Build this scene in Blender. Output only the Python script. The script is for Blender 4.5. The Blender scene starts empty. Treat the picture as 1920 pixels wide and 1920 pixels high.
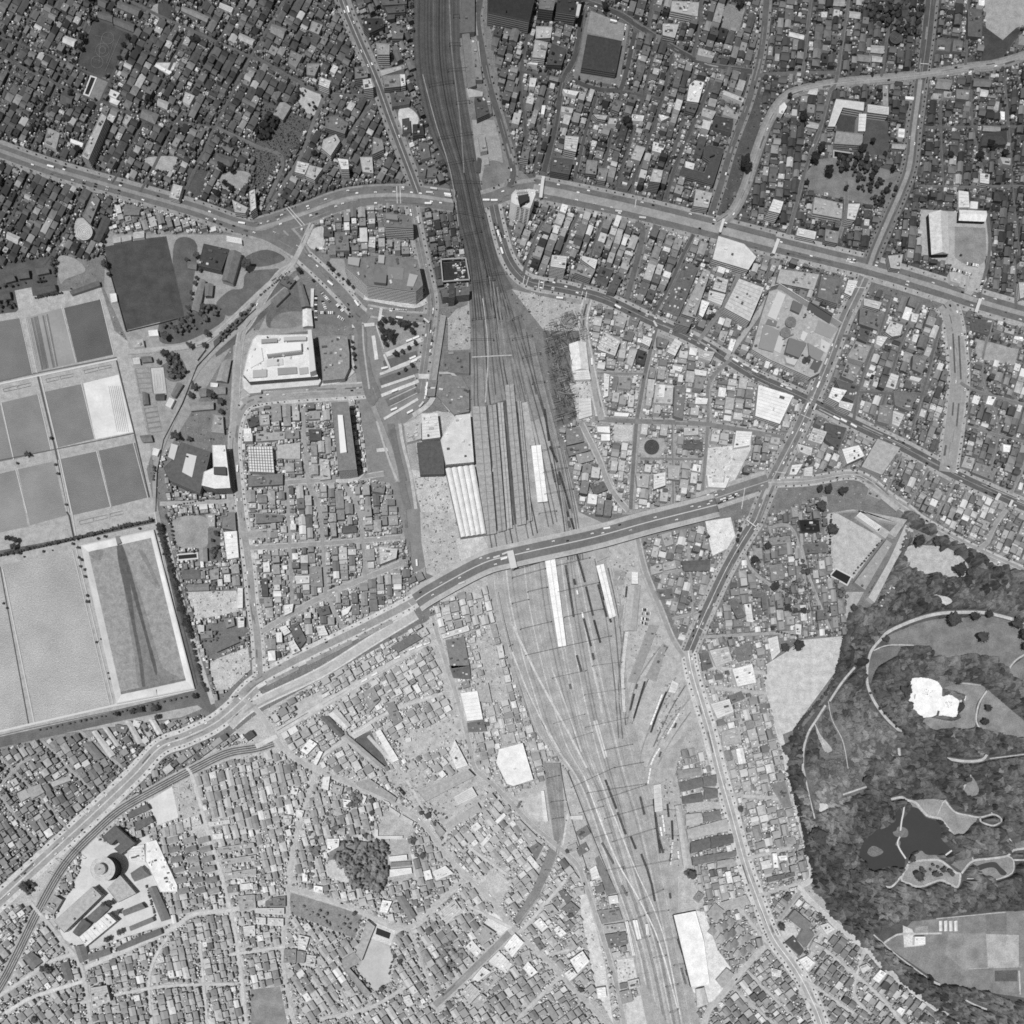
import bpy, math, random
import numpy as np
random.seed(7); np.random.seed(7)
R = random.Random(11)
sc = bpy.context.scene
C = sc.collection
# ---------------------------------------------------------------- camera
# One unit is one map cell (about 0.85 m).  X = map x, Y = -map y, Z up.
NX, NY, CH = 790.0, 1600.0, 1700.0          # the aircraft's ground point and flying height
cam_d = bpy.data.cameras.new('camera'); cam = bpy.data.objects.new('camera', cam_d); C.objects.link(cam)
cam.location = (NX, -NY, CH); cam.rotation_euler = (0, 0, 0)
cam_d.sensor_width = 36; cam_d.lens = 36 * CH / 1920.0
cam_d.shift_x = (960 - NX) / 1920.0; cam_d.shift_y = (NY - 960) / 1920.0
cam_d.clip_start = 10; cam_d.clip_end = 12000
sc.camera = cam
# ---------------------------------------------------------------- sky and sun
SX, SY = 0.31, 0.20                          # ground shadow per unit of height, east and north
elev = math.atan(1 / math.hypot(SX, SY))
az = math.atan2(-SX, -SY)                    # compass direction of the sun, from +Y clockwise
w = bpy.data.worlds.new("World"); sc.world = w; w.use_nodes = True
nt = w.node_tree; nt.nodes.clear()
sky = nt.nodes.new('ShaderNodeTexSky'); sky.sky_type = 'NISHITA'; sky.sun_disc = False
sky.sun_elevation = elev; sky.sun_rotation = az % (2 * math.pi)
bw = nt.nodes.new('ShaderNodeRGBToBW'); bg = nt.nodes.new('ShaderNodeBackground'); wo = nt.nodes.new('ShaderNodeOutputWorld')
bg.inputs['Strength'].default_value = 0.055
nt.links.new(sky.outputs[0], bw.inputs[0]); nt.links.new(bw.outputs[0], bg.inputs['Color']); nt.links.new(bg.outputs[0], wo.inputs['Surface'])
sd = bpy.data.lights.new('sun', 'SUN'); sd.energy = 3.15; sd.angle = math.radians(0.5); sd.color = (1, 1, 1)
sun = bpy.data.objects.new('sun', sd); C.objects.link(sun)
import mathutils
sun.rotation_euler = mathutils.Vector((SX, SY, -1)).to_track_quat('-Z', 'Y').to_euler()
sc.view_settings.view_transform = 'Standard'; sc.view_settings.look = 'None'
sc.view_settings.exposure = 0; sc.view_settings.gamma = 1; sc.view_settings.use_curve_mapping = False
sc.cycles.filter_width = 1.7; sc.cycles.max_bounces = 4; sc.cycles.diffuse_bounces = 2; sc.cycles.use_denoising = False

# ---------------------------------------------------------------- materials
def lin(v):
    v = max(0.0, min(255.0, v)) / 255.0
    return v / 12.92 if v < 0.04045 else ((v + 0.055) / 1.055) ** 2.4
_M = {}
# kind: (large scale, large amount, fine scale, fine amount, roughness, bump)
KIND = {'roof': (.16, .18, .8, .24, .85, 0), 'white': (.07, .13, .6, .16, .8, 0), 'road': (.05, .16, .35, .16, .9, 0),
        'dirt': (.09, .2, .5, .24, .95, 0), 'grass': (.045, .26, .5, .26, .95, 0), 'lot': (.07, .2, .45, .3, .95, 0),
        'water': (.014, .2, .6, .16, .42, .8), 'ripple': (.012, .2, .42, .28, .4, 1.0), 'leaf': (.3, .08, 1.0, .26, .95, 0), 'plain': (.2, .04, 1, .05, .8, 0),
        'pond': (.02, .06, .3, .05, .6, .1), 'ballast': (.05, .2, .5, .26, .95, 0), 'sand': (.02, .16, .25, .07, .9, 0)}
def mat(tone, kind='roof'):
    tone = int(round(tone / 6.0) * 6) if tone is not None else None
    key = (tone, kind)
    if key in _M: return _M[key]
    m = bpy.data.materials.new('%s_%s' % (kind, tone if tone is not None else 'mixed')); m.use_nodes = True
    n = m.node_tree; b = n.nodes['Principled BSDF']; L = n.links
    s1, a1, s2, a2, ro, bu = KIND[kind]
    geo = n.nodes.new('ShaderNodeNewGeometry')
    def noise(s, det):
        t = n.nodes.new('ShaderNodeTexNoise'); t.inputs['Scale'].default_value = s; t.inputs['Detail'].default_value = det
        t.inputs['Roughness'].default_value = .6
        L.new(geo.outputs['Position'], t.inputs['Vector']); return t
    n1 = noise(s1, 4); n2 = noise(s2, 3)
    def mr(src, a):
        r = n.nodes.new('ShaderNodeMapRange'); r.inputs['From Min'].default_value = .3; r.inputs['From Max'].default_value = .7
        r.inputs['To Min'].default_value = 1 - a; r.inputs['To Max'].default_value = 1 + a
        L.new(src, r.inputs['Value']); return r.outputs[0]
    mu = n.nodes.new('ShaderNodeMath'); mu.operation = 'MULTIPLY'
    L.new(mr(n1.outputs[0], a1), mu.inputs[0]); L.new(mr(n2.outputs[0], a2), mu.inputs[1])
    mx = n.nodes.new('ShaderNodeVectorMath'); mx.operation = 'SCALE'
    if tone is None:
        at = n.nodes.new('ShaderNodeAttribute'); at.attribute_name = 'tone'
        L.new(at.outputs['Color'], mx.inputs[0])
    else:
        mx.inputs[0].default_value = (lin(tone),) * 3
    L.new(mu.outputs[0], mx.inputs['Scale'])
    L.new(mx.outputs[0], b.inputs['Base Color'])
    b.inputs['Roughness'].default_value = ro
    b.inputs['Specular IOR Level'].default_value = .6 if kind in ('water', 'ripple') else .15
    if bu:
        bp = n.nodes.new('ShaderNodeBump'); bp.inputs['Strength'].default_value = bu; bp.inputs['Distance'].default_value = .6
        L.new(n2.outputs[0], bp.inputs['Height']); L.new(bp.outputs[0], b.inputs['Normal'])
    _M[key] = m
    return m

# ---------------------------------------------------------------- geometry helpers
def P(spec):
    """'c r|x,y x,y' : sheet column and row, quarter-cell coordinates on that sheet; without a head: map coordinates"""
    if '|' in spec:
        h, s = spec.split('|'); ox, oy = int(h[0]) * 480, int(h[1]) * 480
        return [(ox + float(a.split(',')[0]) / 4, oy + float(a.split(',')[1]) / 4) for a in s.split()]
    return [tuple(float(v) for v in a.split(',')) for a in spec.split()]
def up(pt, h):
    """true plan position of a point seen at map position pt when it stands h above the ground"""
    k = (CH - h) / CH
    return (NX + (pt[0] - NX) * k, NY + (pt[1] - NY) * k)
def area(p):
    return .5 * sum(p[i][0] * p[(i + 1) % len(p)][1] - p[(i + 1) % len(p)][0] * p[i][1] for i in range(len(p)))
def cen(p):
    return (sum(a[0] for a in p) / len(p), sum(a[1] for a in p) / len(p))
def ccw(p):                                   # map points, ordered so that the world polygon (Y = -y) faces up
    return p if area(p) < 0 else p[::-1]
def smooth(pts, n=6, closed=False):
    out = []; N = len(pts)
    rng = range(N if closed else N - 1)
    for i in rng:
        if closed: a, b, c, d = pts[i - 1], pts[i], pts[(i + 1) % N], pts[(i + 2) % N]
        else: a, b, c, d = pts[max(i - 1, 0)], pts[i], pts[i + 1], pts[min(i + 2, N - 1)]
        for k in range(n):
            t = k / n
            out.append(tuple(.5 * (2 * b[j] + (c[j] - a[j]) * t + (2 * a[j] - 5 * b[j] + 4 * c[j] - d[j]) * t * t + (3 * b[j] - a[j] - 3 * c[j] + d[j]) * t ** 3) for j in (0, 1)))
    if not closed: out.append(pts[-1])
    return out
def offset(pts, d):
    out = []
    for i in range(len(pts)):
        a = pts[max(i - 1, 0)]; b = pts[min(i + 1, len(pts) - 1)]
        dx, dy = b[0] - a[0], b[1] - a[1]; l = math.hypot(dx, dy) or 1
        out.append((pts[i][0] - dy / l * d, pts[i][1] + dx / l * d))
    return out
def inset(p, d):
    """shrink polygon by d"""
    out = []; N = len(p); s = 1 if area(p) > 0 else -1
    for i in range(N):
        a, b, c = p[i - 1], p[i], p[(i + 1) % N]
        u = (b[0] - a[0], b[1] - a[1]); v = (c[0] - b[0], c[1] - b[1])
        lu = math.hypot(*u) or 1; lv = math.hypot(*v) or 1
        n1 = (-u[1] / lu * s, u[0] / lu * s); n2 = (-v[1] / lv * s, v[0] / lv * s)
        k = 1 + n1[0] * n2[0] + n1[1] * n2[1]; k = max(k, .35)
        out.append((b[0] + (n1[0] + n2[0]) / k * d, b[1] + (n1[1] + n2[1]) / k * d))
    return out
def inside(x, y, p):
    r = False; j = len(p) - 1
    for i in range(len(p)):
        if (p[i][1] > y) != (p[j][1] > y) and x < (p[j][0] - p[i][0]) * (y - p[i][1]) / (p[j][1] - p[i][1]) + p[i][0]: r = not r
        j = i
    return r
class MB:
    def __init__(s): s.v = []; s.f = []; s.t = []
    def face(s, pts, tone=None):
        b = len(s.v); s.v += pts; s.f.append(list(range(b, b + len(pts)))); s.t.append(tone)
    def poly(s, p, z, tone=None):
        s.face([(x, -y, z) for x, y in ccw(p)], tone)
    def prism(s, p, z0, z1, tone=None, top=True):
        p = ccw(p); N = len(p)
        for i in range(N):
            a, b = p[i], p[(i + 1) % N]
            s.face([(a[0], -a[1], z0), (b[0], -b[1], z0), (b[0], -b[1], z1), (a[0], -a[1], z1)], tone)
        if top: s.face([(x, -y, z1) for x, y in p], tone)
    def ribbon(s, pts, w, z, tone=None, o=0):
        A = offset(pts, o - w / 2); B = offset(pts, o + w / 2)
        for i in range(len(pts) - 1):
            s.face([(A[i][0], -A[i][1], z), (B[i][0], -B[i][1], z), (B[i + 1][0], -B[i + 1][1], z), (A[i + 1][0], -A[i + 1][1], z)], tone)
    def beam(s, a, b, r, z0, z1=None, tone=None):
        z1 = z0 if z1 is None else z1
        dx, dy = b[0] - a[0], b[1] - a[1]; l = math.hypot(dx, dy) or 1; nx, ny = -dy / l * r, dx / l * r
        q = [(a[0] + nx, a[1] + ny, z0), (b[0] + nx, b[1] + ny, z1), (b[0] - nx, b[1] - ny, z1), (a[0] - nx, a[1] - ny, z0)]
        for dz in (-r, r):
            s.face([(x, -y, z + dz) for x, y, z in (q if dz > 0 else q[::-1])], tone)
        for i in range(4):
            c, d = q[i], q[(i + 1) % 4]
            s.face([(c[0], -c[1], c[2] - r), (d[0], -d[1], d[2] - r), (d[0], -d[1], d[2] + r), (c[0], -c[1], c[2] + r)], tone)
    def mesh(s, name, m):
        me = bpy.data.meshes.new(name)
        me.from_pydata(s.v, [], s.f)
        for mm in (m if isinstance(m, list) else [m]): me.materials.append(mm)
        if s.t and s.t[0] is not None:
            ca = me.attributes.new('tone', 'FLOAT_COLOR', 'FACE')
            arr = np.ones((len(s.f), 4), dtype=np.float32)
            arr[:, :3] = np.array([lin(t if t is not None else 120) for t in s.t], dtype=np.float32)[:, None]
            ca.data.foreach_set('color', arr.ravel())
        me.update(); return me
    def build(s, name, m, parent=None, base=None):
        if base is not None: s.v = [(x - base[0], y - base[1], z - base[2]) for x, y, z in s.v]
        o = bpy.data.objects.new(name, s.mesh(name, m)); C.objects.link(o)
        if parent is not None: o.parent = parent
        elif base is not None: o.location = base
        return o
def empty(name, x, y, z=0):
    o = bpy.data.objects.new(name, None); C.objects.link(o); o.location = (x, -y, z); o.empty_display_size = 1
    return o
REG = []                                       # things whose label is composed at the end: (object, words, noun, map x, map y)
def tag(o, label=None, cat=None, group=None, kind=None):
    if label: o['label'] = label
    if cat: o['category'] = cat
    if group: o['group'] = group
    if kind: o['kind'] = kind
    return o
def auto(o, desc, x, y, cat, group=None):
    REG.append((o, desc, x, y)); return tag(o, None, cat, group)

# ---------------------------------------------------------------- occupancy of the map
MO, MS = 60, 2040
occ = np.zeros((MS, MS), dtype=np.uint8)       # 1 = taken
YY, XX = np.mgrid[0:MS, 0:MS]
def block(p, val=1, grid=None):
    g = occ if grid is None else grid
    xs = [a[0] + MO for a in p]; ys = [a[1] + MO for a in p]
    x0, x1 = max(int(min(xs)) - 1, 0), min(int(max(xs)) + 2, MS); y0, y1 = max(int(min(ys)) - 1, 0), min(int(max(ys)) + 2, MS)
    if x0 >= x1 or y0 >= y1: return
    X = XX[y0:y1, x0:x1]; Y = YY[y0:y1, x0:x1]; m = np.zeros(X.shape, bool); j = len(p) - 1
    for i in range(len(p)):
        if ys[i] != ys[j]:
            c = ((ys[i] > Y) != (ys[j] > Y)) & (X < (xs[j] - xs[i]) * (Y - ys[i]) / (ys[j] - ys[i]) + xs[i]); m ^= c
        j = i
    g[y0:y1, x0:x1][m] = val
def block_line(pts, w, grid=None):
    A = offset(pts, -w / 2); B = offset(pts, w / 2)
    for i in range(len(pts) - 1): block([A[i], B[i], B[i + 1], A[i + 1]], 1, grid)
    for q in pts[::2]: block([(q[0] + w / 2 * math.cos(k * .7854), q[1] + w / 2 * math.sin(k * .7854)) for k in range(8)], 1, grid)
def taken(x, y, grid=None):
    g = occ if grid is None else grid
    i, j = int(y + MO), int(x + MO)
    return not (0 <= i < MS and 0 <= j < MS) or g[i, j]

# ---------------------------------------------------------------- ground sheets
_z = {}
def nz(b=0.02):
    _z[b] = _z.get(b, b) + 0.002; return _z[b]                   # every sheet of a layer lies 2 mm above the one before
def sheet(name, spec, tone, kind='dirt', blk=False, sm=False, z=None):
    p = P(spec) if isinstance(spec, str) else spec
    if sm: p = smooth(p, 5, True)
    m = MB(); m.poly(p, z if z is not None else nz()); o = m.build(name, mat(tone, kind)); o['kind'] = 'structure'
    if blk: block(p)
    return o
g = MB(); g.poly([(-3500, -3500), (5500, -3500), (5500, 5500), (-3500, 5500)], 0); tag(g.build('ground', mat(118, 'lot')), kind='structure')
# ================================================================ SETTING
# ground tones of the districts, light falloff (dark north, bright south) painted in
for t, s in [
    (84, '-60,-60 640,-60 770,340 620,372 480,415 360,385 -60,262'), (82, '-60,300 215,365 200,460 -60,520'),
    (100, '640,-60 780,-60 780,150 850,370 770,350 700,150'), (98, '905,-60 1440,-60 1335,405 1000,340 955,300'),
    (86, '1440,-60 1980,-60 1980,580 1640,492 1340,420'), (106, '935,400 1620,510 1520,745 1150,560 975,520'),
    (152, '1060,545 1500,745 1430,900 1180,965 1090,960'), (112, '1620,520 1980,610 1980,955 1540,765'),
    (128, '1440,790 1520,765 1980,985 1980,1090 1700,950 1600,880 1440,890'), (154, '440,600 780,750 800,1120 480,1270 430,800'),
    (182, '480,1340 800,1165 880,1100 940,1180 1060,1440 1200,1760 1230,1960 -60,1960 -60,1700 380,1420'),
    (138, '-60,1400 400,1340 -60,1690'), (140, '1195,1005 1390,975 1290,1225'), (122, '1400,975 1540,930 1585,1195 1300,1205'),
    (170, '1290,1225 1430,1235 1520,1660 1800,1960 1290,1960 1290,1700 1262,1440'), (176, '780,775 900,770 1060,1440 1230,1960 1100,1960 880,1440')]:
    sheet('ground', s, t, 'lot')

# open plots: (name, outline, tone, kind, keep free of houses, rounded)
SH = [
 ('sports_ground', '00|700,160 770,145 990,260 870,560 700,560 580,470', 78, 'grass', 1, 0),
 ('pool_yard', '00|690,565 825,590 750,760 630,715', 125, 'dirt', 1, 0),
 ('yard', '00|1150,40 1260,30 1300,90 1220,150 1130,120', 150, 'lot', 1, 1), ('grass', '00|1200,0 1380,0 1350,140 1280,230 1200,160', 80, 'grass', 0, 1),
 ('yard', '00|1170,470 1320,470 1290,560 1150,510', 190, 'dirt', 1, 0), ('yard', '00|1110,1180 1330,1180 1260,1290 1100,1230', 160, 'dirt', 1, 1),
 ('grass', '00|1410,1260 1560,1290 1500,1480 1400,1440', 82, 'lot', 1, 0), ('yard', '00|1650,1320 1780,1280 1880,1310 1830,1400 1740,1440 1660,1400', 150, 'dirt', 1, 1),
 ('yard', '00|570,1650 640,1640 700,1700 700,1780 620,1810 560,1770', 165, 'dirt', 1, 1), ('yard', '00|820,1640 1400,1740 1420,1660 1480,1700 1480,1920 1240,1920 1240,1770 780,1850', 140, 'dirt', 0, 0),
 ('yard', '10|330,660 450,680 510,740 500,790 420,870 350,810 320,760', 175, 'dirt', 1, 1),
 ('cemetery', '10|60,760 420,920 220,1190 0,1080', 92, 'lot', 1, 0), ('cemetery', '10|0,1100 190,1180 60,1400 0,1420', 92, 'lot', 1, 0),
 ('yard', '10|1070,830 1150,810 1220,890 1170,1000 1090,1000', 190, 'dirt', 1, 1),
 ('yard', '10|1620,900 1810,900 1860,1280 1900,1360 1690,1440 1640,1100', 150, 'dirt', 1, 0), ('yard', '10|1730,1220 1860,1230 1890,1360 1700,1440', 118, 'grass', 1, 1),
 ('yard', '10|400,1740 500,1700 510,1840 430,1870 380,1820', 180, 'dirt', 1, 1),
 ('forecourt', '20|570,90 880,190 800,640 450,590', 122, 'dirt', 1, 0), ('forecourt', '20|590,80 870,190 830,310 560,240', 140, 'dirt', 1, 0),
 ('yard', '20|1590,20 1750,60 1700,240 1570,230', 130, 'lot', 1, 0),
 ('schoolyard', '30|540,860 670,880 655,990 505,970', 72, 'grass', 1, 0), ('schoolyard', '30|730,900 890,910 905,1170 790,1180 700,1140', 84, 'grass', 1, 0),
 ('field', '30|1640,-200 2100,-200 2100,160 1920,200 1860,210 1760,300 1640,220', 158, 'dirt', 1, 1), ('grass', '30|1610,190 1760,300 1860,210 1900,230 1760,420 1600,480', 74, 'grass', 1, 0),
 ('yard', '30|1130,1570 1640,1600 1680,1920 1150,1920', 168, 'dirt', 1, 0), ('grass', '30|1400,1700 1630,1710 1640,1920 1400,1920', 136, 'grass', 1, 0),
 ('yard', '31|1160,0 1620,0 1640,180 1560,330 1440,200 1340,60', 165, 'dirt', 1, 0), ('grass', '31|1400,-10 1620,-10 1600,60 1480,60', 136, 'grass', 1, 1),
 ('park', '30|360,1200 480,1180 700,1220 1000,1300 960,1480 880,1560 300,1440 270,1320', 118, 'grass', 1, 0),
 ('yard', '31|1550,620 1880,700 1850,820 1560,770', 158, 'dirt', 1, 0),
 # waterworks
 ('waterworks_ground', '-60,560 190,540 215,620 240,640 300,640 330,700 300,800 275,880 292,960 300,1000 400,1320 340,1345 -60,1400', 166, 'dirt', 1, 0),
 ('waterworks_yard', '200,440 480,440 540,480 560,500 480,580 440,640 330,820 290,880 240,640 195,540', 150, 'dirt', 1, 0),
 ('grass', '330,450 370,460 360,560 385,600 345,620 325,520', 96, 'grass', 1, 1), ('grass', '462,512 505,505 520,512 440,590 405,572 430,545 455,540', 100, 'grass', 1, 1), ('grass', '460,482 500,468 535,485 500,499 470,498', 98, 'grass', 1, 1),
 ('grass', '535,515 560,525 450,640 405,670 400,640', 96, 'grass', 1, 0), ('grass', '310,590 400,570 420,600 350,640 300,640', 96, 'grass', 1, 1),
 ('grass', '01|-40,100 380,0 440,50 430,180 420,300 240,300 120,420 -40,440', 90, 'grass', 1, 0),
 ('yard', '01|110,260 235,235 260,370 140,400', 176, 'dirt', 1, 0), ('yard', '01|430,10 560,20 640,110 500,170 450,200', 150, 'dirt', 1, 1),
 ('sports_field', '195,463 275,447 312,443 346,592 235,620 214,540', 76, 'grass', 1, 0),
 ('basin_floor', '01|0,490 150,465 245,880 -60,955 -60,505', 116, 'water', 1, 0), ('basin_floor', '01|200,460 465,390 570,800 285,870', 148, 'sand', 1, 0),
 ('basin_floor', '01|480,390 755,325 850,740 580,800', 92, 'water', 1, 0), ('basin_floor', '01|10,1100 290,1035 385,1455 105,1525', 124, 'water', 1, 0),
 ('basin_floor', '01|-80,1130 0,1112 97,1525 -80,1560', 124, 'water', 1, 0), ('basin_floor', '01|330,1020 610,960 710,1370 425,1440', 118, 'water', 1, 0),
 ('basin_floor', '01|625,955 890,890 1000,1320 715,1375', 214, 'sand', 1, 0), ('basin_floor', '01|-80,1650 120,1605 210,2030 -80,2090', 130, 'water', 1, 0),
 ('basin_floor', '01|135,1600 405,1540 500,1945 225,2020', 130, 'water', 1, 0), ('basin_floor', '01|445,1525 725,1465 828,1880 540,1945', 112, 'water', 1, 0),
 ('basin_floor', '01|740,1460 1015,1400 1113,1810 838,1880', 110, 'water', 1, 0),
 ('basin_floor', '02|20,400 550,285 820,1440 270,1570', 158, 'ripple', 1, 0), ('basin_floor', '02|-120,500 -5,460 210,1590 -120,1660', 158, 'ripple', 1, 0),
 ('grass', '02|-60,1700 830,1500 1480,1330 1500,1380 1640,1560 1560,1500 1480,1450 1180,1510 800,1590 -60,1780', 108, 'grass', 1, 0),
 ('grass', '02|-60,300 540,190 1160,50 1170,80 560,215 -60,350', 100, 'grass', 1, 0),
 ('grass', '02|1180,90 1240,100 1480,1000 1560,1320 1640,1520 1600,1550 1460,1310 1340,820', 104, 'grass', 1, 0),
 ('grass', '01|1200,850 1260,790 1340,750 1400,850 1380,920 1280,940', 110, 'grass', 1, 1),
 ('tennis_court', '01|1130,840 1225,835 1250,1030 1150,1035', 186, 'sand', 1, 0),
 ('field', '02|1300,60 1540,40 1560,230 1500,270 1330,250', 150, 'grass', 1, 1), ('grass', '02|1560,120 1650,130 1660,360 1560,370', 105, 'lot', 1, 0),
 ('lot', '02|1400,600 1770,590 1820,740 1470,810 1410,640', 188, 'lot', 1, 0), ('lot', '02|1580,1120 1860,1010 1880,1180 1720,1330 1620,1340 1570,1180', 186, 'lot', 1, 0),
 ('grass', '02|1480,870 1840,790 1860,900 1600,1110 1540,1060', 112, 'lot', 1, 0),
 # west plaza and station square
 ('car_park', '11|430,240 480,230 690,420 700,520 440,510', 112, 'road', 1, 0),
 ('yard', '11|20,560 200,200 420,400 420,560 60,600', 150, 'dirt', 1, 0), ('grass', '11|180,170 300,180 400,380 330,420 220,460 100,540 80,430', 104, 'lot', 1, 1), ('yard', '11|160,440 340,420 340,520 120,540', 128, 'grass', 1, 1),
 ('pavement', '11|640,20 560,20 540,60 700,240 830,340 1180,380 1290,350 1260,230', 152, 'road', 1, 0),
 ('plaza', '11|730,520 950,390 1230,430 1290,470 1360,560 1350,760 1290,1060 1200,1180 1110,1260 1150,1600 1230,1900 1290,2320 1180,2380 1080,1960 1000,1700 860,1680 820,1500 780,1200 760,1000 740,760', 134, 'road', 1, 0),
 ('plaza_garden', '11|900,520 960,470 1080,470 1240,520 1280,570 1240,620 980,740 930,640', 146, 'dirt', 1, 1),
 ('lot', '11|1440,470 1500,400 1600,360 1610,700 1440,710', 160, 'lot', 1, 0), ('lot', '11|1100,1260 1360,1160 1500,1200 1640,1560 1420,1570 1420,1640 1230,1640 1200,1400', 182, 'lot', 1, 0),
 ('lot', '11|1160,1600 1420,1640 1480,1920 1240,1920', 184, 'lot', 1, 0), ('lot', '12|1230,0 1480,0 1540,190 1560,280 1380,500 1280,460 1240,220', 172, 'lot', 1, 0),
 ('lot', '11|1370,1060 1500,1180 1600,1180 1600,1000 1560,940', 180, 'lot', 0, 0),
 ('lot', '12|1500,200 1700,180 1740,260 1640,320 1540,400', 195, 'lot', 1, 0),
 ('building_site', '21|230,570 400,420 530,440 560,640 480,1230 340,1280', 108, 'lot', 1, 0), ('lot', '21|0,250 180,290 540,370 540,560 240,560 130,420', 168, 'lot', 1, 0),
 ('lot', '21|430,950 590,940 600,1220 500,1240', 188, 'lot', 1, 0), ('lot', '21|1460,1440 1680,1420 1790,1310 1790,1450 1640,1740 1470,1750 1440,1640', 196, 'dirt', 1, 0),
 ('baseball_court', '21|965,1380 1120,1370 1150,1420 1110,1510 990,1510 940,1470', 160, 'dirt', 1, 0),
 ('lot', '21|660,1430 800,1440 880,1700 830,1850 770,1760', 172, 'lot', 0, 0), ('lot', '21|760,1250 920,1250 920,1390 760,1390', 186, 'lot', 1, 0),
 # south
 ('lot', '22|1450,70 1640,40 1690,240 1500,330', 214, 'dirt', 1, 0), ('schoolyard', '32|430,20 500,0 860,200 640,500 480,420 440,200', 178, 'dirt', 1, 0),
 ('field', '32|250,960 580,930 560,1050 540,1150 400,1340 180,1640 80,1680 0,1400 -10,1140 120,1060', 190, 'dirt', 1, 0),
 ('lot', '32|560,600 720,600 640,740 740,810 860,720 800,840 580,860', 165, 'dirt', 1, 0),
 ('yard', '03|1110,250 1290,140 1340,370 1180,430', 208, 'sand', 1, 0), ('lot', '03|1290,120 1430,60 1510,360 1360,380', 172, 'lot', 1, 0),
 ('office_forecourt', '03|640,460 780,560 900,600 980,560 1120,500 1200,930 1300,1160 960,1260 640,1370 470,1280 420,1120 590,800', 206, 'sand', 1, 0),
 ('yard', '12|740,1700 860,1640 990,1900 940,1920', 104, 'grass', 1, 0), ('lot', '12|300,1430 480,1350 500,1420 310,1570', 180, 'dirt', 1, 0),
 ('lot', '12|1060,1700 1520,1520 1560,1700 1120,1860', 178, 'dirt', 1, 0), ('lot', '12|1640,960 1750,900 1900,1400 1760,1420', 176, 'lot', 1, 0),
 ('yard', '12|1350,560 1560,540 1480,640 1400,740', 185, 'lot', 0, 0),
 ('lot', '13|960,330 1150,340 1200,460 1130,520 900,500', 174, 'lot', 1, 0), ('park', '13|-40,1660 180,1640 240,1940 -40,1940', 140, 'grass', 1, 0),
 ('schoolyard', '13|870,1280 1000,1340 1030,1440 1000,1600 900,1670 760,1520 820,1400', 186, 'sand', 1, 0), ('yard', '13|820,1130 1050,1220 1010,1330 860,1280', 205, 'dirt', 1, 0),
 ('grass', '13|250,930 800,1100 740,1280 640,1240 260,1090', 136, 'lot', 1, 0), ('grass', '13|560,600 700,540 990,560 990,860 930,930 760,890 560,820 520,760', 130, 'grass', 1, 0), ('yard', '13|540,700 620,700 690,800 680,860 530,800', 190, 'dirt', 1, 1),
 ('yard', '13|1000,540 1140,540 1190,820 1000,860', 165, 'dirt', 1, 0), ('yard', '13|960,30 1250,30 1300,240 1200,280 1020,130', 175, 'dirt', 1, 0),
 ('yard', '13|1260,120 1620,20 1720,240 1660,340 1420,470 1300,260', 172, 'dirt', 1, 0),
 ('lot', '13|1660,860 1780,760 1900,860 1830,1010', 186, 'lot', 1, 0), ('lot', '13|1380,1060 1500,980 1540,1080 1420,1160', 186, 'dirt', 1, 0), ('lot', '13|1700,1170 1780,1080 1920,1180 1840,1260', 215, 'dirt', 1, 0),
 ('grass', '13|1320,1400 1400,1330 1540,1370 1600,1440 1470,1560 1340,1480', 128, 'grass', 0, 1),
 ('lot', '23|40,230 220,180 270,400 160,400', 186, 'dirt', 1, 0), ('lot', '23|500,860 560,900 700,1500 760,1920 640,1700 590,1480 520,1100', 202, 'dirt', 1, 0),
 ('lot', '23|780,1440 920,1420 945,1580 800,1620', 206, 'lot', 1, 0), ('lot', '23|860,1740 970,1700 1030,1940 840,1940', 196, 'dirt', 1, 0),
 ('lot', '23|1180,780 1290,740 1360,860 1440,1000 1390,1060 1200,1100', 178, 'lot', 1, 0), ('lot', '23|1380,1070 1440,1080 1540,1360 1640,1500 1560,1720 1480,1760 1360,1680 1300,1500', 214, 'dirt', 1, 0),
 ('lot', '23|1310,270 1440,250 1580,260 1580,300 1300,330', 180, 'lot', 1, 0),
 ('lot', '33|90,1150 190,1160 270,1340 110,1280', 195, 'dirt', 1, 0), ('lot', '33|220,1430 300,1400 360,1460 300,1530', 200, 'dirt', 1, 0), ('lot', '33|360,1180 500,1160 520,1220 430,1290', 180, 'lot', 1, 0),
]
for nm, s, t, k, b, sm in SH: sheet(nm, s, t, k, b, sm)

# ---- railway land
sheet('railway_land', '777,-60 774,75 780,150 805,250 835,312 855,412 872,480 882,655 885,780 905,960 918,1040 915,1095 942,1210 962,1272 1000,1370 1065,1440 1085,1500 1115,1590 1150,1680 1180,1760 1192,1820 1225,1980 1330,1980 1305,1900 1290,1800 1272,1700 1270,1600 1285,1540 1262,1440 1300,1340 1277,1230 1240,1150 1225,1110 1195,1010 1085,960 1060,855 1042,792 1010,680 985,620 960,562 950,520 932,480 920,425 902,350 885,250 877,200 862,100 862,-60', 160, 'ballast', True)
for s_, t_ in [('882,640 884,780 940,800 1000,790 1042,770 1030,730 1012,685', 138), ('882,560 882,680 930,700 960,672 1012,690 985,620 955,550', 126), ('876,500 882,610 905,632 935,606 960,628 984,615 950,520 940,500', 112),
               ('870,470 880,545 915,560 962,540 950,520 932,480', 98), ('777,-60 774,75 780,150 805,250 835,312 855,412 876,500 890,512 905,488 925,505 938,498 932,480 920,425 902,350 885,250 877,200 862,100 862,-60', 82)]:
    sheet('railway_land', s_, t_, 'ballast')
sheet('railway_land', '888,768 948,750 978,754 994,974 930,996 908,1000', 92, 'ballast')
sheet('goods_yard', '22|730,260 920,200 960,440 1080,760 1280,1090 1400,1480 1260,1700 1060,1900 980,1920 860,1300 850,900 780,780 700,420', 172, 'dirt')
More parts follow.
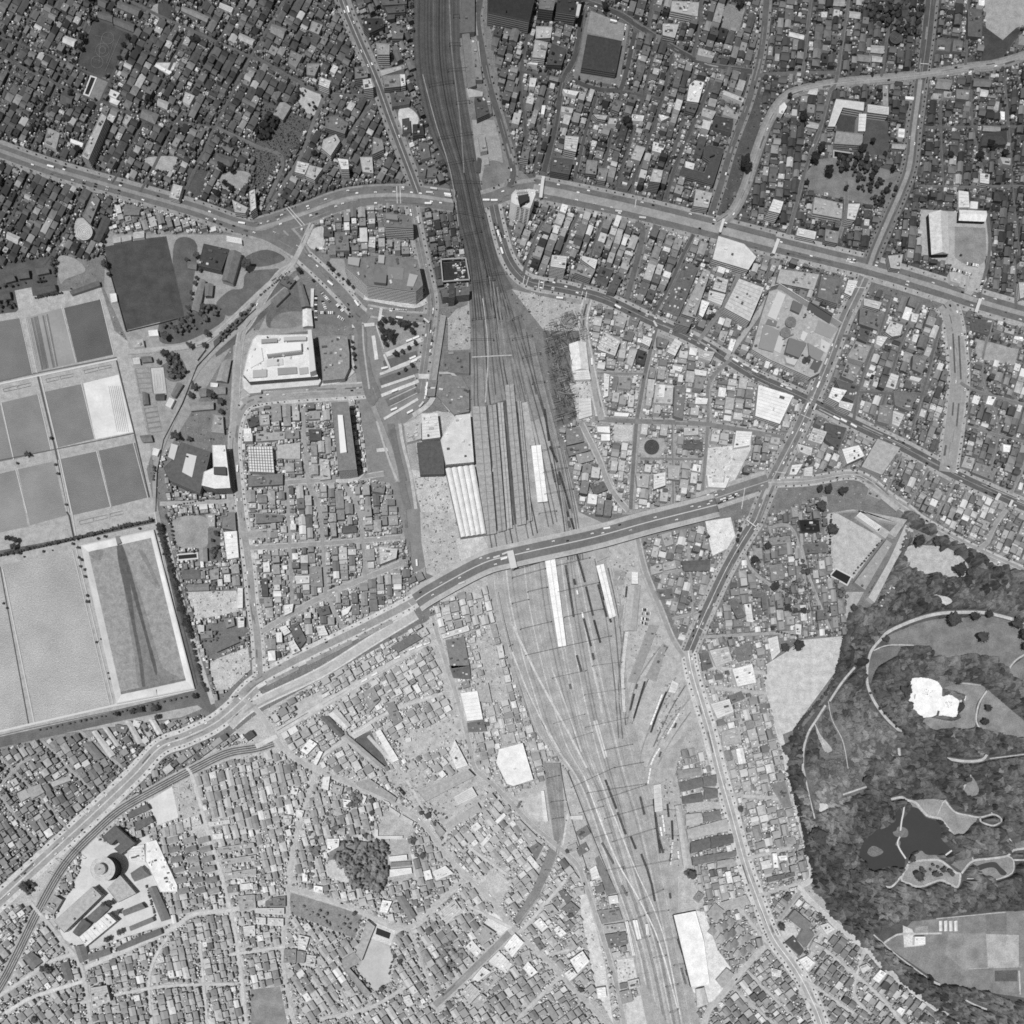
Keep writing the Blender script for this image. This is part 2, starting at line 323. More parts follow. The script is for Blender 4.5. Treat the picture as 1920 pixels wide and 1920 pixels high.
sheet('goods_yard', '23|1000,0 1230,0 1250,300 1290,760 1180,780 1140,640 1040,300', 165, 'dirt')
sheet('branch_line', '12|1740,1920 1760,1920 1840,1900 1900,1930', 150, 'ballast')
sheet('branch_line', '1018,1430 1052,1430 1060,1560 1040,1585', 140, 'ballast', True)
sheet('branch_line', '1030,1588 1045,1600 1010,1680 975,1735 962,1725 1000,1665', 130, 'ballast', True)
_p = smooth(P('-60,1940 0,1848 32,1787 67,1715 105,1645 135,1603 175,1562 225,1518 300,1475 362,1442 425,1412 480,1402 512,1392'), 6)
m = MB(); m.ribbon(_p, 20, nz(.45)); m.build('side_railway', mat(170, 'ballast'))['kind'] = 'structure'; block_line(_p, 20)

# ---- roads: centre line, width, pavement each side, tone, pavement tone, cars per 100, street-tree spacing, name, light centre band
RD = [
 ('-60,262 0,283 100,318 225,354 360,392 440,420 490,430 540,410 580,397 655,372 755,366 842,377 852,378', 24, 8, 84, 122, 6, 10, 'west avenue', (7, 122)),
 ('480,430 540,412 580,398 655,373 755,367 852,378', 36, 4, 88, 118, 5, 0, 'west avenue', (6, 130)),
 ('902,379 930,371 955,362 1012,353', 26, 8, 92, 122, 8, 0, 'east avenue', None),
 ('440,425 500,440 560,474', 22, 4, 92, 130, 3, 0, 'west avenue', None), ('525,425 552,452 572,482', 22, 4, 92, 130, 3, 0, 'west avenue', None),
 ('1000,353 1100,373 1200,395 1335,428 1450,458', 36, 8, 86, 130, 5, 11, 'east avenue', (15, 132)),
 ('1450,458 1560,485 1640,505 1765,543 1840,567 1980,607', 30, 10, 86, 140, 5, 10, 'east avenue', (9, 134)),
 ('628,-60 642,0 670,70 705,150 732,225 770,325 785,365', 13, 8, 72, 118, 3, 14, 'north avenue', (1.5, 150)),
 ('902,-60 900,0 895,38 905,100 920,170 937,225 955,290 962,325 955,352', 11, 5, 66, 105, 2, 18, 'east railway street', None),
 ('925,385 935,430 950,480 970,512 997,530 1060,542 1130,560 1210,597 1310,642 1400,697 1435,715 1502,745 1615,802 1690,837 1790,890 1865,925 1980,975', 17, 7, 72, 140, 8, 12, 'curving shopping avenue', (1, 130)),
 ('1440,-60 1437,0 1430,75 1420,130 1400,200 1372,275 1350,350 1332,405', 11, 5, 70, 112, 2, 12, 'straight north street', None),
 ('1752,-60 1745,0 1737,75 1730,125 1725,150', 19, 6, 62, 105, 1, 9, 'eastern tree avenue', (1, 120)),
 ('1725,150 1720,190 1712,250 1705,312 1687,362 1665,412 1640,470 1630,500', 17, 8, 72, 98, 2, 8, 'eastern tree avenue', (8, 124)),
 ('1620,520 1610,542 1580,605 1547,692 1525,742 1497,805 1465,867 1440,917 1417,975', 19, 7, 96, 135, 9, 12, 'shopping cross avenue', (2, 150)),
 ('1417,975 1385,1025 1360,1070 1335,1122 1310,1177 1291,1222', 18, 8, 84, 150, 5, 8, 'dark park avenue', (1, 190)),
 ('1290,1220 1297,1260 1315,1322 1330,1372 1350,1452 1370,1522 1397,1620 1420,1685 1440,1737 1455,1767 1490,1815 1515,1860 1540,1920 1550,1980', 14, 8, 158, 176, 2, 7.5, 'pale southern avenue', (1.5, 205)),
 ('-60,1745 0,1687 100,1595 160,1540 250,1455 300,1402 350,1382 412,1350 480,1288', 20, 9, 150, 180, 3, 9, 'south west avenue', (2.5, 180)),
 ('440,1318 480,1278 580,1225 680,1177 762,1135 800,1112', 13, 8, 140, 178, 2, 9, 'planted avenue', None),
 ('430,1360 480,1320 600,1262 700,1200 780,1152', 15, 3, 170, 182, 2, 0, 'planted avenue', None),
 ('1310,945 1385,920 1440,902', 26, 8, 96, 150, 12, 0, 'bridge approach', (1, 170)),
 ('1440,905 1515,902 1590,890 1627,900 1665,930 1702,955 1722,972 1755,992 1830,1032 1915,1070 1980,1100', 12, 4, 140, 158, 4, 14, 'winding park road', (1, 175)),
 ('555,470 600,510 640,550 670,585 690,600', 20, 7, 98, 150, 5, 12, 'plaza approach', None),
 ('688,582 755,594 800,597', 16, 4, 100, 140, 5, 0, 'plaza approach', None),
 ('772,385 780,430 795,500 808,560 806,600 800,650 788,735', 13, 8, 100, 132, 6, 12, 'station front street', (1, 140)),
 ('690,735 660,737 560,743 490,750 462,760 447,785 440,830 445,900 452,960 467,1060 474,1135 482,1190 487,1270', 12, 7, 140, 168, 3, 11, 'western street', None),
 ('700,722 660,726 560,730 480,742 455,755', 11, 3, 142, 160, 3, 0, 'western street', None),
 ('500,1000 440,990 434,860 440,780 450,640 470,600 520,520 552,500', 10, 3, 148, 160, 2, 0, 'western street', None),
 ('480,910 577,902 640,900 720,888', 7, 2, 140, 165, 1, 0, 'grid street', None), ('468,1027 600,1020 750,1008', 7, 2, 140, 165, 1, 0, 'grid street', None),
 ('490,1185 547,1150 612,1115 690,1082 750,1057', 8, 2, 145, 165, 1, 0, 'grid street', None),
 ('535,905 540,960 547,1130', 5, 1, 140, 160, 0, 0, '', None), ('567,768 577,900 599,960 610,1115', 6, 1, 140, 160, 0, 0, '', None), ('640,900 672,960 685,1088', 6, 1, 140, 160, 0, 0, '', None),
 ('612,1115 640,1175', 5, 1, 145, 165, 0, 0, '', None),
 ('810,1155 830,1222 865,1335 880,1397 890,1440 920,1467 955,1502 997,1547 1045,1587 1082,1622 1100,1665 1120,1727 1140,1790 1160,1865 1180,1980', 7, 2, 152, 178, 2, 0, 'lane west of the tracks', None),
 ('440,1300 485,1335 520,1390 562,1427 640,1462 692,1485 742,1507 792,1545 830,1595 870,1640 917,1680 955,1735 1022,1797 1085,1865 1160,1940', 7, 2, 160, 180, 2, 0, 'southern diagonal street', None),
 ('590,1450 567,1527 547,1602 540,1677 530,1777 540,1865 560,1960', 5, 2, 165, 180, 0, 0, '', None), ('542,1665 630,1692 680,1712 765,1740 830,1685 870,1650', 6, 2, 165, 180, 1, 0, '', None),
 ('765,1742 787,1795 812,1872 820,1900', 4, 1, 165, 180, 0, 0, '', None), ('955,1750 880,1824 815,1885', 12, 2, 138, 160, 0, 0, '', None),
 ('350,1440 362,1460 390,1560 425,1677 447,1790 465,1960', 4.5, 1.5, 178, 185, 0, 0, '', None), ('160,1815 312,1747 362,1715 430,1707 540,1680', 4.5, 1.5, 180, 185, 0, 0, '', None),
 ('55,1690 72,1710 122,1770 155,1822 172,1940', 6, 1.5, 170, 180, 0, 0, '', None), ('-20,1880 40,1840 100,1800 140,1790', 5, 1, 175, 180, 0, 0, '', None), ('155,1840 60,1870 10,1900', 5, 1, 190, 190, 0, 0, '', None),
 ('315,1755 280,1830 290,1960', 4, 1, 175, 180, 0, 0, '', None), ('375,1770 390,1940', 4, 1, 175, 180, 0, 0, '', None), ('430,1790 535,1775', 4, 1, 175, 180, 0, 0, '', None), ('150,1880 300,1850 440,1845', 3.5, 1, 175, 180, 0, 0, '', None),
 ('1195,1010 1210,1072 1240,1147 1260,1197 1282,1232', 7, 3, 140, 165, 1, 0, 'goods yard lane', None),
 ('1435,1772 1385,1827 1350,1870 1325,1902 1310,1980', 7, 2, 165, 180, 1, 0, '', None),
 ('1435,1265 1450,1330 1477,1440 1500,1540 1522,1640 1502,1668 1560,1727 1615,1772 1665,1820 1727,1870 1810,1930', 7, 2, 178, 190, 1, 0, 'park side lane', None), ('1500,1670 1462,1722', 6, 1, 150, 170, 0, 0, '', None),
 ('1320,1250 1435,1262', 4, 1, 165, 170, 0, 0, '', None), ('1340,1290 1440,1300', 4, 1, 165, 170, 0, 0, '', None), ('1365,1490 1490,1500', 4, 1, 165, 170, 0, 0, '', None), ('1420,1680 1500,1655', 4, 1, 165, 170, 0, 0, '', None), ('1400,1610 1480,1590', 3.5, 1, 165, 170, 0, 0, '', None),
 ('1335,425 1372,400 1395,357 1410,312 1427,262 1442,225 1465,190 1495,172 1570,157 1665,148 1740,140 1815,128 1865,122 1920,106 1980,85', 12, 4, 118, 112, 2, 0, 'curving tram road', (2, 140)),
 ('1420,142 1500,138 1570,138', 6, 1, 92, 100, 1, 0, '', None),
 ('1060,-40 1085,-2 1100,5 1160,27 1197,50 1247,82 1297,110 1335,125 1410,135', 9, 2, 70, 105, 2, 0, 'north diagonal street', None),
 ('1100,5 1092,20 1080,100 1055,155 1040,240 1020,322', 9, 2, 70, 100, 2, 0, 'cinema street', None), ('1190,62 1167,160 1150,170 1112,166 1072,150', 8, 3, 72, 110, 1, 14, '', None),
 ('1120,175 1100,240 1077,335', 6, 2, 74, 110, 2, 14, '', None), ('1260,105 1240,187 1222,242 1192,325 1180,362', 5.5, 1, 76, 100, 1, 0, '', None), ('1332,155 1305,220 1272,295 1247,372', 5, 1, 76, 100, 1, 0, '', None),
 ('1165,170 1150,230 1135,300 1120,345', 4, .6, 76, 100, 0, 0, '', None), ('1222,110 1205,180 1170,300 1155,350', 3.5, .6, 76, 100, 0, 0, '', None), ('1150,170 1240,187', 5, 1, 76, 100, 0, 0, '', None),
 ('1317,-20 1300,108', 5, 1, 80, 100, 0, 0, '', None), ('1227,-20 1215,50', 5, 1, 80, 100, 0, 0, '', None), ('1300,130 1285,200 1262,290', 3, .5, 80, 100, 0, 0, '', None),
 ('990,60 975,150 985,250 975,320', 5, 1, 76, 100, 0, 0, '', None), ('1025,170 1000,330', 3.5, .6, 76, 100, 0, 0, '', None), ('950,130 1055,150', 4, .6, 76, 100, 0, 0, '', None),
 ('1525,-40 1520,0 1505,135', 4.5, 1, 92, 110, 0, 0, '', None), ('1595,-40 1590,0 1577,87 1567,155 1555,175 1535,250 1515,300 1495,375 1477,440', 5, 1.5, 92, 112, 1, 0, '', None), ('1668,-40 1665,50 1652,145', 4, 1, 86, 100, 0, 0, '', None),
 ('1815,-40 1812,0 1810,122', 4, 1, 86, 105, 0, 0, '', None), ('1820,135 1822,237 1850,350', 4, 1, 86, 105, 0, 0, '', None), ('1762,150 1762,240 1767,350', 4, 1, 86, 105, 0, 0, '', None), ('1880,125 1890,240 1897,350 1910,480', 3.5, 1, 86, 105, 0, 0, '', None),
 ('1725,350 1800,352 1897,350 1980,352', 4, 1, 92, 110, 0, 0, '', None), ('1735,240 1960,238', 3.5, .8, 86, 105, 0, 0, '', None), ('1587,340 1585,400 1572,447', 5, 1.5, 105, 125, 0, 0, '', None), ('1850,400 1855,470 1835,560', 4, 1, 95, 110, 0, 0, '', None), ('1900,480 1905,580', 4, 1, 95, 110, 0, 0, '', None),
 ('1300,440 1280,480 1255,535 1225,590', 6, 1.5, 80, 120, 1, 0, '', None), ('1190,420 1205,440 1175,560', 10, 3, 96, 120, 1, 12, '', None), ('1040,395 1010,430 985,500 980,525', 4, 1, 90, 120, 0, 0, '', None), ('1085,400 1060,455 1040,535', 4, 1, 90, 120, 0, 0, '', None), ('1130,410 1110,470 1090,545', 4, 1, 90, 120, 0, 0, '', None),
 ('1390,500 1365,560 1310,640', 6, 1, 120, 135, 0, 0, '', None), ('1450,520 1440,560 1360,675', 8, 1, 155, 150, 0, 0, '', None),
 ('1230,615 1210,697 1200,755 1192,805 1182,955', 7, 2, 104, 150, 4, 0, 'mid street', None), ('1375,670 1330,717 1327,792 1317,920', 6, 1, 118, 150, 1, 0, '', None),
 ('1115,785 1185,790 1310,795 1435,815 1470,822', 9, 3, 116, 155, 1, 9, 'tree lined cross street', None), ('1102,560 1093,600 1097,640 1115,730 1128,788', 12, 3, 150, 165, 2, 0, 'curved site road', None), ('1090,795 1120,855 1145,917 1178,958', 8, 2, 142, 170, 2, 0, 'diagonal lane', None),
 ('1200,860 1315,862', 4, 1, 120, 150, 0, 0, '', None), ('1260,795 1262,950', 3.5, 1, 120, 150, 0, 0, '', None), ('1120,700 1210,702', 4, 1, 120, 150, 0, 0, '', None),
 ('1770,570 1782,590 1790,630 1797,705 1790,780 1780,850 1775,885', 30, 7, 142, 150, 3, 11, 'wide planted avenue', None),
 ('1670,552 1647,630 1630,665 1610,730 1600,790', 4.5, 1, 92, 120, 0, 0, '', None), ('1725,570 1690,640 1660,740 1640,800', 4.5, 1, 92, 120, 0, 0, '', None), ('1765,600 1750,655 1735,717 1705,815', 5, 1, 96, 120, 0, 0, '', None),
 ('1580,630 1690,640', 3.5, .8, 96, 120, 0, 0, '', None), ('1605,735 1735,740', 4, .8, 96, 120, 0, 0, '', None),
 ('1800,718 1840,738 1980,775', 6, 1, 112, 135, 0, 0, '', None), ('1860,600 1840,700 1870,800 1850,900', 3.5, 1, 112, 135, 0, 0, '', None), ('1925,860 1895,925', 5, 1, 130, 150, 0, 0, '', None), ('1810,800 1920,830', 3.5, 1, 112, 135, 0, 0, '', None),
 ('1887,955 1865,985 1850,1017 1832,1030', 6, 2, 140, 155, 0, 0, '', None), ('1690,850 1660,925', 3, 1, 120, 140, 0, 0, '', None), ('1740,878 1700,950', 3, 1, 120, 140, 0, 0, '', None), ('1790,900 1750,975', 3, 1, 120, 140, 0, 0, '', None), ('1600,810 1590,880', 3, 1, 130, 150, 0, 0, '', None),
 # north west lanes
 ('283,0 250,65 188,192 150,290', 3.5, .8, 74, 96, 0, 0, '', None), ('460,-10 400,95 330,230 285,320 262,362', 3.5, .8, 86, 104, 0, 0, '', None), ('540,-10 470,110 405,235 340,375', 4, .8, 86, 104, 0, 0, '', None),
 ('75,-10 40,75 10,170 -20,250', 3, .8, 84, 100, 0, 0, '', None), ('190,-10 140,90 100,180 60,280', 3, .8, 80, 98, 0, 0, '', None), ('395,-10 350,60 290,190 230,310 210,345', 3, .8, 76, 98, 0, 0, '', None),
 ('240,0 320,40 520,130', 3.5, .8, 86, 102, 0, 0, '', None), ('0,105 110,160 190,195', 3, .8, 84, 100, 0, 0, '', None), ('190,192 250,215 400,240', 3, .6, 84, 100, 0, 0, '', None), ('405,240 480,275 530,300 500,380', 5, 1, 100, 112, 0, 0, '', None), ('480,110 580,165 640,180 690,180', 6, 1, 90, 105, 1, 0, '', None),
 ('620,150 590,225 560,300 500,395', 5, 1, 100, 112, 1, 0, '', None), ('700,190 650,260 590,345', 5, 1, 96, 110, 1, 0, '', None), ('0,70 80,100 220,160', 2.5, .5, 84, 100, 0, 0, '', None),
 ('60,320 30,390 -10,470', 3, .8, 80, 98, 0, 0, '', None), ('160,350 120,440 80,500', 3, .8, 80, 98, 0, 0, '', None),
 # waterworks lanes
 ('585,420 545,500 500,538 400,630 350,650 240,660', 9, 1, 158, 150, 0, 0, '', None), ('560,520 480,590 375,690 320,800 292,885 294,960 310,1010', 6, 1, 150, 150, 0, 0, '', None), ('310,1000 350,1160 400,1320', 6, 1.5, 165, 170, 0, 0, '', None), ('300,945 440,940', 6, 1, 155, 165, 0, 0, '', None),
 ('520,1372 655,1292 792,1210', 10, 1, 186, 180, 2, 0, 'pale lane behind the planted avenue', None), ('480,1400 520,1380', 8, 1, 180, 180, 0, 0, '', None),
 ('600,1420 720,1340 830,1300', 4, 1, 175, 180, 0, 0, '', None), ('690,1380 760,1460 800,1530', 4, 1, 172, 180, 0, 0, '', None), ('900,1480 850,1530 830,1590', 4, 1, 172, 180, 0, 0, '', None), ('960,1740 880,1700', 4, 1, 175, 180, 0, 0, '', None), ('1060,1650 1000,1720 960,1760', 4, 1, 175, 180, 0, 0, '', None),
 ('950,1640 880,1590', 4, 1, 175, 180, 0, 0, '', None), ('1070,1780 1030,1790', 3, 1, 175, 180, 0, 0, '', None), ('1050,1830 970,1910', 4, 1, 170, 180, 0, 0, '', None), ('600,1910 690,1890 760,1850', 4, 1, 170, 180, 0, 0, '', None), ('640,1860 660,1910', 3, 1, 170, 180, 0, 0, '', None),
 ('1240,1075 1340,1060', 3.5, 1, 140, 160, 0, 0, '', None), ('1260,1160 1310,1150', 3, 1, 140, 160, 0, 0, '', None), ('1290,1020 1300,1180', 3, .6, 140, 160, 0, 0, '', None), ('1440,990 1490,1000 1520,1170', 3.5, 1, 140, 160, 0, 0, '', None), ('1395,1040 1420,1080 1500,1130', 4, 1, 150, 160, 0, 0, '', None),
 ('1500,960 1510,1060 1560,1190', 3.5, 1, 150, 160, 0, 0, '', None), ('1310,1195 1400,1190 1500,1185', 3.5, 1, 150, 160, 0, 0, '', None),
 ('1375,1690 1440,1770', 3.5, 1, 170, 180, 0, 0, '', None), ('1540,1750 1500,1850 1540,1890', 4, 1, 168, 180, 0, 0, '', None), ('1620,1780 1600,1860 1630,1900', 3.5, 1, 168, 180, 0, 0, '', None), ('1545,1780 1640,1860 1700,1930', 4, 1, 168, 180, 0, 0, '', None), ('1500,1830 1600,1900', 3.5, 1, 168, 180, 0, 0, '', None), ('1370,1850 1450,1920', 3.5, 1, 165, 180, 0, 0, '', None), ('1400,1820 1480,1900', 3, 1, 165, 180, 0, 0, '', None),
 ('0,1420 80,1500 130,1560', 3.5, 1, 150, 170, 0, 0, '', None), ('80,1390 170,1480', 3.5, 1, 150, 170, 0, 0, '', None), ('-10,1480 60,1570', 3.5, 1, 150, 170, 0, 0, '', None), ('150,1370 230,1440', 3.5, 1, 150, 170, 0, 0, '', None), ('60,1420 30,1440 -20,1500', 3, 1, 150, 170, 0, 0, '', None),
]
ROADS = []
# a low-priority grid marks pavements so that street trees keep off the carriageways
carr = np.zeros((MS, MS), dtype=np.uint8)
RD = [(a[0],) + (a[1],) + (a[2], a[3] + (16 if a[1] > 10 and a[3] < 120 else 0), a[4] + (12 if a[1] > 10 else 0)) + a[5:] for a in RD]
RD = [(a[0], a[1] * (1.15 if a[1] < 5 and a[3] > 150 else 1), a[2], min(205, a[3] + (16 if a[3] >= 160 and a[1] < 9 else 8)), min(205, a[4] + 8)) + a[5:] for a in RD]
for s, wd, pv, t, pt, cd, tr, nm, band in RD:
    p = smooth(P(s), 6); m = MB(); m.ribbon(p, wd + 2 * pv, nz(.5))
    o = m.build('pavement' if pv > 1.4 else 'verge', mat(pt, 'dirt')); o['kind'] = 'structure'
    block_line(p, wd + 2 * pv); block_line(p, wd, carr)
for s, wd, pv, t, pt, cd, tr, nm, band in RD:
    p = smooth(P(s), 6); m = MB(); m.ribbon(p, wd, nz(.85))
    o = m.build('road', mat(t, 'road')); o['kind'] = 'structure'
    if band:
        m = MB(); m.ribbon(p, band[0], nz(1.2)); m.build('tram_reserve' if band[0] > 3 else 'road_centre_line', mat(band[1] + 18, 'road'))['kind'] = 'structure'
    ROADS.append((p, wd, pv, cd, tr, nm))
# worn and mended patches in the asphalt
m = MB()
for p, wd, pv, cd, tr, nm in ROADS:
    if wd < 9: continue
    for i in range(0, len(p) - 4, 2):
        if R.random() < .55:
            j = R.randint(1, 3); o_ = R.uniform(-.4, .4) * wd; w_ = R.choice((.8, 1.2, 2.2, 3.4)); t = 118 if p[i][1] < 620 else 142
            m.ribbon(p[i:i + j + 1], min(w_, wd * .3), 1.1 + len(m.f) * .0001, t + R.choice((-34, -22, 14, 22)), o_)
m.build('road_patches', mat(None, 'road'))['kind'] = 'structure'
# crossings: pale zebra bands
for s in ['10|225,1560 345,1700', '10|240,1550 365,1690', '10|1055,1400 1060,1530', '10|1080,1400 1085,1530', '21|95,150 80,215', '21|125,160 105,225', '21|205,185 195,255', '21|240,190 230,250', '21|530,265 515,330', '21|560,270 548,335',
          '11|940,390 925,490', '11|720,530 890,515', '11|1220,905 1300,905', '11|905,1460 1010,1450', '22|1380,855 1445,895', '31|650,235 740,245', '31|50,1620 130,1630', '31|245,1190 320,1225', '12|1350,580 1390,660', '20|930,1500 920,1560', '30|1140,480 1205,485', '21|1745,1740 1720,1900', '03|600,300 655,360', '03|150,800 185,830', '12|1140,680 1200,740']:
    p = P(s); m = MB(); m.ribbon(p, {'11|720,530 890,515': 6.5, '11|940,390 925,490': 5.5, '11|1220,905 1300,905': 9, '11|905,1460 1010,1450': 7}.get(s, 1.3), nz(1.3)); m.build('crossing', mat(200, 'road'))['kind'] = 'structure'
# planted median of the planted avenue and of the wide avenue
for s, wd in [('500,1283 560,1252', 7), ('575,1245 660,1203', 8), ('672,1197 735,1165', 8), ('1786,626 1790,700', 3), ('1797,630 1801,712', 3), ('1787,755 1785,780', 3), ('1797,757 1793,800', 3), ('1773,835 1770,855', 4), ('757,935 762,990', 5), ('766,1015 769,1045', 5), ('545,742 640,735', 4)]:
    m = MB(); m.ribbon(smooth(P(s), 4), wd, nz(1.35)); m.build('grass_median', mat(150 if s[0] in '56' else 96 if s[0] == '1' else 128, 'grass'))['kind'] = 'structure'
for s, wd, t in [('11|700,440 790,560 800,760 850,1040 900,1100', 17, 118), ('11|830,760 860,900 930,1060', 9, 122), ('11|1010,1260 1040,1500 1090,1700 1140,1900', 13, 120), ('11|880,1130 960,1330 1020,1500 1060,1700', 9, 150), ('11|560,1660 740,1650 860,1600', 9, 138)]:
    m = MB(); m.ribbon(smooth(P(s), 5), wd, nz(1.37)); m.build('road', mat(t, 'road'))['kind'] = 'structure'
for s, wd, t in [('11|40,1010 480,960 640,930 730,860', 9, 190), ('11|700,1080 760,1180 800,1400 810,1600 740,1680 600,1690', 7, 186), ('11|810,310 980,345 1180,375 1280,340', 10, 184), ('11|560,70 640,170 740,280', 4, 170), ('11|1180,1200 1290,1120 1330,1060', 9, 186), ('11|1080,1260 1100,1400 1160,1640 1200,1900', 6, 182), ('11|730,600 720,760 740,850', 5, 176)]:
    m = MB(); m.ribbon(smooth(P(s), 5), wd, nz(1.38)); m.build('pavement', mat(t, 'dirt'))['kind'] = 'structure'
# bus islands of the station square: pale platforms between dark lanes
for s, wd, t in [('11|975,745 1250,625', 9, 190), ('11|960,820 1210,745', 16, 104), ('11|990,860 1240,755', 4, 196), ('11|930,890 1200,790', 5, 190), ('11|930,950 1210,850', 14, 110), ('11|940,985 1190,900', 5, 196), ('11|940,1050 1220,940', 6, 205), ('11|980,1100 1215,1000', 14, 112), ('11|1000,1080 1200,985', 2, 175), ('11|1010,1130 1210,1030', 2, 175), ('11|960,1225 1215,1075', 5, 200), ('11|880,600 905,780', 7, 205), ('11|960,740 1010,860', 4, 200), ('11|900,520 960,700', 2, 190), ('11|800,500 810,700 850,1000', 3, 170), ('11|905,1240 1000,1540 1060,1690', 4, 172), ('11|1020,1300 1060,1500 1110,1690', 11, 112)]:
    m = MB(); m.ribbon(smooth(P(s), 4), wd, nz(1.4)); m.build('bus_island' if t > 150 else 'bus_lane', mat(t, 'road'))['kind'] = 'structure'

# ---- road bridge over the tracks: the carriageways ride up on a deck
bp = smooth(P('780,1128 817,1106 905,1060 970,1043 1110,1012 1210,984 1310,958 1345,948'), 6)
block_line(bp, 50)
br = empty('road_bridge', 1000, 1040)
tag(br, 'long road bridge with two dark carriageways crossing all the railway tracks', 'bridge')
def zprof(i): return 9.5 * math.sin(math.pi * min(1, max(0, i / (len(bp) - 1)))) ** .5
def strip(wd, o, dz, tone, name, kind='road', thick=0):
    m = MB(); A = offset(bp, o - wd / 2); B = offset(bp, o + wd / 2)
    for i in range(len(bp) - 1):
        z0, z1 = zprof(i) + dz, zprof(i + 1) + dz
        m.face([(A[i][0], -A[i][1], z0), (B[i][0], -B[i][1], z0), (B[i + 1][0], -B[i + 1][1], z1), (A[i + 1][0], -A[i + 1][1], z1)])
        if thick:
            for S, rev in ((A, 0), (B, 1)):
                q = [(S[i][0], -S[i][1], z0), (S[i][0], -S[i][1], max(z0 - thick, 0)), (S[i + 1][0], -S[i + 1][1], max(z1 - thick, 0)), (S[i + 1][0], -S[i + 1][1], z1)]
                m.face(q if rev else q[::-1])
    return m.build(name, mat(tone, kind), br, (1000, -1040, 0))
strip(44, 0, 1.0, 172, 'deck', 'road', 2.5)
strip(12.5, -8, 1.06, 112, 'carriageway'); strip(12.5, 6.5, 1.06, 116, 'carriageway')
strip(.9, -21.6, 1.9, 190, 'parapet', 'plain', .9); strip(.9, 21.6, 1.9, 190, 'parapet', 'plain', .9); strip(1.2, -.8, 1.3, 205, 'median', 'plain', .3)
for k in range(2, len(bp) - 2, 2):
    q = bp[k]; h = zprof(k) - 1.6; m = MB()
    if h > 3: m.prism([(q[0] - 1, q[1] - 14), (q[0] + 1, q[1] - 14), (q[0] + 1, q[1] + 14), (q[0] - 1, q[1] + 14)], 0, h); m.build('pier', mat(140, 'plain'), br, (1000, -1040, 0))
# footbridge with pale deck across the two carriageways of the bridge and stairs
def footbridge(s, wd, h, label, t=205):
    p = P(s); p = [up(q, h) for q in p]; c = cen(p); o = empty('footbridge', *c); tag(o, label, 'footbridge')
    m = MB(); m.beam(p[0], p[1], .3, h); A = offset(p, wd / 2); B = offset(p, -wd / 2)
    m = MB(); m.prism([A[0], A[1], B[1], B[0]], h - .6, h); m.build('deck', mat(t, 'plain'), o, (c[0], -c[1], 0))
    for q in p:
        m = MB(); m.prism([(q[0] - .7, q[1] - .7), (q[0] + .7, q[1] - .7), (q[0] + .7, q[1] + .7), (q[0] - .7, q[1] + .7)], 0, h - .6); m.build('pier', mat(150, 'plain'), o, (c[0], -c[1], 0))
footbridge('12|1905,290 1935,420', 12, 16, 'pale footbridge crossing the middle of the long road bridge')
footbridge('20|235,1320 215,1480', 6, 8, 'pale footbridge just east of the narrow tower')
footbridge('20|1590,1640 1560,1740', 5, 8, 'footbridge over the east avenue beside a striped office')
footbridge('31|1595,320 1560,420', 6, 8, 'footbridge over the east avenue near the wide planted avenue')
footbridge('30|80,1790 40,1900', 6, 8, 'wide pale footbridge over the east avenue by the tram road')
footbridge('31|1740,1780 1710,1830', 6, 7, 'pale footbridge at the south east end of the shopping avenue')
footbridge('31|1835,1830 1810,1880', 5, 7, 'small footbridge furthest along the south east shopping avenue')
footbridge('12|1330,560 1390,650', 3, 7, 'narrow footbridge at the west foot of the road bridge')
footbridge('22|1760,60 1830,110', 2, 7, 'thin footbridge at the top of the dark park avenue')

# the railway crosses the west avenue on a plate bridge
rb = empty('railway_bridge', 876, 378); tag(rb, 'broad dark railway bridge carrying all tracks across the west avenue', 'bridge')
m = MB(); m.prism(P('844,356 896,354 908,400 856,402'), .1, .46); m.build('deck', mat(84, 'ballast'), rb, (876, -378, 0))
for a_, b_ in (((844, 356), (856, 402)), ((897, 354), (909, 400))):
    m = MB(); m.beam(a_, b_, .6, 1.2); m.build('parapet', mat(58, 'plain'), rb, (876, -378, 0))
# ================================================================ TRACKS
def loft(Ls, Rs, n, tone0, name='railway_track', jit=1.0, skip=()):
    L_, R_ = smooth(P(Ls), 8), smooth(P(Rs), 8)
    for k in range(n):
        if k in skip: continue
        f = (k + .5 + R.uniform(-.18, .18) * jit) / n
        pts = [(a[0] * (1 - f) + b[0] * f, a[1] * (1 - f) + b[1] * f) for a, b in zip(L_, R_)]
        track(pts, tone0 + R.choice((-16, -8, 0, 6, 14)), name)
def track(pts, t, name='railway_track'):
    t += R.choice((-26, -14, 0, 10, 22)) if t > 110 else R.choice((-10, 0, 12))
    m = MB(); z = nz(.55)
    m.ribbon(pts, 2.4, z, t - 8)
    for o_ in (-.7, .7): m.ribbon(pts, .32, z + .12, min(225, t + 26), o_)
    m.build(name, mat(None, 'ballast'))['kind'] = 'structure'
loft('779,-60 777,75 783,150 808,250 838,312 858,412 875,480 884,600', '860,-60 860,100 874,200 883,250 900,350 917,425 930,480 968,600', 15, 78)
loft('884,600 886,700 887,780 907,960 920,1050', '968,600 985,640 1008,700 1040,800 1078,960 1092,1050', 17, 104, skip=(2, 6, 10))
loft('985,620 1000,700 1025,800 1050,950 1062,1050', '1008,650 1035,760 1060,860 1082,960 1095,1050', 7, 112)
loft('905,500 915,620 925,740', '975,600 990,660 1010,740', 9, 112)
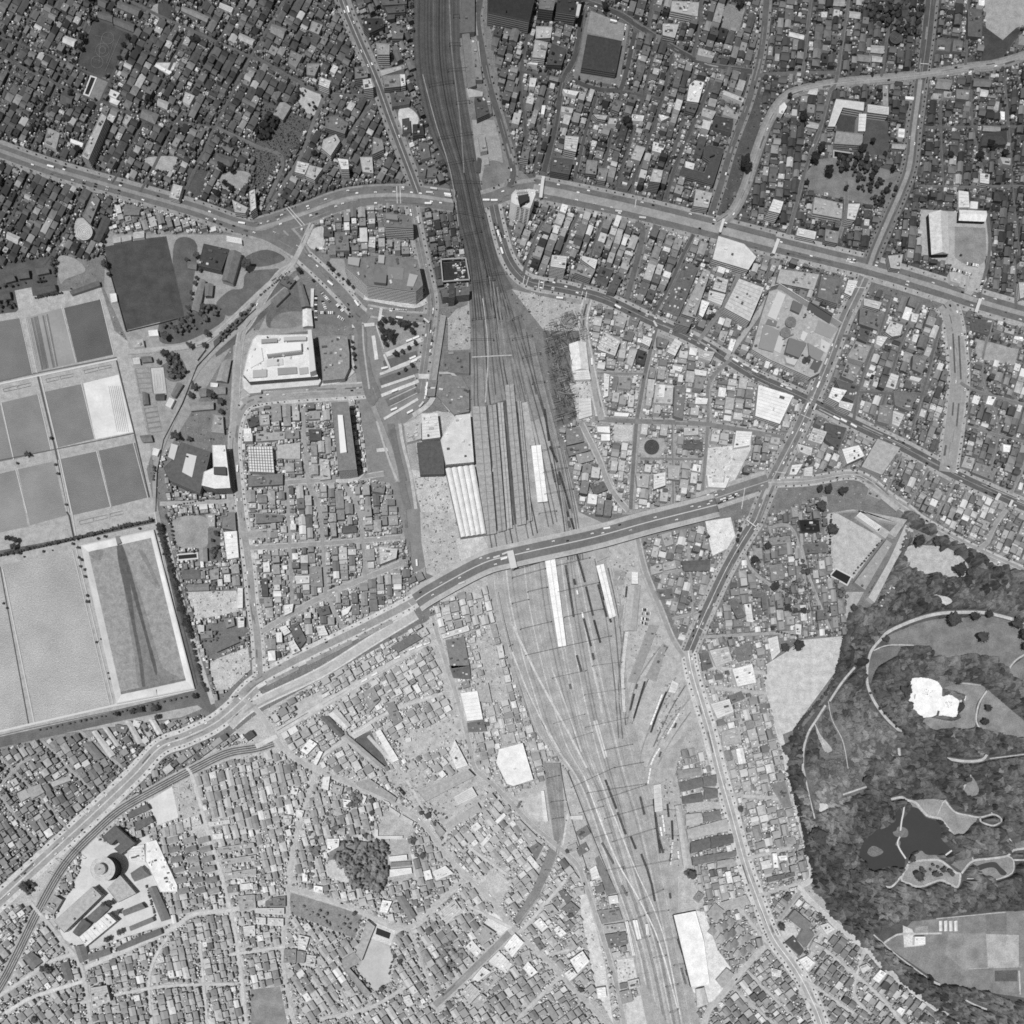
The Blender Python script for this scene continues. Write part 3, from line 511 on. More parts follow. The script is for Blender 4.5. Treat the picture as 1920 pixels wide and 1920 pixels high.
loft('918,1050 926,1120 948,1210 968,1272 1004,1370 1060,1440 1090,1500 1120,1590 1155,1680 1183,1760 1196,1820 1228,1980', '1092,1050 1105,1150 1125,1270 1140,1350 1160,1440 1180,1530 1200,1620 1225,1710 1250,1800 1265,1880 1285,1980', 20, 166)
loft('1070,1055 1090,1150 1125,1300 1160,1440 1190,1540 1225,1680 1250,1800 1285,1980', '1145,1040 1165,1150 1180,1300 1210,1440 1240,1540 1262,1680 1285,1800 1320,1980', 9, 160)
for s in ['22|1110,1010 930,1290 860,1600', '22|1160,1000 1000,1270 900,1570', '22|1260,1280 1130,1450 1010,1680 960,1860 1000,1920', '22|1280,1290 1060,1640 1000,1800', '22|1330,1400 1160,1620 1020,1900', '22|1340,1500 1200,1700 1090,1900']:
    track(smooth(P(s), 6), 150)
for s in ['22|720,420 800,800 840,1200 850,1600', '22|760,420 830,800 850,1200 840,1600', '22|900,560 840,900 800,1300 830,1700', '22|1040,880 900,1260 850,1500', '22|1170,1010 1010,1280 900,1590', '22|1230,1240 1100,1460 1000,1700', '22|1300,1300 1180,1500 1060,1760', '22|690,420 760,760 800,1150 830,1500', '22|1200,1700 1080,1900', '22|620,350 700,760 760,1200 800,1700']:
    track(smooth(P(s), 6), 134)
for s in ['1022,1440 1034,1500 1046,1580 1020,1655 968,1728', '1028,1440 1040,1500 1050,1580 1026,1655 972,1732', '1036,1440 1046,1500 1054,1575', '1044,1440 1048,1500 1056,1570', '22|0,1100 150,1600 260,1920']:
    track(smooth(P(s), 6), 148)
for d in (-5, -1, 3, 7):
    track(offset(smooth(P('-60,1940 0,1848 32,1787 67,1715 105,1645 135,1603 175,1562 225,1518 300,1475 362,1442 425,1412 480,1402 512,1392'), 6), d), 118)
for s in ['1050,1430 1062,1500 1085,1580 1120,1690', '935,1110 955,1200 985,1290 1040,1400']:
    m = MB(); m.ribbon(smooth(P(s), 6), 1.6, .5); m.build('retaining_wall', mat(70, 'plain'))['kind'] = 'structure'
# pale sand strips and worn paths between the tracks of the yard
for s, wd, t in [('22|10,860 200,1250 420,1650 560,1920', 4, 196), ('22|0,1050 160,1440 360,1800', 3, 200), ('22|600,1150 640,1300 690,1600', 5, 178), ('22|300,1180 420,1500 520,1800', 3, 190), ('22|860,900 830,1200 840,1500', 6, 198), ('22|530,760 600,1150 660,1400', 3, 190), ('23|540,60 760,640 960,1000 1100,1300 1240,1800', 2.6, 214), ('23|640,40 900,700 1060,1050 1160,1350 1260,1850', 2.2, 208), ('23|420,340 380,580', 4, 196), ('11|1700,320 1740,700 1720,1100', 1.5, 185), ('11|1620,760 1920,745', 1.6, 190), ('21|90,1100 150,1420', 12, 176), ('10|1450,0 1470,400 1530,900 1560,1300', 2.5, 118), ('10|1250,560 1340,900 1460,1300 1520,1700', 1.5, 150)]:
    m = MB(); m.ribbon(smooth(P(s), 6), wd, nz(.9)); m.build('track_path', mat(t, 'dirt'))['kind'] = 'structure'
# ================================================================ BUILDINGS
def tone_word(t):
    return 'white' if t >= 203 else 'pale grey' if t >= 158 else 'mid grey' if t >= 122 else 'dark grey' if t >= 88 else 'near-black'
def order(p):
    return p
def gable_mesh(q, h, rh, tone_r, eave=.6, hip=0.0):
    """q: four ground corners (map), returns wall and roof meshes; ridge along the longer side"""
    e0 = math.dist(q[0], q[1]); e1 = math.dist(q[1], q[2])
    if e0 < e1: q = q[1:] + q[:1]
    q = list(q)
    o = inset(q, -eave)
    m1 = tuple((o[0][i] + o[3][i]) / 2 for i in (0, 1)); m2 = tuple((o[1][i] + o[2][i]) / 2 for i in (0, 1))
    if hip:
        L_ = math.dist(m1, m2); k = min(.45, hip * math.dist(o[0], o[3]) / 2 / L_)
        m1, m2 = tuple(m1[i] + (m2[i] - m1[i]) * k for i in (0, 1)), tuple(m2[i] + (m1[i] - m2[i]) * k for i in (0, 1))
    r = MB(); V = lambda p, z: (p[0], -p[1], z)
    a, b, c, d = [V(p, h) for p in o]; e, f = V(m1, h + rh), V(m2, h + rh)
    s = area(o) > 0      # map orientation
    fs = [[a, b, f, e], [c, d, e, f], [d, a, e], [b, c, f], [d, c, b, a]]
    for x in fs: r.face(x[::-1] if s else x, tone_r)
    return r, q
def wall_mesh(q, h, tone=None):
    m = MB(); m.prism(q, 0, h, tone, top=False); return m
NB = 0
def bld(spec, h, tone, name='commercial_building', label=None, cat=None, style='flat', wall=None, clutter=None, win=None, box=None, seen='roof', blk=True, desc=None, group=None):
    """box: list of (outline, extra height, tone); style flat / gable / hip / stripes"""
    global NB; NB += 1
    p = P(spec) if isinstance(spec, str) else spec
    q = [up(a, h) for a in p] if seen == 'roof' else p
    c = cen(q); o = empty(name, *c); W = (c[0], -c[1], 0); sz = abs(area(q))
    wt = wall if wall is not None else max(90, min(225, tone + R.choice((0, 20, 40, 60)) + (30 if h > 14 else 0)))
    if blk: block(q); block(p)
    wall_mesh(q, h).build('wall', mat(wt, 'plain'), o, W)
    if style in ('gable', 'hip') and len(q) == 4:
        r, _ = gable_mesh(q, h, min(math.dist(q[0], q[1]), math.dist(q[1], q[2])) * .22, None, .7, 1.0 if style == 'hip' else 0)
        r.build('roof', mat(tone, 'roof'), o, W)
    else:
        kd = 'white' if tone > 195 else 'roof'
        m = MB(); m.prism(inset(q, .55), h - .5, h); m.build('roof', mat(tone, kd), o, W)
        m = MB(); ins = inset(q, .6); ph = .9 if h > 8 else .4
        qq, ii = (q, ins) if area(q) < 0 else (q[::-1], ins[::-1])
        N = len(q)
        for i in range(N):
            j = (i + 1) % N; A, B, Cc, D = qq[i], qq[j], ii[j], ii[i]
            m.face([(A[0], -A[1], h + ph), (B[0], -B[1], h + ph), (Cc[0], -Cc[1], h + ph), (D[0], -D[1], h + ph)])
            m.face([(A[0], -A[1], h), (B[0], -B[1], h), (B[0], -B[1], h + ph), (A[0], -A[1], h + ph)])
            m.face([(Cc[0], -Cc[1], h), (D[0], -D[1], h), (D[0], -D[1], h + ph), (Cc[0], -Cc[1], h + ph)])
        m.build('parapet', mat(min(225, tone + 18), 'plain'), o, W)
        n = clutter if clutter is not None else (0 if h < 7 else min(9, int(sz / 140) + R.randint(0, 2)))
        xs = [a[0] for a in q]; ys = [a[1] for a in q]; ang = math.atan2(q[1][1] - q[0][1], q[1][0] - q[0][0]); inn = inset(q, 2.5)
        for k in range(n):
            for _ in range(14):
                x, y = R.uniform(min(xs), max(xs)), R.uniform(min(ys), max(ys))
                if inside(x, y, inn): break
            else: continue
            a_, b_ = R.uniform(.9, 2.6), R.uniform(.8, 2.2)
            if R.random() < .2: a_ *= 2
            ca, sa = math.cos(ang), math.sin(ang)
            bb = [(x + ca * u - sa * v, y + sa * u + ca * v) for u, v in ((-a_, -b_), (a_, -b_), (a_, b_), (-a_, b_))]
            if not all(inside(*t_, inset(q, .8)) for t_ in bb): continue
            m = MB(); m.prism(bb, h + .01 + k * .004, h + R.uniform(1, 3.4)); m.build('roof_hut' if a_ > 1.7 else 'roof_vent', mat(R.choice((tone + 30, tone - 35, tone + 12, 205, 90)), 'plain'), o, W)
    if tone > 180 and len(q) == 4 and sz > 220 and style == 'flat':
        for k in range(1, 2 + min(7, int(sz ** .5 / 6))):
            f = k / (2 + min(7, int(sz ** .5 / 6))); a_ = [q[0][i] + (q[3][i] - q[0][i]) * f for i in (0, 1)]; b_ = [q[1][i] + (q[2][i] - q[1][i]) * f for i in (0, 1)]
            m = MB(); m.beam([a_[i] + (b_[i] - a_[i]) * .04 for i in (0, 1)], [a_[i] + (b_[i] - a_[i]) * .96 for i in (0, 1)], .16, h + .1); m.build('roof_seam', mat(tone - 58, 'plain'), o, W)
    for s, dh, t in (box or []):
        bq = [up(a, h + dh) for a in P(s)]
        m = MB(); m.prism(bq, h + .02, h + dh); m.build('penthouse', mat(t, 'plain'), o, W)
    fl = win if win is not None else (int(h / 4) if h >= 12 else 0)
    if fl:
        oq = inset(q, -.06)
        for k in range(min(fl, 9)):
            z = (k + .45) * h / fl; m = MB(); m.prism(oq, z, z + h / fl * .4, top=False); m.build('window_row', mat(66 if wt > 90 else 150, 'plain'), o, W)
    if label: tag(o, label, cat or 'building', group)
    else:
        e = [math.dist(q[i], q[(i + 1) % len(q)]) for i in range(len(q))]
        shp = 'long narrow' if len(q) == 4 and max(e) > 3 * min(e) else 'big' if sz > 1500 else 'small' if sz < 260 else ''
        rf = {'flat': 'flat-roofed', 'gable': 'gabled', 'hip': 'hip-roofed'}[style]
        d = ' '.join(x for x in (shp, tone_word(tone), rf, desc or name.replace('_', ' ')) if x)
        auto(o, d, c[0], c[1], cat or 'building', group)
    return o
def many(rows):
    for r in rows: bld(r[0], r[1], r[2], **(r[3] if len(r) > 3 else {}))
G = dict(style='gable'); SHED = dict(name='warehouse', style='gable', cat='shed'); FS = dict(name='shed', cat='shed', clutter=0)
SCH = dict(name='school_building', style='gable', cat='school'); APT = dict(name='apartment_block', cat='apartments')

# ---- landmark buildings with labels of their own
bld('645,487 650,502 688,535 780,547 793,535 783,487 722,478', 40, 122, 'department_store', 'large dark-roofed department store whose curved corner wall is banded with windows', 'department store', wall=240, win=9, clutter=22,
    box=[('11|890,120 980,130 975,205 885,195', 8, 118), ('11|1150,130 1215,145 1180,230 1130,225', 2, 170), ('11|920,-10 965,-5 960,55 915,50', 5, 165), ('11|690,5 780,15 770,75 690,60', 5, 160), ('11|990,80 1110,90 1100,180 985,170', .6, 132)])
bld('454,707 470,717 597,707 602,714 597,722 490,731 489,736 468,738 456,728', 9, 205, 'arcade', 'pale low arcade wrapping the south side of the stepped white store', 'arcade', clutter=0)
bld('465,662 474,637 482,629 585,627 592,690 596,706 468,716 456,702', 21, 214, 'department_store', 'stepped white department store under construction with tall east wing', 'department store', wall=120, win=4, clutter=22,
    box=[('500,646 564,641 565,656 502,664', 9, 226), ('577,618 584,618 592,694 581,698', 17, 205), ('500,664 566,657 567,663 502,671', 3, 120), ('468,662 490,652 494,676 470,690', 2, 224), ('520,690 556,688 557,700 521,703', 2.5, 150), ('500,674 530,672 531,684 500,687', 1.6, 196), ('474,694 500,692 500,706 474,708', 3, 176), ('532,632 574,630 574,637 532,639', 6, 180), ('490,636 520,634 520,641 490,643', 4, 150), ('560,690 577,688 578,700 562,702', 2, 170)])
bld('597,632 635,629 651,632 655,662 655,690 646,710 605,714 602,672', 12, 140, label='block of grey shops with rounded corner between white store and plaza', clutter=16)
bld('621,755 653,753 669,880 635,883', 36, 128, 'office_building', 'long grey office slab with striped end wall and narrow white penthouse', 'office building', wall=220, win=9, clutter=0, box=[('11|612,1192 650,1192 680,1470 632,1478', 5, 226)])
bld('718,399 771,405 775,428 722,425', 34, 112, 'office_building', 'dark office with banded south front just south of the great junction', 'office building', wall=225, win=7, box=[('10|975,1600 1060,1610 1065,1650 975,1640', 6, 135)])
t_ = bld('967,356 987,354 1003,356 1004,365 1000,375 994,391 967,384 958,379 959,365', 42, 205, 'tower_building', 'narrow white office tower with punched windows and roof lattice by the railway', 'office tower', wall=238, win=0, clutter=2, box=[('972,367 991,363 992,374 976,383', 9, 60)])
c_ = t_.location
q_ = [up(a, 42) for a in P('967,384 994,391')]
for k in range(3):
    for j in range(9):
        a = .12 + k * .3; b = a + .18; z = 3 + j * 4.1
        A = tuple(q_[0][i] + (q_[1][i] - q_[0][i]) * a for i in (0, 1)); B = tuple(q_[0][i] + (q_[1][i] - q_[0][i]) * b for i in (0, 1))
        m = MB(); m.prism([(A[0], A[1]), (B[0], B[1]), (B[0], B[1] + .25), (A[0], A[1] + .25)], z, z + 1.6); m.build('window', mat(70, 'plain'), t_, tuple(c_))
m = MB()
for k in range(7):
    a = up((968 + k * 3, 346 + abs(k - 3)), 60); b = up((972 + k * 2.9, 370), 44); m.beam(a, b, .25, 58, 43)
for k in range(4): m.beam(up((968, 347 + k * 7), 58 - 3 * k), up((989, 345 + k * 7), 58 - 3 * k), .25, 57 - 4 * k)
m.build('roof_lattice', mat(120, 'plain'), t_, tuple(c_))
# round tower
h = 40; cx, cy = up((192.4, 1629.6), h)
t_ = empty('round_tower', cx, cy); tag(t_, 'round office tower with concentric pale roof and long dark crescent shadow', 'office tower'); block([(cx + 26 * math.cos(a * .4), cy + 26 * math.sin(a * .4)) for a in range(16)]); block([(193 + 26 * math.cos(a * .4), 1630 + 26 * math.sin(a * .4)) for a in range(16)])
circ = lambda x, y, r, n=48: [(x + r * math.cos(2 * math.pi * k / n), y + r * math.sin(2 * math.pi * k / n)) for k in range(n)]
W = (cx, -cy, 0)
m = MB(); m.prism(circ(cx, cy, 22), 0, h, top=False); m.build('wall', mat(96, 'plain'), t_, W)
m = MB(); m.prism(circ(cx, cy, 23), h - .8, h); m.build('roof', mat(190, 'roof'), t_, W)
m = MB()
for r0 in (22.2, 15.5):
    a, b = circ(cx, cy, r0), circ(cx, cy, r0 + .7)
    for i in range(48):
        j = (i + 1) % 48; m.face([(a[i][0], -a[i][1], h + .5), (a[j][0], -a[j][1], h + .5), (b[j][0], -b[j][1], h + .5), (b[i][0], -b[i][1], h + .5)][::-1])
m.build('parapet', mat(210, 'plain'), t_, W)
m = MB(); m.prism(circ(cx - 2.5, cy, 10.5), h, h + 9); m.build('penthouse', mat(176, 'roof'), t_, W)
m = MB(); m.prism(circ(cx - 2.5, cy, .9, 10), h + 9, h + 13); m.build('mast', mat(60, 'plain'), t_, W)
for k in range(8):
    m = MB(); m.prism(circ(cx, cy, 22.12), 3 + k * 4.6, 5.2 + k * 4.6, top=False); m.build('window_row', mat(46, 'plain'), t_, W)
# round annexes
def drum(x, y, r, h, tone, name, label, cat, px=None):
    x, y = up((x, y), h); o = empty(name, x, y); tag(o, label, cat)
    m = MB(); m.prism(circ(x, y, r, 32), 0, h, top=False); m.build('wall', mat(tone - 30, 'plain'), o, (x, -y, 0))
    m = MB(); m.prism(circ(x, y, r + .3, 32), h - .5, h); m.build('roof', mat(tone, 'roof'), o, (x, -y, 0))
    m = MB()
    for k in range(4):
        a = circ(x, y, r * (.25 + .2 * k), 32)
        for i in range(32):
            j = (i + 1) % 32; m.beam(a[i], a[j], .22, h + .2)
    m.build('ring_rail', mat(tone - 50, 'plain'), o, (x, -y, 0)); block(circ(x, y, r + 1, 12)); return o
drum(158, 435, 15, 9, 186, 'ramp_building', 'spiral pale ramp building with ringed round roof beside the west avenue', 'building')
drum(1483, 603.5, 10, 20, 132, 'roof_tank', 'northern of the two round ribbed tanks on the big roof', 'tank')
drum(1473, 623, 9.5, 20, 136, 'roof_tank', 'southern of the two round ribbed tanks on the big roof', 'tank')
drum(1222, 838, 14, 1.2, 84, 'round_court', 'dark round court on a pale corner plot', 'court')
drum(1680, 70, 11.5, 7, 92, 'round_hall', 'dark round hall among trees west of the eastern tree avenue', 'hall')

BL = [
 # north west
 ('00|735,90 845,115 840,165 735,130', 8, 100, SCH), ('00|855,130 1010,185 1000,240 855,180', 8, 104, SCH), ('00|890,10 1060,70 1030,120 880,55', 9, 110, SCH),
 ('00|760,850 800,880 665,1200 612,1170', 26, 168, APT), ('00|1070,820 1190,860 1160,930 1050,880', 9, 118, dict(style='hip')), ('00|1370,45 1570,130 1550,165 1360,80', 8, 130, G), ('00|1650,20 1750,60 1735,95 1640,55', 6, 190, FS),
 ('00|530,1040 625,1075 615,1105 525,1065', 8, 222, FS), ('00|490,270 575,300 550,350 470,315', 7, 195, G), ('00|700,1440 750,1500 680,1680 620,1620', 9, 118, {}), ('00|770,1630 830,1650 745,1815 700,1800', 9, 84, SHED),
 ('00|940,1530 1060,1560 1040,1610 930,1610', 7, 120, G), ('00|850,1790 905,1775 905,1815 850,1825', 5, 176, FS), ('00|912,1772 985,1765 985,1800 912,1815', 5, 170, FS), ('00|1000,1745 1080,1735 1080,1780 1000,1790', 6, 186, FS),
 ('00|1700,1770 1810,1790 1815,1830 1700,1810', 7, 218, FS), ('382,457 430,468 415,508 372,498', 12, 74, dict(name='hall', style='flat', clutter=8)), ('01|1720,-40 1810,-20 1745,205 1665,180', 11, 114, SHED), ('00|1630,1150 1760,1190 1730,1250 1610,1200', 8, 94, dict(name='temple', style='hip', cat='temple')),
 ('00|1800,250 1910,300 1890,340 1790,290', 7, 165, G), ('00|830,670 900,700 870,740 815,710', 8, 205, {}), ('00|830,730 900,760 880,790 820,765', 6, 205, {}), ('00|1170,480 1290,540 1270,560 1160,500', 7, 222, {}),
 ('00|1390,690 1460,720 1420,790 1370,760', 8, 175, {}), ('00|1190,740 1270,770 1250,820 1180,790', 7, 160, G), ('00|950,860 990,880 950,940 920,920', 9, 170, {}), ('00|360,960 450,1000 420,1120 330,1080', 9, 150, {}), ('00|60,1740 150,1780 130,1830 50,1790', 7, 172, G),
 ('00|1740,1500 1860,1560 1840,1600 1760,1590', 14, 170, {}), ('00|1870,1440 1910,1420 1920,1560 1880,1590', 22, 190, APT), ('00|1300,1380 1370,1400 1340,1500 1270,1480', 12, 180, {}), ('00|480,680 560,720 530,800 450,770', 7, 92, G),
 # north centre
 ('10|810,140 950,140 960,200 850,250 805,205', 14, 62, dict(name='cinema', cat='cinema')), ('10|900,325 1000,335 1000,410 915,410', 26, 150, dict(name='office_building')), ('10|950,570 1078,560 1080,650 962,662', 12, 130, {}), ('10|1080,560 1116,560 1122,640 1086,650', 13, 206, {}),
 ('10|740,510 830,500 838,580 742,592', 20, 122, {}), ('10|800,600 860,590 878,660 808,670', 24, 190, {}), ('10|480,580 560,610 545,665 470,635', 16, 190, {}), ('10|520,880 610,870 690,930 665,1005 520,960', 12, 112, {}),
 ('10|505,1050 600,1010 630,1060 560,1170 492,1110', 15, 172, {}), ('10|612,1190 690,1200 696,1270 640,1270', 26, 214, {}), ('10|880,1030 945,1050 960,1120 872,1160', 18, 130, {}), ('10|780,1180 870,1180 880,1300 800,1290', 9, 172, {}),
 ('10|310,1210 400,1230 365,1310 290,1290', 12, 190, {}), ('10|400,1240 500,1265 440,1350 370,1320', 13, 176, {}), ('10|850,1780 895,1780 892,1860 842,1850', 16, 195, {}), ('10|590,1760 690,1770 700,1880 600,1880', 12, 122, {}), ('10|510,1700 575,1700 575,1780 505,1770', 9, 82, {}),
 ('10|1095,895 1150,885 1160,990 1100,1000', 9, 74, {}), ('10|1175,935 1250,930 1260,1010 1175,1020', 12, 58, {}), ('10|1535,-60 1640,-60 1640,240 1530,250', 10, 104, dict(name='station_building', clutter=2)), ('10|1545,258 1600,250 1650,640 1590,660', 8, 118, dict(name='station_building', clutter=0)), ('10|1604,300 1650,300 1698,600 1648,600', 9, 132, {}),
 ('10|1640,730 1720,730 1750,850 1660,890', 12, 84, {}), ('10|1722,760 1760,760 1770,850 1740,860', 8, 112, {}), ('10|1665,1010 1710,1005 1735,1130 1685,1140', 10, 148, {}), ('10|1700,1180 1740,1170 1750,1230 1710,1240', 4, 150, FS), ('10|1580,660 1700,690 1700,720 1600,730', 5, 165, FS),
 ('916,-30 1002,-30 1002,0 992,40 915,23', 28, 56, dict(name='theatre', cat='theatre', clutter=1, wall=150)), ('10|990,60 1040,90 1040,140 980,150', 9, 84, {}), ('10|930,-40 1130,-40 1130,30 950,40', 12, 96, {}), ('10|970,60 1110,40 1120,90 990,100', 12, 90, {}), ('10|1020,180 1110,220 1100,290 1020,290', 12, 110, {}), ('10|930,530 1110,490 1112,515 945,570', 10, 170, {}), ('10|1010,700 1160,740 1150,780 1020,800', 8, 90, {}), ('10|1220,1070 1290,1080 1310,1180 1240,1200', 10, 100, {}), ('10|1290,1260 1360,1270 1350,1330 1280,1330', 9, 110, {}), ('10|1210,1240 1280,1250 1270,1320 1220,1320', 10, 104, {}),
 ('10|1660,1180 1690,1190 1680,1290 1650,1290', 4, 80, FS), ('10|1640,300 1670,310 1690,500 1660,500', 5, 150, {}),
 ('10|180,770 260,800 200,900 130,860', 8, 150, G), ('10|120,180 230,220 200,290 110,240', 9, 130, G), ('10|380,480 480,480 440,570 380,560', 9, 140, {}), ('10|260,380 350,420 300,510 240,470', 10, 128, {}), ('10|420,160 500,190 470,260 400,230', 9, 150, {}),
 # north centre right
 ('20|210,-60 330,-60 325,0 308,80 200,66', 26, 116, dict(name='cinema', cat='cinema', wall=100)), ('20|350,-60 535,-60 520,10 475,110 330,90', 26, 58, dict(name='cinema', cat='cinema', wall=70, box=[('20|492,28 520,32 500,122 478,116', 3, 190)])),
 ('20|565,260 825,310 778,550 520,508', 12, 66, dict(name='theatre', cat='theatre', clutter=1, wall=120)), ('20|180,200 300,205 290,285 178,290', 14, 176, {}), ('20|172,300 268,320 245,440 150,430', 20, 164, {}), ('20|300,325 410,372 372,490 255,485', 14, 78, {}),
 ('20|1200,10 1400,20 1392,125 1190,85', 16, 168, {}), ('20|1130,180 1250,185 1220,285 1130,265', 12, 172, {}), ('20|1400,360 1520,400 1508,440 1390,415', 11, 162, {}), ('20|1330,640 1370,605 1440,620 1398,770 1310,758', 16, 208, {}), ('20|1312,772 1398,785 1370,850 1302,830', 12, 90, {}),
 ('20|1432,810 1530,838 1500,895 1420,866', 8, 165, {}), ('20|1522,870 1660,895 1640,1000 1502,960', 10, 74, {}), ('20|1440,1105 1475,1090 1590,1120 1510,1378 1262,1308 1274,1250 1440,1300 1485,1200 1440,1170', 14, 76, dict(name='hotel_block', clutter=3)), ('20|1302,1210 1370,1228 1358,1280 1300,1260', 7, 205, {}),
 ('20|1380,1420 1500,1450 1470,1560 1360,1545', 16, 166, {}), ('20|1060,1270 1130,1280 1112,1370 1032,1360', 32, 172, dict(name='office_building', wall=150)), ('20|300,1180 460,1200 430,1310 290,1285', 16, 82, {}), ('20|90,1095 135,1100 122,1195 62,1185', 18, 112, {}), ('20|400,1020 500,1030 480,1140 390,1120', 18, 188, {}), ('20|380,670 500,690 480,720 400,700', 9, 210, {}),
 ('20|170,450 200,440 190,490 110,480', 9, 205, {}), ('20|135,585 185,590 170,655 125,650', 9, 200, {}), ('20|225,790 252,792 240,860 215,855', 8, 220, {}), ('20|370,800 460,815 450,850 370,840', 10, 180, {}), ('20|730,885 790,895 780,935 720,930', 10, 165, {}), ('20|900,860 990,870 980,910 900,905', 10, 205, {}), ('20|1060,1065 1150,1090 1120,1150 1050,1130', 9, 210, {}), ('20|1130,180 1250,185 1220,285 1130,265', 0.1, 172, {}) if False else ('20|610,860 715,870 700,900 640,890', 12, 170, {}),
 ('20|760,750 830,765 800,840 745,820', 12, 112, {}), ('20|930,1090 1000,1110 960,1210 890,1190', 11, 165, {}), ('20|560,1200 640,1210 630,1310 550,1300', 14, 134, {}), ('20|650,1260 720,1270 700,1360 640,1350', 12, 130, {}), ('20|800,1340 900,1370 870,1420 795,1410', 8, 90, {}), ('20|1600,790 1700,860 1690,900 1580,860', 10, 150, {}), ('20|1590,680 1740,740 1730,770 1580,710', 10, 180, {}), ('20|1100,860 1180,880 1120,910', 9, 210, {}),
 # north east
 ('30|510,745 720,770 715,832 560,806 500,950 450,950', 14, 198, dict(name='school_building', cat='school', clutter=0)), ('30|748,785 905,805 903,862 745,842', 14, 196, dict(name='school_building', cat='school', clutter=0)), ('30|682,855 737,857 727,985 675,985', 14, 210, dict(name='school_building', cat='school', clutter=0)), ('30|512,985 710,1010 704,1092 495,1078', 12, 146, dict(name='gymnasium', cat='school', clutter=0)),
 ('1742,400 1776,399 1779,476 1747,477', 11, 200, dict(name='market_hall', label='large white gabled hall standing on the pale yard in the north east', cat='hall', style='gable', wall=50)), ('1799,394 1849,396 1847,415 1798,413', 8, 222, dict(name='hall', label='white oblong hall at the north edge of the pale yard', cat='hall', style='gable', wall=50)),
 ('30|1430,1430 1502,1440 1510,1555 1430,1555', 8, 208, {}), ('30|1520,1510 1575,1515 1570,1568 1515,1563', 6, 214, {}), ('30|772,340 870,347 860,400 770,392', 8, 160, G), ('30|350,1480 560,1530 550,1640 335,1600', 15, 160, {}), ('30|602,1530 690,1530 650,1650 592,1640', 22, 196, {}), ('30|225,1710 360,1740 350,1795 212,1765', 12, 206, {}), ('30|432,1720 530,1740 520,1825 425,1805', 12, 140, {}),
 ('30|40,1495 115,1515 88,1600 5,1580', 30, 210, dict(name='office_building')), ('30|495,0 575,0 570,45 490,40', 8, 155, G), ('30|1270,590 1380,600 1360,670 1255,660', 8, 130, SHED), ('30|1540,590 1670,600 1665,650 1540,645', 8, 112, SHED), ('30|1412,670 1512,680 1500,750 1412,740', 9, 126, {}), ('30|1270,290 1370,300 1362,390 1262,380', 10, 102, {}), ('30|1392,300 1460,310 1450,390 1382,385', 10, 112, {}),
 ('30|1620,1000 1785,980 1790,1080 1600,1092', 12, 74, dict(name='temple', style='hip', cat='temple')), ('30|1615,945 1740,955 1738,985 1612,980', 8, 142, G), ('30|932,1080 1030,1085 1025,1118 930,1110', 8, 160, G), ('30|978,965 1025,970 1020,1035 975,1030', 9, 226, {}), ('30|1742,835 1775,840 1775,900 1747,897', 7, 236, {}), ('30|85,800 120,768 142,800 110,858 80,850', 10, 212, {}), ('30|315,672 370,665 365,710 300,702', 8, 195, G), ('30|400,90 445,90 440,130 400,130', 7, 190, {}), ('30|160,240 270,265 265,295 160,270', 8, 205, G),
 ('30|1580,-10 1625,-10 1622,45 1580,40', 7, 228, {}), ('30|1700,760 1735,765 1725,830 1695,820', 7, 170, {}), ('30|1595,670 1650,680 1640,725 1590,720', 8, 195, G), ('30|1240,700 1300,705 1295,745 1240,740', 8, 160, {}), ('30|1320,685 1375,690 1370,735 1320,730', 8, 155, {}), ('30|610,85 690,95 685,140 610,130', 8, 165, G), ('30|670,410 770,420 765,465 670,455', 8, 130, G), ('30|780,420 855,430 850,465 780,460', 8, 172, G), ('30|1030,722 1095,728 1092,750 1030,745', 6, 222, {}), ('30|1410,1310 1450,1315 1445,1380 1408,1375', 8, 170, G), ('30|1590,1300 1660,1310 1655,1380 1590,1370', 12, 205, {}), ('30|290,910 380,930 370,965 290,950', 8, 170, G), ('30|1740,1180 1820,1190 1815,1240 1760,1230', 10, 165, {}), ('30|860,640 900,640 900,800 865,790', 7, 150, {}), ('30|1500,70 1600,75 1600,280 1500,270', 8, 96, dict(name='shed', cat='shed')),
 # west: waterworks offices and park
 ('01|30,160 100,140 115,180 40,200', 7, 96, G), ('01|130,110 215,100 220,160 140,170', 7, 96, G), ('01|265,95 360,90 368,122 280,140', 7, 104, G), ('01|245,218 408,205 418,255 268,290', 9, 88, G), ('01|0,270 70,260 80,320 0,330', 7, 90, G), ('01|525,265 740,185 748,218 535,288', 7, 102, G), ('01|822,285 870,280 880,340 835,350', 6, 215, FS),
 ('01|1500,172 1540,185 1490,420 1436,400', 8, 126, G), ('01|1540,210 1598,212 1588,300 1538,300', 8, 120, G), ('01|1410,40 1480,50 1470,100 1410,90', 6, 112, G), ('01|1110,560 1180,552 1190,598 1118,602', 7, 224, FS), ('01|1000,640 1070,622 1080,675 1002,688', 8, 168, {}), ('01|995,768 1045,760 1052,808 1002,812', 7, 195, FS), ('01|1060,758 1130,752 1140,790 1068,796', 6, 112, G),
 ('01|1330,950 1370,965 1312,1060 1282,1042', 7, 118, G), ('01|1270,1060 1310,1080 1280,1140 1240,1120', 7, 205, FS), ('01|1070,1020 1105,1030 1115,1110 1075,1115', 6, 110, G), ('01|1170,1040 1235,1035 1230,1075 1168,1075', 6, 84, G), ('01|1050,1350 1130,1340 1145,1390 1070,1395', 6, 122, G), ('01|1150,1440 1200,1450 1180,1500 1140,1490', 6, 215, FS),
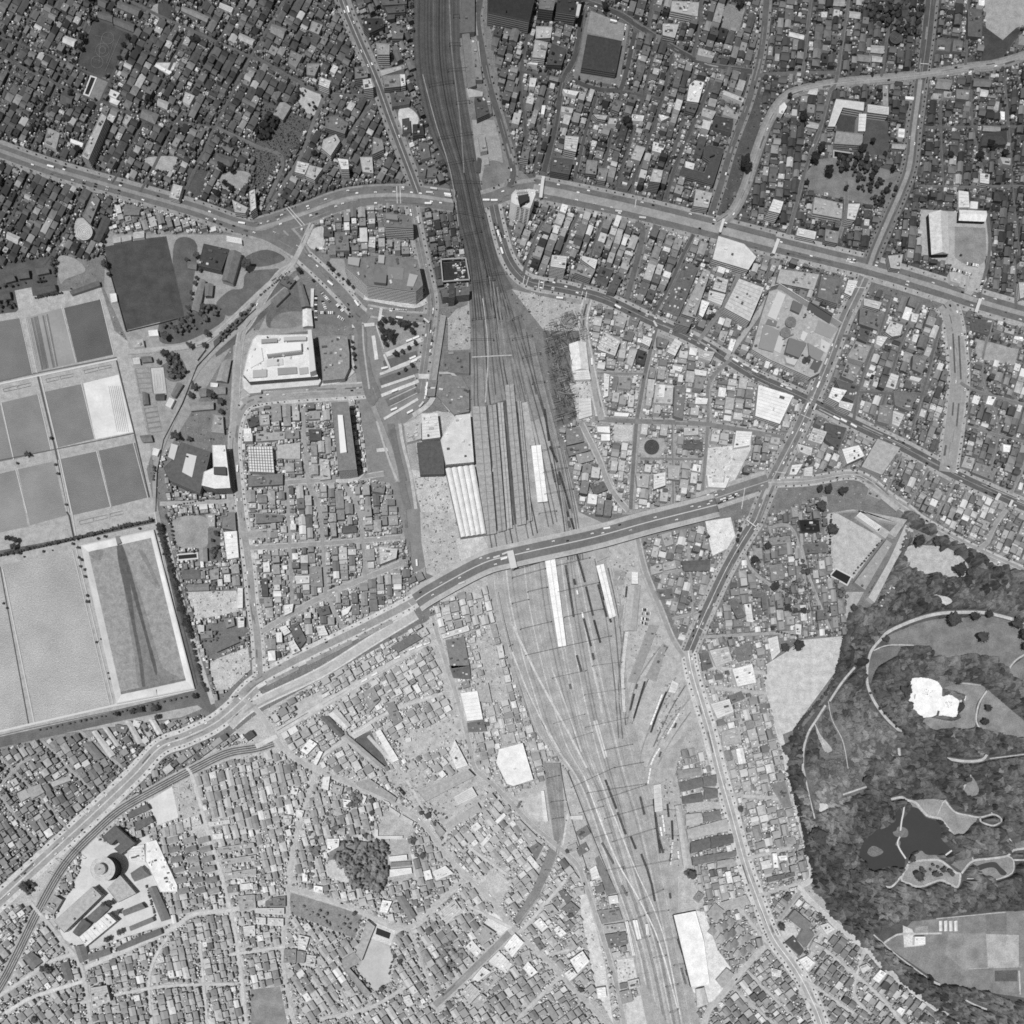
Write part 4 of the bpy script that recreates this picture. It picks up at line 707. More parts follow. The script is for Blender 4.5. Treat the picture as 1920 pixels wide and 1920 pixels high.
 ('01|1360,1395 1580,1470 1560,1560 1500,1780 1270,1680 1225,1590 1290,1530', 20, 98, dict(name='courtyard_building', label='big dark courtyard block with pale inner roofs beside the waterworks', clutter=3, box=[('01|1400,1480 1475,1500 1440,1660 1365,1620', .9, 206), ('01|1285,1405 1335,1420 1305,1530 1260,1505', 1.2, 200)])),
 ('01|1592,1420 1690,1420 1728,1740 1612,1745 1512,1720 1530,1620 1600,1590', 28, 222, dict(name='office_building', label='tall white office building joined east of the dark courtyard block', wall=150, box=[('01|1603,1580 1692,1580 1697,1640 1602,1632', 6, 84)], clutter=2)),
 ('01|1665,800 1732,775 1700,945 1622,935', 7, 152, SHED), ('01|1420,1095 1600,1095 1600,1145 1432,1160', 7, 142, SHED), ('01|1602,1190 1670,1200 1680,1330 1582,1320', 9, 150, {}), ('01|1560,990 1690,980 1690,1030 1570,1040', 6, 140, G), ('01|1580,950 1635,955 1630,985 1578,980', 4, 224, FS), ('01|1490,1000 1550,990 1545,1050 1500,1055', 6, 125, G),
 ('01|1450,740 1500,690 1540,700 1480,780', 5, 150, FS), ('11|110,335 215,240 248,275 150,372', 7, 122, SHED), ('11|312,200 345,200 400,375 342,382', 9, 112, SHED), ('11|352,405 412,400 425,525 352,530', 10, 214, SHED), ('11|180,200 240,170 300,180 250,240', 7, 100, {}), ('11|412,245 435,245 430,380 410,380', 4, 205, FS),
 # station and plaza
 ('11|1240,1190 1360,1180 1382,1360 1246,1378', 18, 208, dict(name='station_building', clutter=8)), ('11|1112,1290 1235,1240 1240,1370 1130,1400', 10, 176, dict(name='station_building', clutter=9)), ('11|1500,1195 1606,1185 1634,1545 1424,1565 1384,1380 1430,1300', 18, 206, dict(name='station_building', label='big white station building roof in progress beside the west tracks', cat='station', clutter=9)),
 ('11|1206,1400 1398,1382 1412,1635 1232,1640', 12, 88, dict(name='station_building', label='dark square ribbed roof in the middle of the pale station works', cat='station', clutter=0)), ('11|1410,722 1600,712 1600,880 1490,872 1400,850', 8, 116, {}), ('11|1372,884 1540,905 1598,1000 1600,1165 1490,1188 1352,1040', 8, 128, dict(clutter=14)), ('11|1290,930 1358,930 1340,1050 1286,1050', 7, 128, {}), ('11|1385,440 1425,450 1352,940 1318,930', 6, 150, dict(name='station_ramp', clutter=0, cat='ramp')),
 ('11|1385,250 1600,230 1600,290 1400,310', 20, 100, {}), ('11|1450,210 1490,205 1490,310 1445,315', 26, 78, {}), ('11|1350,1040 1380,1030 1470,1150 1450,1170', 3, 170, FS), ('11|1370,870 1470,868 1545,935 1535,950 1460,885 1375,885', 3, 175, FS),
 ('465,838 510,838 514,886 468,884', 14, 214, dict(name='grid_roof_building', label='white building whose square roof is ruled into a fine grid', clutter=0)), ('11|-70,1225 20,1200 30,1260 -50,1290', 9, 84, {}), ('11|22,1195 98,1190 102,1262 30,1270', 9, 165, {}), ('11|402,1300 490,1300 488,1380 402,1378', 10, 86, {}), ('465,893 530,888 530,908 466,912', 9, 120, {}), ('11|862,1702 970,1720 960,1778 872,1765', 12, 124, {}), ('11|160,1420 330,1400 330,1520 160,1520', 6, 176, {}), ('11|480,1520 545,1530 560,1670 480,1680', 7, 175, {}), ('11|0,1330 215,1325 215,1375 0,1390', 7, 160, {}), ('11|215,1310 320,1305 325,1365 222,1370', 7, 130, {}), ('11|400,1170 480,1165 480,1220 400,1225', 7, 150, {}),
 # centre right
 ('21|300,-5 410,5 400,95 288,78', 28, 196, dict(name='office_building')), ('21|500,60 625,105 590,170 470,125', 18, 136, {}), ('21|525,0 640,30 622,98 525,30', 18, 208, {}), ('21|660,80 760,110 712,215 632,178', 10, 84, {}), ('21|778,135 830,160 770,280 712,262', 12, 90, {}), ('21|1250,455 1350,478 1330,535 1228,508', 24, 116, {}), ('21|1440,95 1488,120 1370,465 1275,435', 14, 156, dict(name='market_building', clutter=24)), ('21|1290,60 1400,90 1250,450 1130,400', 8, 104, dict(name='market_building', clutter=30)),
 ('21|1422,330 1480,350 1430,460 1400,440', 14, 226, {}), ('21|1702,172 1888,240 1782,490 1592,388', 24, 190, dict(name='department_store', label='large pale square department store south of the east avenue', cat='department store', clutter=5)), ('21|1535,155 1620,180 1600,275 1502,248', 12, 184, {}), ('1347,443 1395,458 1418,482 1403,506 1336,486', 18, 202, dict(name='department_store', label='wide white corner store with louvred edge south of the east avenue', cat='department store', clutter=2)), ('21|690,572 810,640 772,750 642,700', 13, 190, dict(clutter=20)),
 ('21|430,662 552,650 575,850 455,860', 10, 216, SHED), ('21|455,865 575,855 590,925 470,930', 9, 210, FS), ('21|500,1072 590,1070 600,1195 502,1225', 6, 204, FS), ('21|945,700 1012,720 990,815 932,790', 11, 74, {}), ('21|880,705 940,705 900,830 860,800', 9, 172, {}), ('21|802,910 890,910 888,1000 800,990', 9, 142, {}), ('21|1080,962 1210,972 1200,1110 1062,1100', 10, 178, dict(box=[('21|1105,965 1150,968 1140,1060 1100,1055', 1.5, 222)])), ('21|1222,972 1302,980 1280,1220 1212,1200', 10, 118, {}),
 ('21|1380,1060 1470,1070 1460,1110 1372,1108', 8, 226, {}), ('21|770,1172 880,1180 870,1205 765,1200', 6, 236, FS), ('21|636,1280 730,1280 735,1328 642,1320', 9, 236, FS), ('21|668,1336 735,1336 735,1385 668,1385', 8, 232, FS), ('21|1290,1290 1395,1290 1395,1340 1292,1345', 9, 188, {}), ('21|1285,1382 1430,1380 1430,1448 1282,1440', 10, 94, {}), ('21|410,1430 560,1400 570,1460 430,1500', 8, 120, {}), ('21|405,1300 510,1280 540,1390 410,1420', 7, 128, {}), ('21|480,1490 580,1470 610,1530 500,1560', 7, 150, {}), ('21|590,1720 690,1690 720,1750 620,1790', 8, 104, {}),
 ('21|1682,1312 1800,1320 1780,1420 1662,1440', 9, 224, {}), ('21|1462,1640 1500,1645 1500,1700 1590,1700 1600,1640 1642,1645 1600,1740 1472,1732', 10, 218, {}), ('21|1062,1640 1150,1622 1150,1720 1062,1750', 12, 208, {}), ('21|1362,1562 1415,1570 1410,1620 1348,1610', 9, 228, {}), ('21|1400,708 1520,720 1490,790 1402,760', 11, 182, {}), ('21|1222,620 1272,650 1222,750 1162,720', 16, 202, {}), ('21|1205,820 1280,835 1270,870 1205,850', 8, 215, {}), ('21|1370,850 1460,865 1455,900 1375,890', 8, 212, {}), ('21|890,700 1020,700 980,870 850,850', 8, 128, {}) if False else ('21|850,560 920,570 900,640 830,620', 8, 112, {}), ('21|785,450 860,470 840,540 770,520', 10, 160, {}), ('21|885,455 960,470 940,520 880,500', 9, 120, {}), ('21|985,600 1050,620 1030,680 970,650', 12, 205, {}), ('21|1090,600 1180,630 1150,690 1090,680', 8, 120, {}), ('21|1850,1110 1920,1090 1950,1150 1850,1180', 9, 215, {}), ('21|760,900 800,905 780,1010 750,1000', 6, 120, {}), ('21|690,880 730,890 720,1050 690,1060', 7, 210, {}), ('21|1170,1570 1260,1580 1250,1680 1170,1670', 9, 165, {}), ('21|930,1640 1030,1640 1020,1740 940,1730', 9, 170, {}), ('21|1640,620 1680,630 1650,720 1620,700', 10, 225, {}), ('21|1560,560 1620,570 1590,650 1550,630', 9, 170, {}), ('21|1480,260 1600,290 1570,370 1470,330', 10, 200, {}),
 ('31|10,270 62,252 100,262 525,545 385,878 318,912 0,770 -120,700 -40,420', 16, 168, dict(name='department_store', label='huge pale department store roof carrying twin round tanks and a hall', cat='department store', clutter=40, wall=232, box=[('31|75,262 135,290 60,480 -5,450', 2, 200), ('31|190,330 262,365 235,430 170,400', 5, 108), ('31|-30,510 90,560 40,720 -70,690', 2.5, 146), ('31|262,560 300,580 270,640 240,620', 3, 205), ('31|60,590 130,610 90,730 30,700', 1.4, 190), ('31|300,650 420,720 385,790 310,750', 3.5, 140), ('31|400,620 470,660 440,730 390,700', 1.5, 196), ('31|0,470 70,490 60,530 -20,510', 1.2, 120), ('31|160,612 292,652 232,762 130,722', 8, 118), ('31|312,340 490,430 462,505 292,402', 1.5, 86), ('31|352,765 410,790 372,868 312,840', 1, 96), ('31|130,760 225,775 200,820 140,800', 7, 190), ('31|380,480 520,545 470,620 350,570', .8, 150)])),
 ('31|90,100 382,140 342,255 62,200', 12, 168, {}), ('31|402,150 552,170 522,360 372,310', 16, 116, {}), ('31|602,180 672,190 622,300 572,275', 12, 208, {}), ('31|692,390 850,440 822,555 682,508', 9, 112, {}), ('31|692,540 770,560 740,650 662,610', 8, 90, {}), ('31|505,925 690,980 640,1090 562,1055', 12, 96, {}), ('31|482,985 590,1010 532,1100 452,1060', 22, 226, {}), ('31|535,1085 640,1110 620,1165 530,1130', 18, 205, {}), ('1422,722 1487,742 1462,795 1416,780', 15, 226, dict(name='commercial_building', label='large white roofed block at the south west corner of the crossroads', clutter=3)),
 ('31|555,1450 680,1420 722,1500 592,1560', 20, 228, {}), ('31|822,1372 990,1440 852,1640 702,1580', 11, 168, dict(name='parking_deck', clutter=0)), ('31|942,1020 1110,1042 1062,1165 952,1120', 10, 116, {}), ('31|922,880 980,900 950,1000 882,980', 10, 198, {}), ('31|920,490 1010,520 990,595 930,605 880,570', 12, 190, {}), ('31|1652,1050 1710,1060 1680,1120 1632,1110', 9, 228, {}), ('31|1762,1412 1820,1422 1810,1472 1762,1470', 9, 232, {}), ('31|1852,600 1910,610 1910,640 1842,620', 8, 222, {}), ('31|222,1410 332,1440 320,1500 242,1465', 8, 204, {}), ('31|820,600 895,610 850,680 810,660', 9, 205, {}), ('31|720,320 850,350 830,400 720,370', 12, 190, {}), ('31|660,640 770,680 720,800 590,760', 10, 150, dict(clutter=14)), ('31|590,800 690,840 640,940 550,900', 9, 140, dict(clutter=12)), ('31|430,1250 590,1290 530,1450 430,1380', 9, 92, {}), ('31|340,1290 440,1320 400,1410 300,1380', 10, 190, dict(clutter=8)), ('31|180,1570 260,1560 210,1640 160,1640', 9, 215, {}), ('31|275,1590 335,1580 330,1650 270,1650', 9, 205, {}), ('31|840,1120 940,1120 900,1260 820,1240', 10, 130, {}), ('31|940,1160 1020,1190 980,1280 930,1260', 10, 190, {}), ('31|0,560 60,580 30,700 -60,680', 8, 150, {}) if False else ('31|1090,740 1180,780 1150,880 1080,850', 9, 122, {}), ('31|1070,900 1150,920 1130,945 1060,925', 9, 205, {}), ('31|1080,430 1130,440 1110,500 1070,490', 9, 205, {}), ('31|1090,590 1130,590 1110,650 1080,640', 10, 210, {}), ('31|900,0 1010,-10 990,100 920,90', 12, 172, {}), ('31|1360,120 1450,130 1440,210 1370,190', 9, 172, {}), ('31|1500,150 1550,150 1540,280 1490,260', 8, 165, {}), ('31|1880,200 1950,200 1950,300 1890,320', 12, 180, {}), ('31|1520,470 1680,480 1660,590 1540,560', 8, 90, {}), ('31|1780,540 1850,550 1840,590 1770,570', 8, 170, {}), ('31|1480,1500 1550,1520 1530,1600 1450,1580', 8, 170, {}), ('31|1560,1550 1720,1600 1680,1680 1530,1620', 8, 130, {}), ('31|760,1730 860,1770 840,1830 740,1790', 9, 150, {}),
 # schools near the park
 ('1662,1012 1672,1020 1622,1106 1602,1092', 11, 158, dict(name='school_building', cat='school', clutter=4)), ('32|1030,95 1090,140 950,380 798,680 752,640 905,370', 11, 178, dict(name='school_building', cat='school', clutter=2)), ('32|940,530 962,545 862,758 805,735', 9, 208, dict(name='school_building', cat='school', clutter=0)), ('32|690,0 850,110 830,150 662,30', 9, 214, dict(name='school_building', cat='school', clutter=0)), ('32|852,110 910,150 880,200 802,142', 9, 172, dict(name='school_building', cat='school', clutter=0)), ('32|1000,50 1040,60 952,190 902,160', 10, 168, dict(name='school_building', cat='school', clutter=0)), ('32|500,0 640,-20 1000,50 990,90 840,60 700,-10', 8, 165, dict(name='school_building', cat='school', clutter=0)), ('32|1510,430 1570,440 1550,540 1490,520', 6, 132, G),
 ('31|730,1720 780,1710 1000,1870 960,1910', 8, 170, SCH),
 # west grid and south west
 ('02|1545,20 1610,20 1610,108 1562,110', 9, 168, {}), ('02|1662,10 1760,0 1770,138 1665,120', 9, 128, {}), ('02|1677,150 1775,142 1790,340 1702,355', 8, 226, dict(clutter=3)), ('02|1372,440 1500,435 1500,500 1372,500', 8, 110, SHED), ('02|1402,548 1565,542 1565,585 1412,590', 8, 130, SHED), ('02|1572,440 1640,420 1640,500 1582,510', 7, 150, {}), ('02|1495,272 1550,270 1555,372 1502,370', 7, 142, G), ('02|1600,1000 1780,932 1800,970 1622,1050', 9, 116, SHED), ('02|1782,570 1820,572 1820,718 1780,722', 7, 216, FS), ('02|1680,810 1750,790 1760,850 1700,870', 8, 130, {}), ('02|1780,790 1830,790 1830,860 1785,870', 9, 210, {}), ('02|1480,850 1530,850 1530,910 1490,910', 7, 195, {}), ('02|1500,900 1590,890 1595,940 1510,950', 7, 132, {}),
 ('02|690,1650 722,1640 862,1820 822,1840', 6, 192, SHED), ('02|772,1620 802,1615 900,1750 872,1760', 6, 186, SHED), ('02|942,1570 980,1570 1072,1730 1032,1740', 7, 188, SHED), ('02|1002,1560 1060,1570 1042,1620 992,1600', 7, 204, {}), ('02|862,1590 960,1610 940,1660 870,1640', 7, 122, {}), ('02|620,1740 680,1722 782,1840 722,1862', 6, 128, SHED), ('02|1120,1560 1160,1560 1220,1660 1180,1670', 6, 205, SHED),
 ('12|922,262 1060,280 1052,345 932,392', 14, 190, dict(label='pale flat building with rounded corner facing the south of the plaza road')), ('12|207,700 280,690 270,750 212,778', 9, 218, {}), ('12|172,870 222,850 260,900 212,928', 9, 216, {}), ('12|242,980 282,960 332,1040 272,1068', 9, 208, {}), ('12|292,480 400,480 400,530 302,538', 8, 206, {}), ('12|397,410 490,410 500,558 412,558', 8, 136, {}), ('12|652,105 750,105 755,148 652,158', 7, 96, G), ('12|452,862 510,852 540,920 472,928', 9, 216, {}), ('12|0,10 200,20 200,70 0,85', 8, 120, {}), ('12|40,500 85,500 90,630 45,630', 9, 92, {}), ('12|260,850 310,830 380,960 330,1020 270,920', 9, 100, {}), ('12|640,740 720,700 690,760 650,780', 8, 215, {}), ('12|450,730 540,700 560,760 480,780', 8, 102, {}),
 ('12|1012,1010 1190,908 1240,950 1070,1048', 9, 116, dict(clutter=1)), ('12|1532,1360 1660,1342 1702,1555 1582,1568', 10, 232, dict(name='warehouse', clutter=0, cat='shed')), ('12|1582,1580 1700,1560 1730,1640 1592,1650', 8, 112, {}), ('12|1422,960 1560,932 1600,1158 1462,1178', 8, 126, {}), ('12|1392,920 1590,850 1602,888 1402,950', 8, 214, {}), ('12|1450,1150 1600,1150 1610,1250 1480,1240', 8, 104, {}), ('12|892,1650 932,1630 1072,1858 1022,1880', 8, 222, dict(name='warehouse', clutter=0, cat='shed')), ('12|402,1702 460,1740 382,1820 332,1790', 8, 232, {}), ('12|472,1790 502,1800 452,1900 427,1880', 8, 226, {}), ('12|802,1350 880,1312 930,1408 852,1498', 8, 150, {}), ('12|542,1520 620,1482 712,1612 690,1628 630,1590', 8, 202, SHED) if False else ('12|545,1520 610,1480 710,1600 670,1630', 8, 202, SHED), ('12|720,1670 860,1590 880,1620 740,1700', 6, 205, FS), ('12|960,1440 1030,1420 1100,1560 1040,1600', 8, 140, {}), ('12|480,1540 540,1530 660,1660 630,1690', 8, 110, SHED), ('12|640,1690 680,1670 960,1910 900,1920', 8, 165, SHED), ('12|1450,1810 1490,1710 1590,1900 1500,1930', 9, 216, {}), ('12|1760,1870 1850,1850 1900,2000 1800,1990', 5, 150, FS) if False else ('12|1840,1680 1930,1650 1950,1730 1860,1750', 7, 172, {}), ('12|1120,1700 1160,1690 1165,1720 1125,1730', 4, 205, FS), ('12|1640,1280 1740,1280 1770,1430 1680,1420', 7, 170, {}), ('12|1630,700 1690,670 1700,760 1640,780', 8, 172, {}),
 ('935,1405 980,1393 1000,1462 962,1474 950,1470 930,1430', 12, 228, dict(name='warehouse', label='large white angular warehouse west of the yard throat', cat='warehouse', clutter=1)),
 # goods yard sheds
 ('22|897,450 945,452 945,540 897,538', 7, 226, FS), ('22|872,562 960,552 930,888 837,890', 7, 172, dict(name='goods_shed', style='gable', cat='shed')), ('22|812,706 836,710 805,862 795,860', 5, 150, FS), ('22|1032,842 1100,852 930,1280 872,1270', 6, 150, dict(name='goods_platform', clutter=4, cat='platform')), ('22|1132,982 1160,1000 1082,1270 1002,1240', 6, 150, dict(name='goods_platform', clutter=4, cat='platform')), ('22|1202,1262 1250,1290 1222,1358 1172,1350', 6, 212, FS), ('22|770,440 820,435 860,450 840,545 760,560', .8, 150, dict(name='loading_pad', clutter=0, cat='platform')), ('22|610,290 700,270 730,330 640,370', 5, 160, {}),
 ('22|1412,1060 1470,1050 1510,1160 1432,1190', 8, 106, {}), ('22|1482,1040 1620,1010 1650,1115 1532,1160', 8, 188, {}), ('22|1652,1180 1800,1140 1830,1280 1692,1310', 9, 230, {}), ('22|1492,1440 1630,1402 1660,1498 1542,1548', 8, 208, {}), ('22|1572,1650 1700,1612 1720,1728 1582,1750', 7, 168, {}), ('22|1622,1380 1720,1342 1750,1398 1652,1438', 8, 112, {}), ('22|1682,1780 1730,1770 1750,1880 1702,1890', 8, 226, G), ('22|1622,670 1680,652 1760,780 1692,800', 8, 106, {}), ('22|1742,692 1790,690 1810,828 1762,820', 8, 208, {}), ('22|1800,612 1900,602 1920,728 1882,738 1872,640 1812,640', 8, 110, dict(name='school_building', cat='school', clutter=0)), ('22|1830,730 1920,750 1920,780 1830,760', 7, 110, {}), ('22|1660,1040 1780,980 1800,1100 1700,1120', 8, 120, {}),
 ('22|1040,410 1120,390 1130,450 1050,470', 7, 165, {}), ('22|1130,390 1220,365 1230,420 1140,440', 7, 170, {}), ('22|1120,170 1190,150 1210,240 1150,260', 8, 160, {}), ('22|1270,370 1480,360 1480,440 1290,440', 8, 104, SHED), ('22|1080,590 1200,570 1210,640 1110,650', 8, 108, {}),
 ('32|10,400 100,390 120,500 30,520', 8, 130, {}), ('32|230,60 380,60 390,150 250,150', 9, 40, {}), ('32|270,240 430,230 440,300 290,310', 8, 110, {}), ('32|0,200 160,180 170,230 0,250', 7, 140, {}), ('32|0,950 70,930 90,1050 30,1110', 8, 212, {}), ('32|370,740 440,730 450,800 370,810', 8, 110, {}), ('32|205,840 250,845 245,920 210,915', 7, 212, {}),
 # south west
 ('03|860,430 1010,565 905,650 855,605 900,570 872,535 832,578 762,520', 22, 104, dict(name='courtyard_building', label='dark courtyard building directly north east of the round tower', clutter=0)), ('03|902,805 1020,940 882,1008 802,905', 13, 176, dict(name='hall', label='broad pale roofed hall south east of the round tower', cat='hall', clutter=0)), ('03|690,890 762,960 480,1235 402,1150', 20, 172, dict(name='apartment_block', clutter=3)), ('03|772,1012 820,1050 712,1160 652,1120', 9, 112, SHED), ('03|622,1130 680,1170 602,1268 547,1230', 9, 104, SHED), ('03|802,1088 872,1150 642,1340 592,1270', 17, 222, dict(name='office_building', label='white slab with roof slots furthest south of the round tower campus', clutter=6)),
 ('03|402,950 468,990 402,1100 322,1050', 10, 155, {}), ('03|922,1070 1060,1012 1090,1050 932,1108', 9, 122, SHED), ('03|972,1190 1140,1120 1152,1150 982,1220', 9, 126, SHED), ('03|1112,900 1170,892 1278,1130 1212,1150', 9, 118, SHED), ('03|882,1342 1020,1275 1025,1320 892,1372', 8, 112, SHED), ('03|1025,1272 1200,1205 1215,1245 1032,1315', 8, 106, SHED), ('03|662,1400 820,1352 830,1392 672,1448', 8, 118, SHED), ('03|982,790 1060,737 1120,808 1012,850', 9, 122, SHED), ('03|560,1340 640,1330 660,1430 600,1460', 8, 120, SHED),
 ('03|1092,560 1172,540 1330,882 1330,928 1202,930 1092,700', 9, 226, dict(name='exhibition_hall', label='long white dotted roof running south east of the dark courtyard building', cat='hall', clutter=20)), ('03|952,600 1080,572 1090,708 962,690', 9, 218, dict(clutter=6)), ('03|972,330 1100,272 1120,308 962,380', 9, 108, SHED), ('03|1012,410 1130,362 1150,400 1022,470', 9, 110, SHED), ('03|1210,460 1260,440 1270,510 1225,520', 7, 165, G), ('03|1270,440 1310,425 1320,500 1280,510', 7, 165, G), ('03|1320,425 1360,410 1380,480 1330,490', 7, 168, G), ('03|1370,390 1420,370 1430,440 1380,450', 8, 195, {}), ('03|1430,370 1490,350 1510,420 1440,435', 8, 190, {}),
 ('03|1622,600 1900,560 1910,592 1642,640', 10, 168, APT), ('03|1652,690 1920,652 1920,690 1662,728', 10, 170, APT), ('03|1672,790 1920,752 1920,798 1692,838', 10, 166, APT), ('03|1562,410 1720,387 1725,415 1567,440', 8, 206, APT), ('03|1592,500 1670,490 1670,530 1597,535', 8, 208, {}), ('03|672,1650 800,1630 830,1748 692,1800', 13, 182, {}), ('03|172,1420 240,1382 320,1450 242,1510', 9, 118, SHED), ('03|452,1470 510,1452 550,1580 492,1600', 9, 112, SHED), ('03|1802,872 1895,862 1900,905 1802,910', 8, 218, {}), ('03|1700,890 1780,875 1785,930 1710,940', 8, 130, {}), ('03|1780,960 1910,950 1920,1050 1800,1080', 8, 160, {}), ('03|1820,1190 1910,1180 1915,1260 1830,1260', 9, 205, {}), ('03|200,160 300,120 330,180 240,230', 7, 160, G), ('03|130,190 190,160 230,210 160,250', 7, 176, G), ('03|380,110 520,60 530,90 400,140', 7, 175, G),
 # south
 ('13|1300,135 1590,10 1640,60 1275,250 1205,165', 13, 170, dict(name='school_building', cat='school', clutter=1)), ('13|1482,220 1620,142 1660,210 1512,278', 9, 206, dict(clutter=0)), ('13|1470,380 1660,262 1690,312 1432,460 1422,420', 10, 166, dict(name='school_building', cat='school', clutter=0)), ('13|1307,410 1350,400 1420,480 1382,518', 9, 162, {}), ('13|532,530 625,530 620,590 532,640', 8, 230, {}), ('13|745,545 830,560 820,620 742,600', 7, 132, dict(name='temple', style='hip', cat='temple')), ('13|610,455 665,455 665,500 610,495', 7, 165, G), ('13|997,665 1130,650 1135,690 1002,700', 7, 226, FS), ('13|1002,762 1165,747 1170,790 1002,818', 7, 226, FS), ('13|1010,710 1160,700 1160,730 1010,745', 7, 130, FS), ('13|1322,780 1420,732 1480,790 1352,840', 8, 222, {}), ('13|1612,440 1660,405 1690,440 1642,480', 7, 224, {}), ('13|1682,570 1750,490 1770,512 1702,590', 7, 216, {}), ('13|1792,400 1860,335 1875,357 1812,420', 7, 226, FS),
 ('13|832,1140 892,1190 862,1260 790,1450 742,1400 772,1330', 11, 168, dict(name='school_building', cat='school', clutter=0)), ('13|642,1440 740,1380 790,1450 700,1500 862,1690 822,1722 652,1500', 11, 152, dict(name='school_building', cat='school', clutter=1)), ('13|1632,1240 1700,1172 1800,1240 1692,1330', 9, 162, {}), ('13|1572,1340 1620,1290 1690,1370 1652,1420', 9, 218, {}), ('13|1742,1450 1822,1372 1920,1470 1872,1540', 8, 218, {}), ('13|1622,1582 1700,1490 1760,1530 1662,1600', 8, 222, {}), ('13|1682,1620 1780,1532 1820,1570 1722,1680', 8, 166, {}), ('13|1542,1680 1610,1612 1680,1672 1602,1770', 8, 188, {}), ('13|1620,1760 1690,1690 1730,1720 1660,1810', 8, 165, {}), ('13|345,790 385,790 385,850 347,850', 8, 236, {}), ('13|432,880 500,890 500,940 432,930', 8, 234, {}), ('13|947,990 1020,1000 982,1088 922,1080', 9, 232, {}), ('13|0,1052 210,1050 210,1098 0,1090', 8, 200, APT), ('13|0,1120 72,1122 72,1175 0,1170', 8, 206, {}), ('13|87,1125 205,1130 205,1185 87,1180', 8, 202, {}), ('13|502,70 555,62 540,170 492,150', 8, 226, {}), ('13|740,110 850,80 1055,225 1040,258 760,135', 8, 155, dict(name='workshop', clutter=1)), ('13|1002,290 1082,345 1072,368 992,310', 5, 192, FS), ('13|1095,350 1180,400 1170,430 1085,378', 5, 192, FS), ('13|890,460 915,460 915,510 1100,508 1100,528 890,535', 5, 205, FS), ('13|100,980 150,970 220,960 220,1040 70,1040 70,1000', 8, 120, {}), ('13|580,120 655,140 640,200 565,180', 8, 165, {}), ('13|650,235 710,240 715,300 655,295', 9, 225, {}), ('13|800,200 830,215 810,270 790,260', 7, 215, {}), ('13|240,10 280,20 260,150 230,140', 7, 140, {}) if False else ('13|270,150 320,150 305,200 260,195', 7, 215, {}), ('13|205,350 270,360 260,420 200,410', 8, 180, {}), ('13|300,310 360,320 345,370 300,365', 8, 215, {}), ('13|320,1250 400,1270 370,1370 310,1350', 8, 205, {}), ('13|210,1360 300,1360 300,1460 205,1460', 8, 140, {}), ('13|310,1370 375,1380 360,1465 305,1460', 8, 140, {}), ('13|380,1400 450,1410 440,1490 375,1480', 8, 195, {}), ('13|1360,1090 1490,990 1540,1060 1430,1170', 7, 195, {}), ('13|1100,1720 1150,1700 1180,1770 1130,1790', 8, 205, {}), ('13|1050,970 1110,960 1200,1110 1150,1140', 8, 130, SHED),
 # south east
 ('1263,1716 1304,1708 1320,1765 1331,1847 1296,1851', 9, 236, dict(name='freight_hall', label='very long white freight hall at the bottom of the rail yard', cat='hall', clutter=0, wall=70)), ('23|1382,1660 1440,1647 1468,1770 1392,1790', 8, 190, SHED), ('23|1227,285 1265,280 1350,738 1290,750', 7, 178, dict(name='goods_shed', style='gable', cat='shed')), ('23|1062,130 1115,120 1130,318 1072,330', 6, 204, FS), ('23|1252,110 1420,72 1430,138 1267,178', 8, 116, SHED), ('23|1277,215 1420,190 1432,250 1287,268', 8, 110, SHED), ('23|1432,72 1530,52 1530,130 1437,140', 8, 118, SHED), ('23|1442,150 1540,160 1540,220 1445,235', 8, 112, SHED), ('23|1432,340 1555,317 1560,390 1442,400', 8, 126, SHED), ('23|1302,350 1418,337 1428,410 1307,430', 8, 178, SHED), ('23|1312,462 1610,382 1620,470 1322,530', 8, 182, SHED), ('23|1342,560 1480,522 1485,600 1342,640', 8, 106, SHED), ('23|1490,518 1650,498 1660,560 1495,600', 8, 104, SHED), ('23|1352,672 1680,622 1680,660 1362,730', 8, 118, SHED), ('23|1542,700 1660,682 1668,730 1540,750', 8, 168, G), ('23|1240,20 1410,0 1420,50 1250,80', 8, 150, SHED),
 ('23|1562,1010 1750,952 1790,1020 1602,1070', 8, 168, dict(clutter=0)), ('23|1462,1090 1522,1012 1590,1070 1532,1150', 8, 155, dict(clutter=0)), ('23|1532,1590 1610,1502 1670,1550 1582,1650', 8, 168, dict(clutter=0)), ('23|1362,980 1400,925 1445,955 1400,1010', 7, 135, {}), ('23|432,1440 530,1372 580,1450 492,1540', 13, 234, {}), ('23|632,1652 700,1642 710,1720 642,1730', 9, 230, {}), ('23|162,1160 210,1122 270,1190 222,1230', 9, 230, {}), ('23|312,1212 350,1182 410,1240 362,1270', 8, 226, {}), ('23|352,930 390,910 450,980 412,1020', 9, 112, {}), ('23|300,990 335,965 370,1020 345,1060', 8, 140, {}), ('23|370,1060 440,1000 510,1060 470,1110', 8, 122, {}), ('23|390,1170 430,1140 470,1180 440,1215', 8, 130, {}), ('23|240,1040 300,1020 350,1080 300,1110', 8, 170, {}),
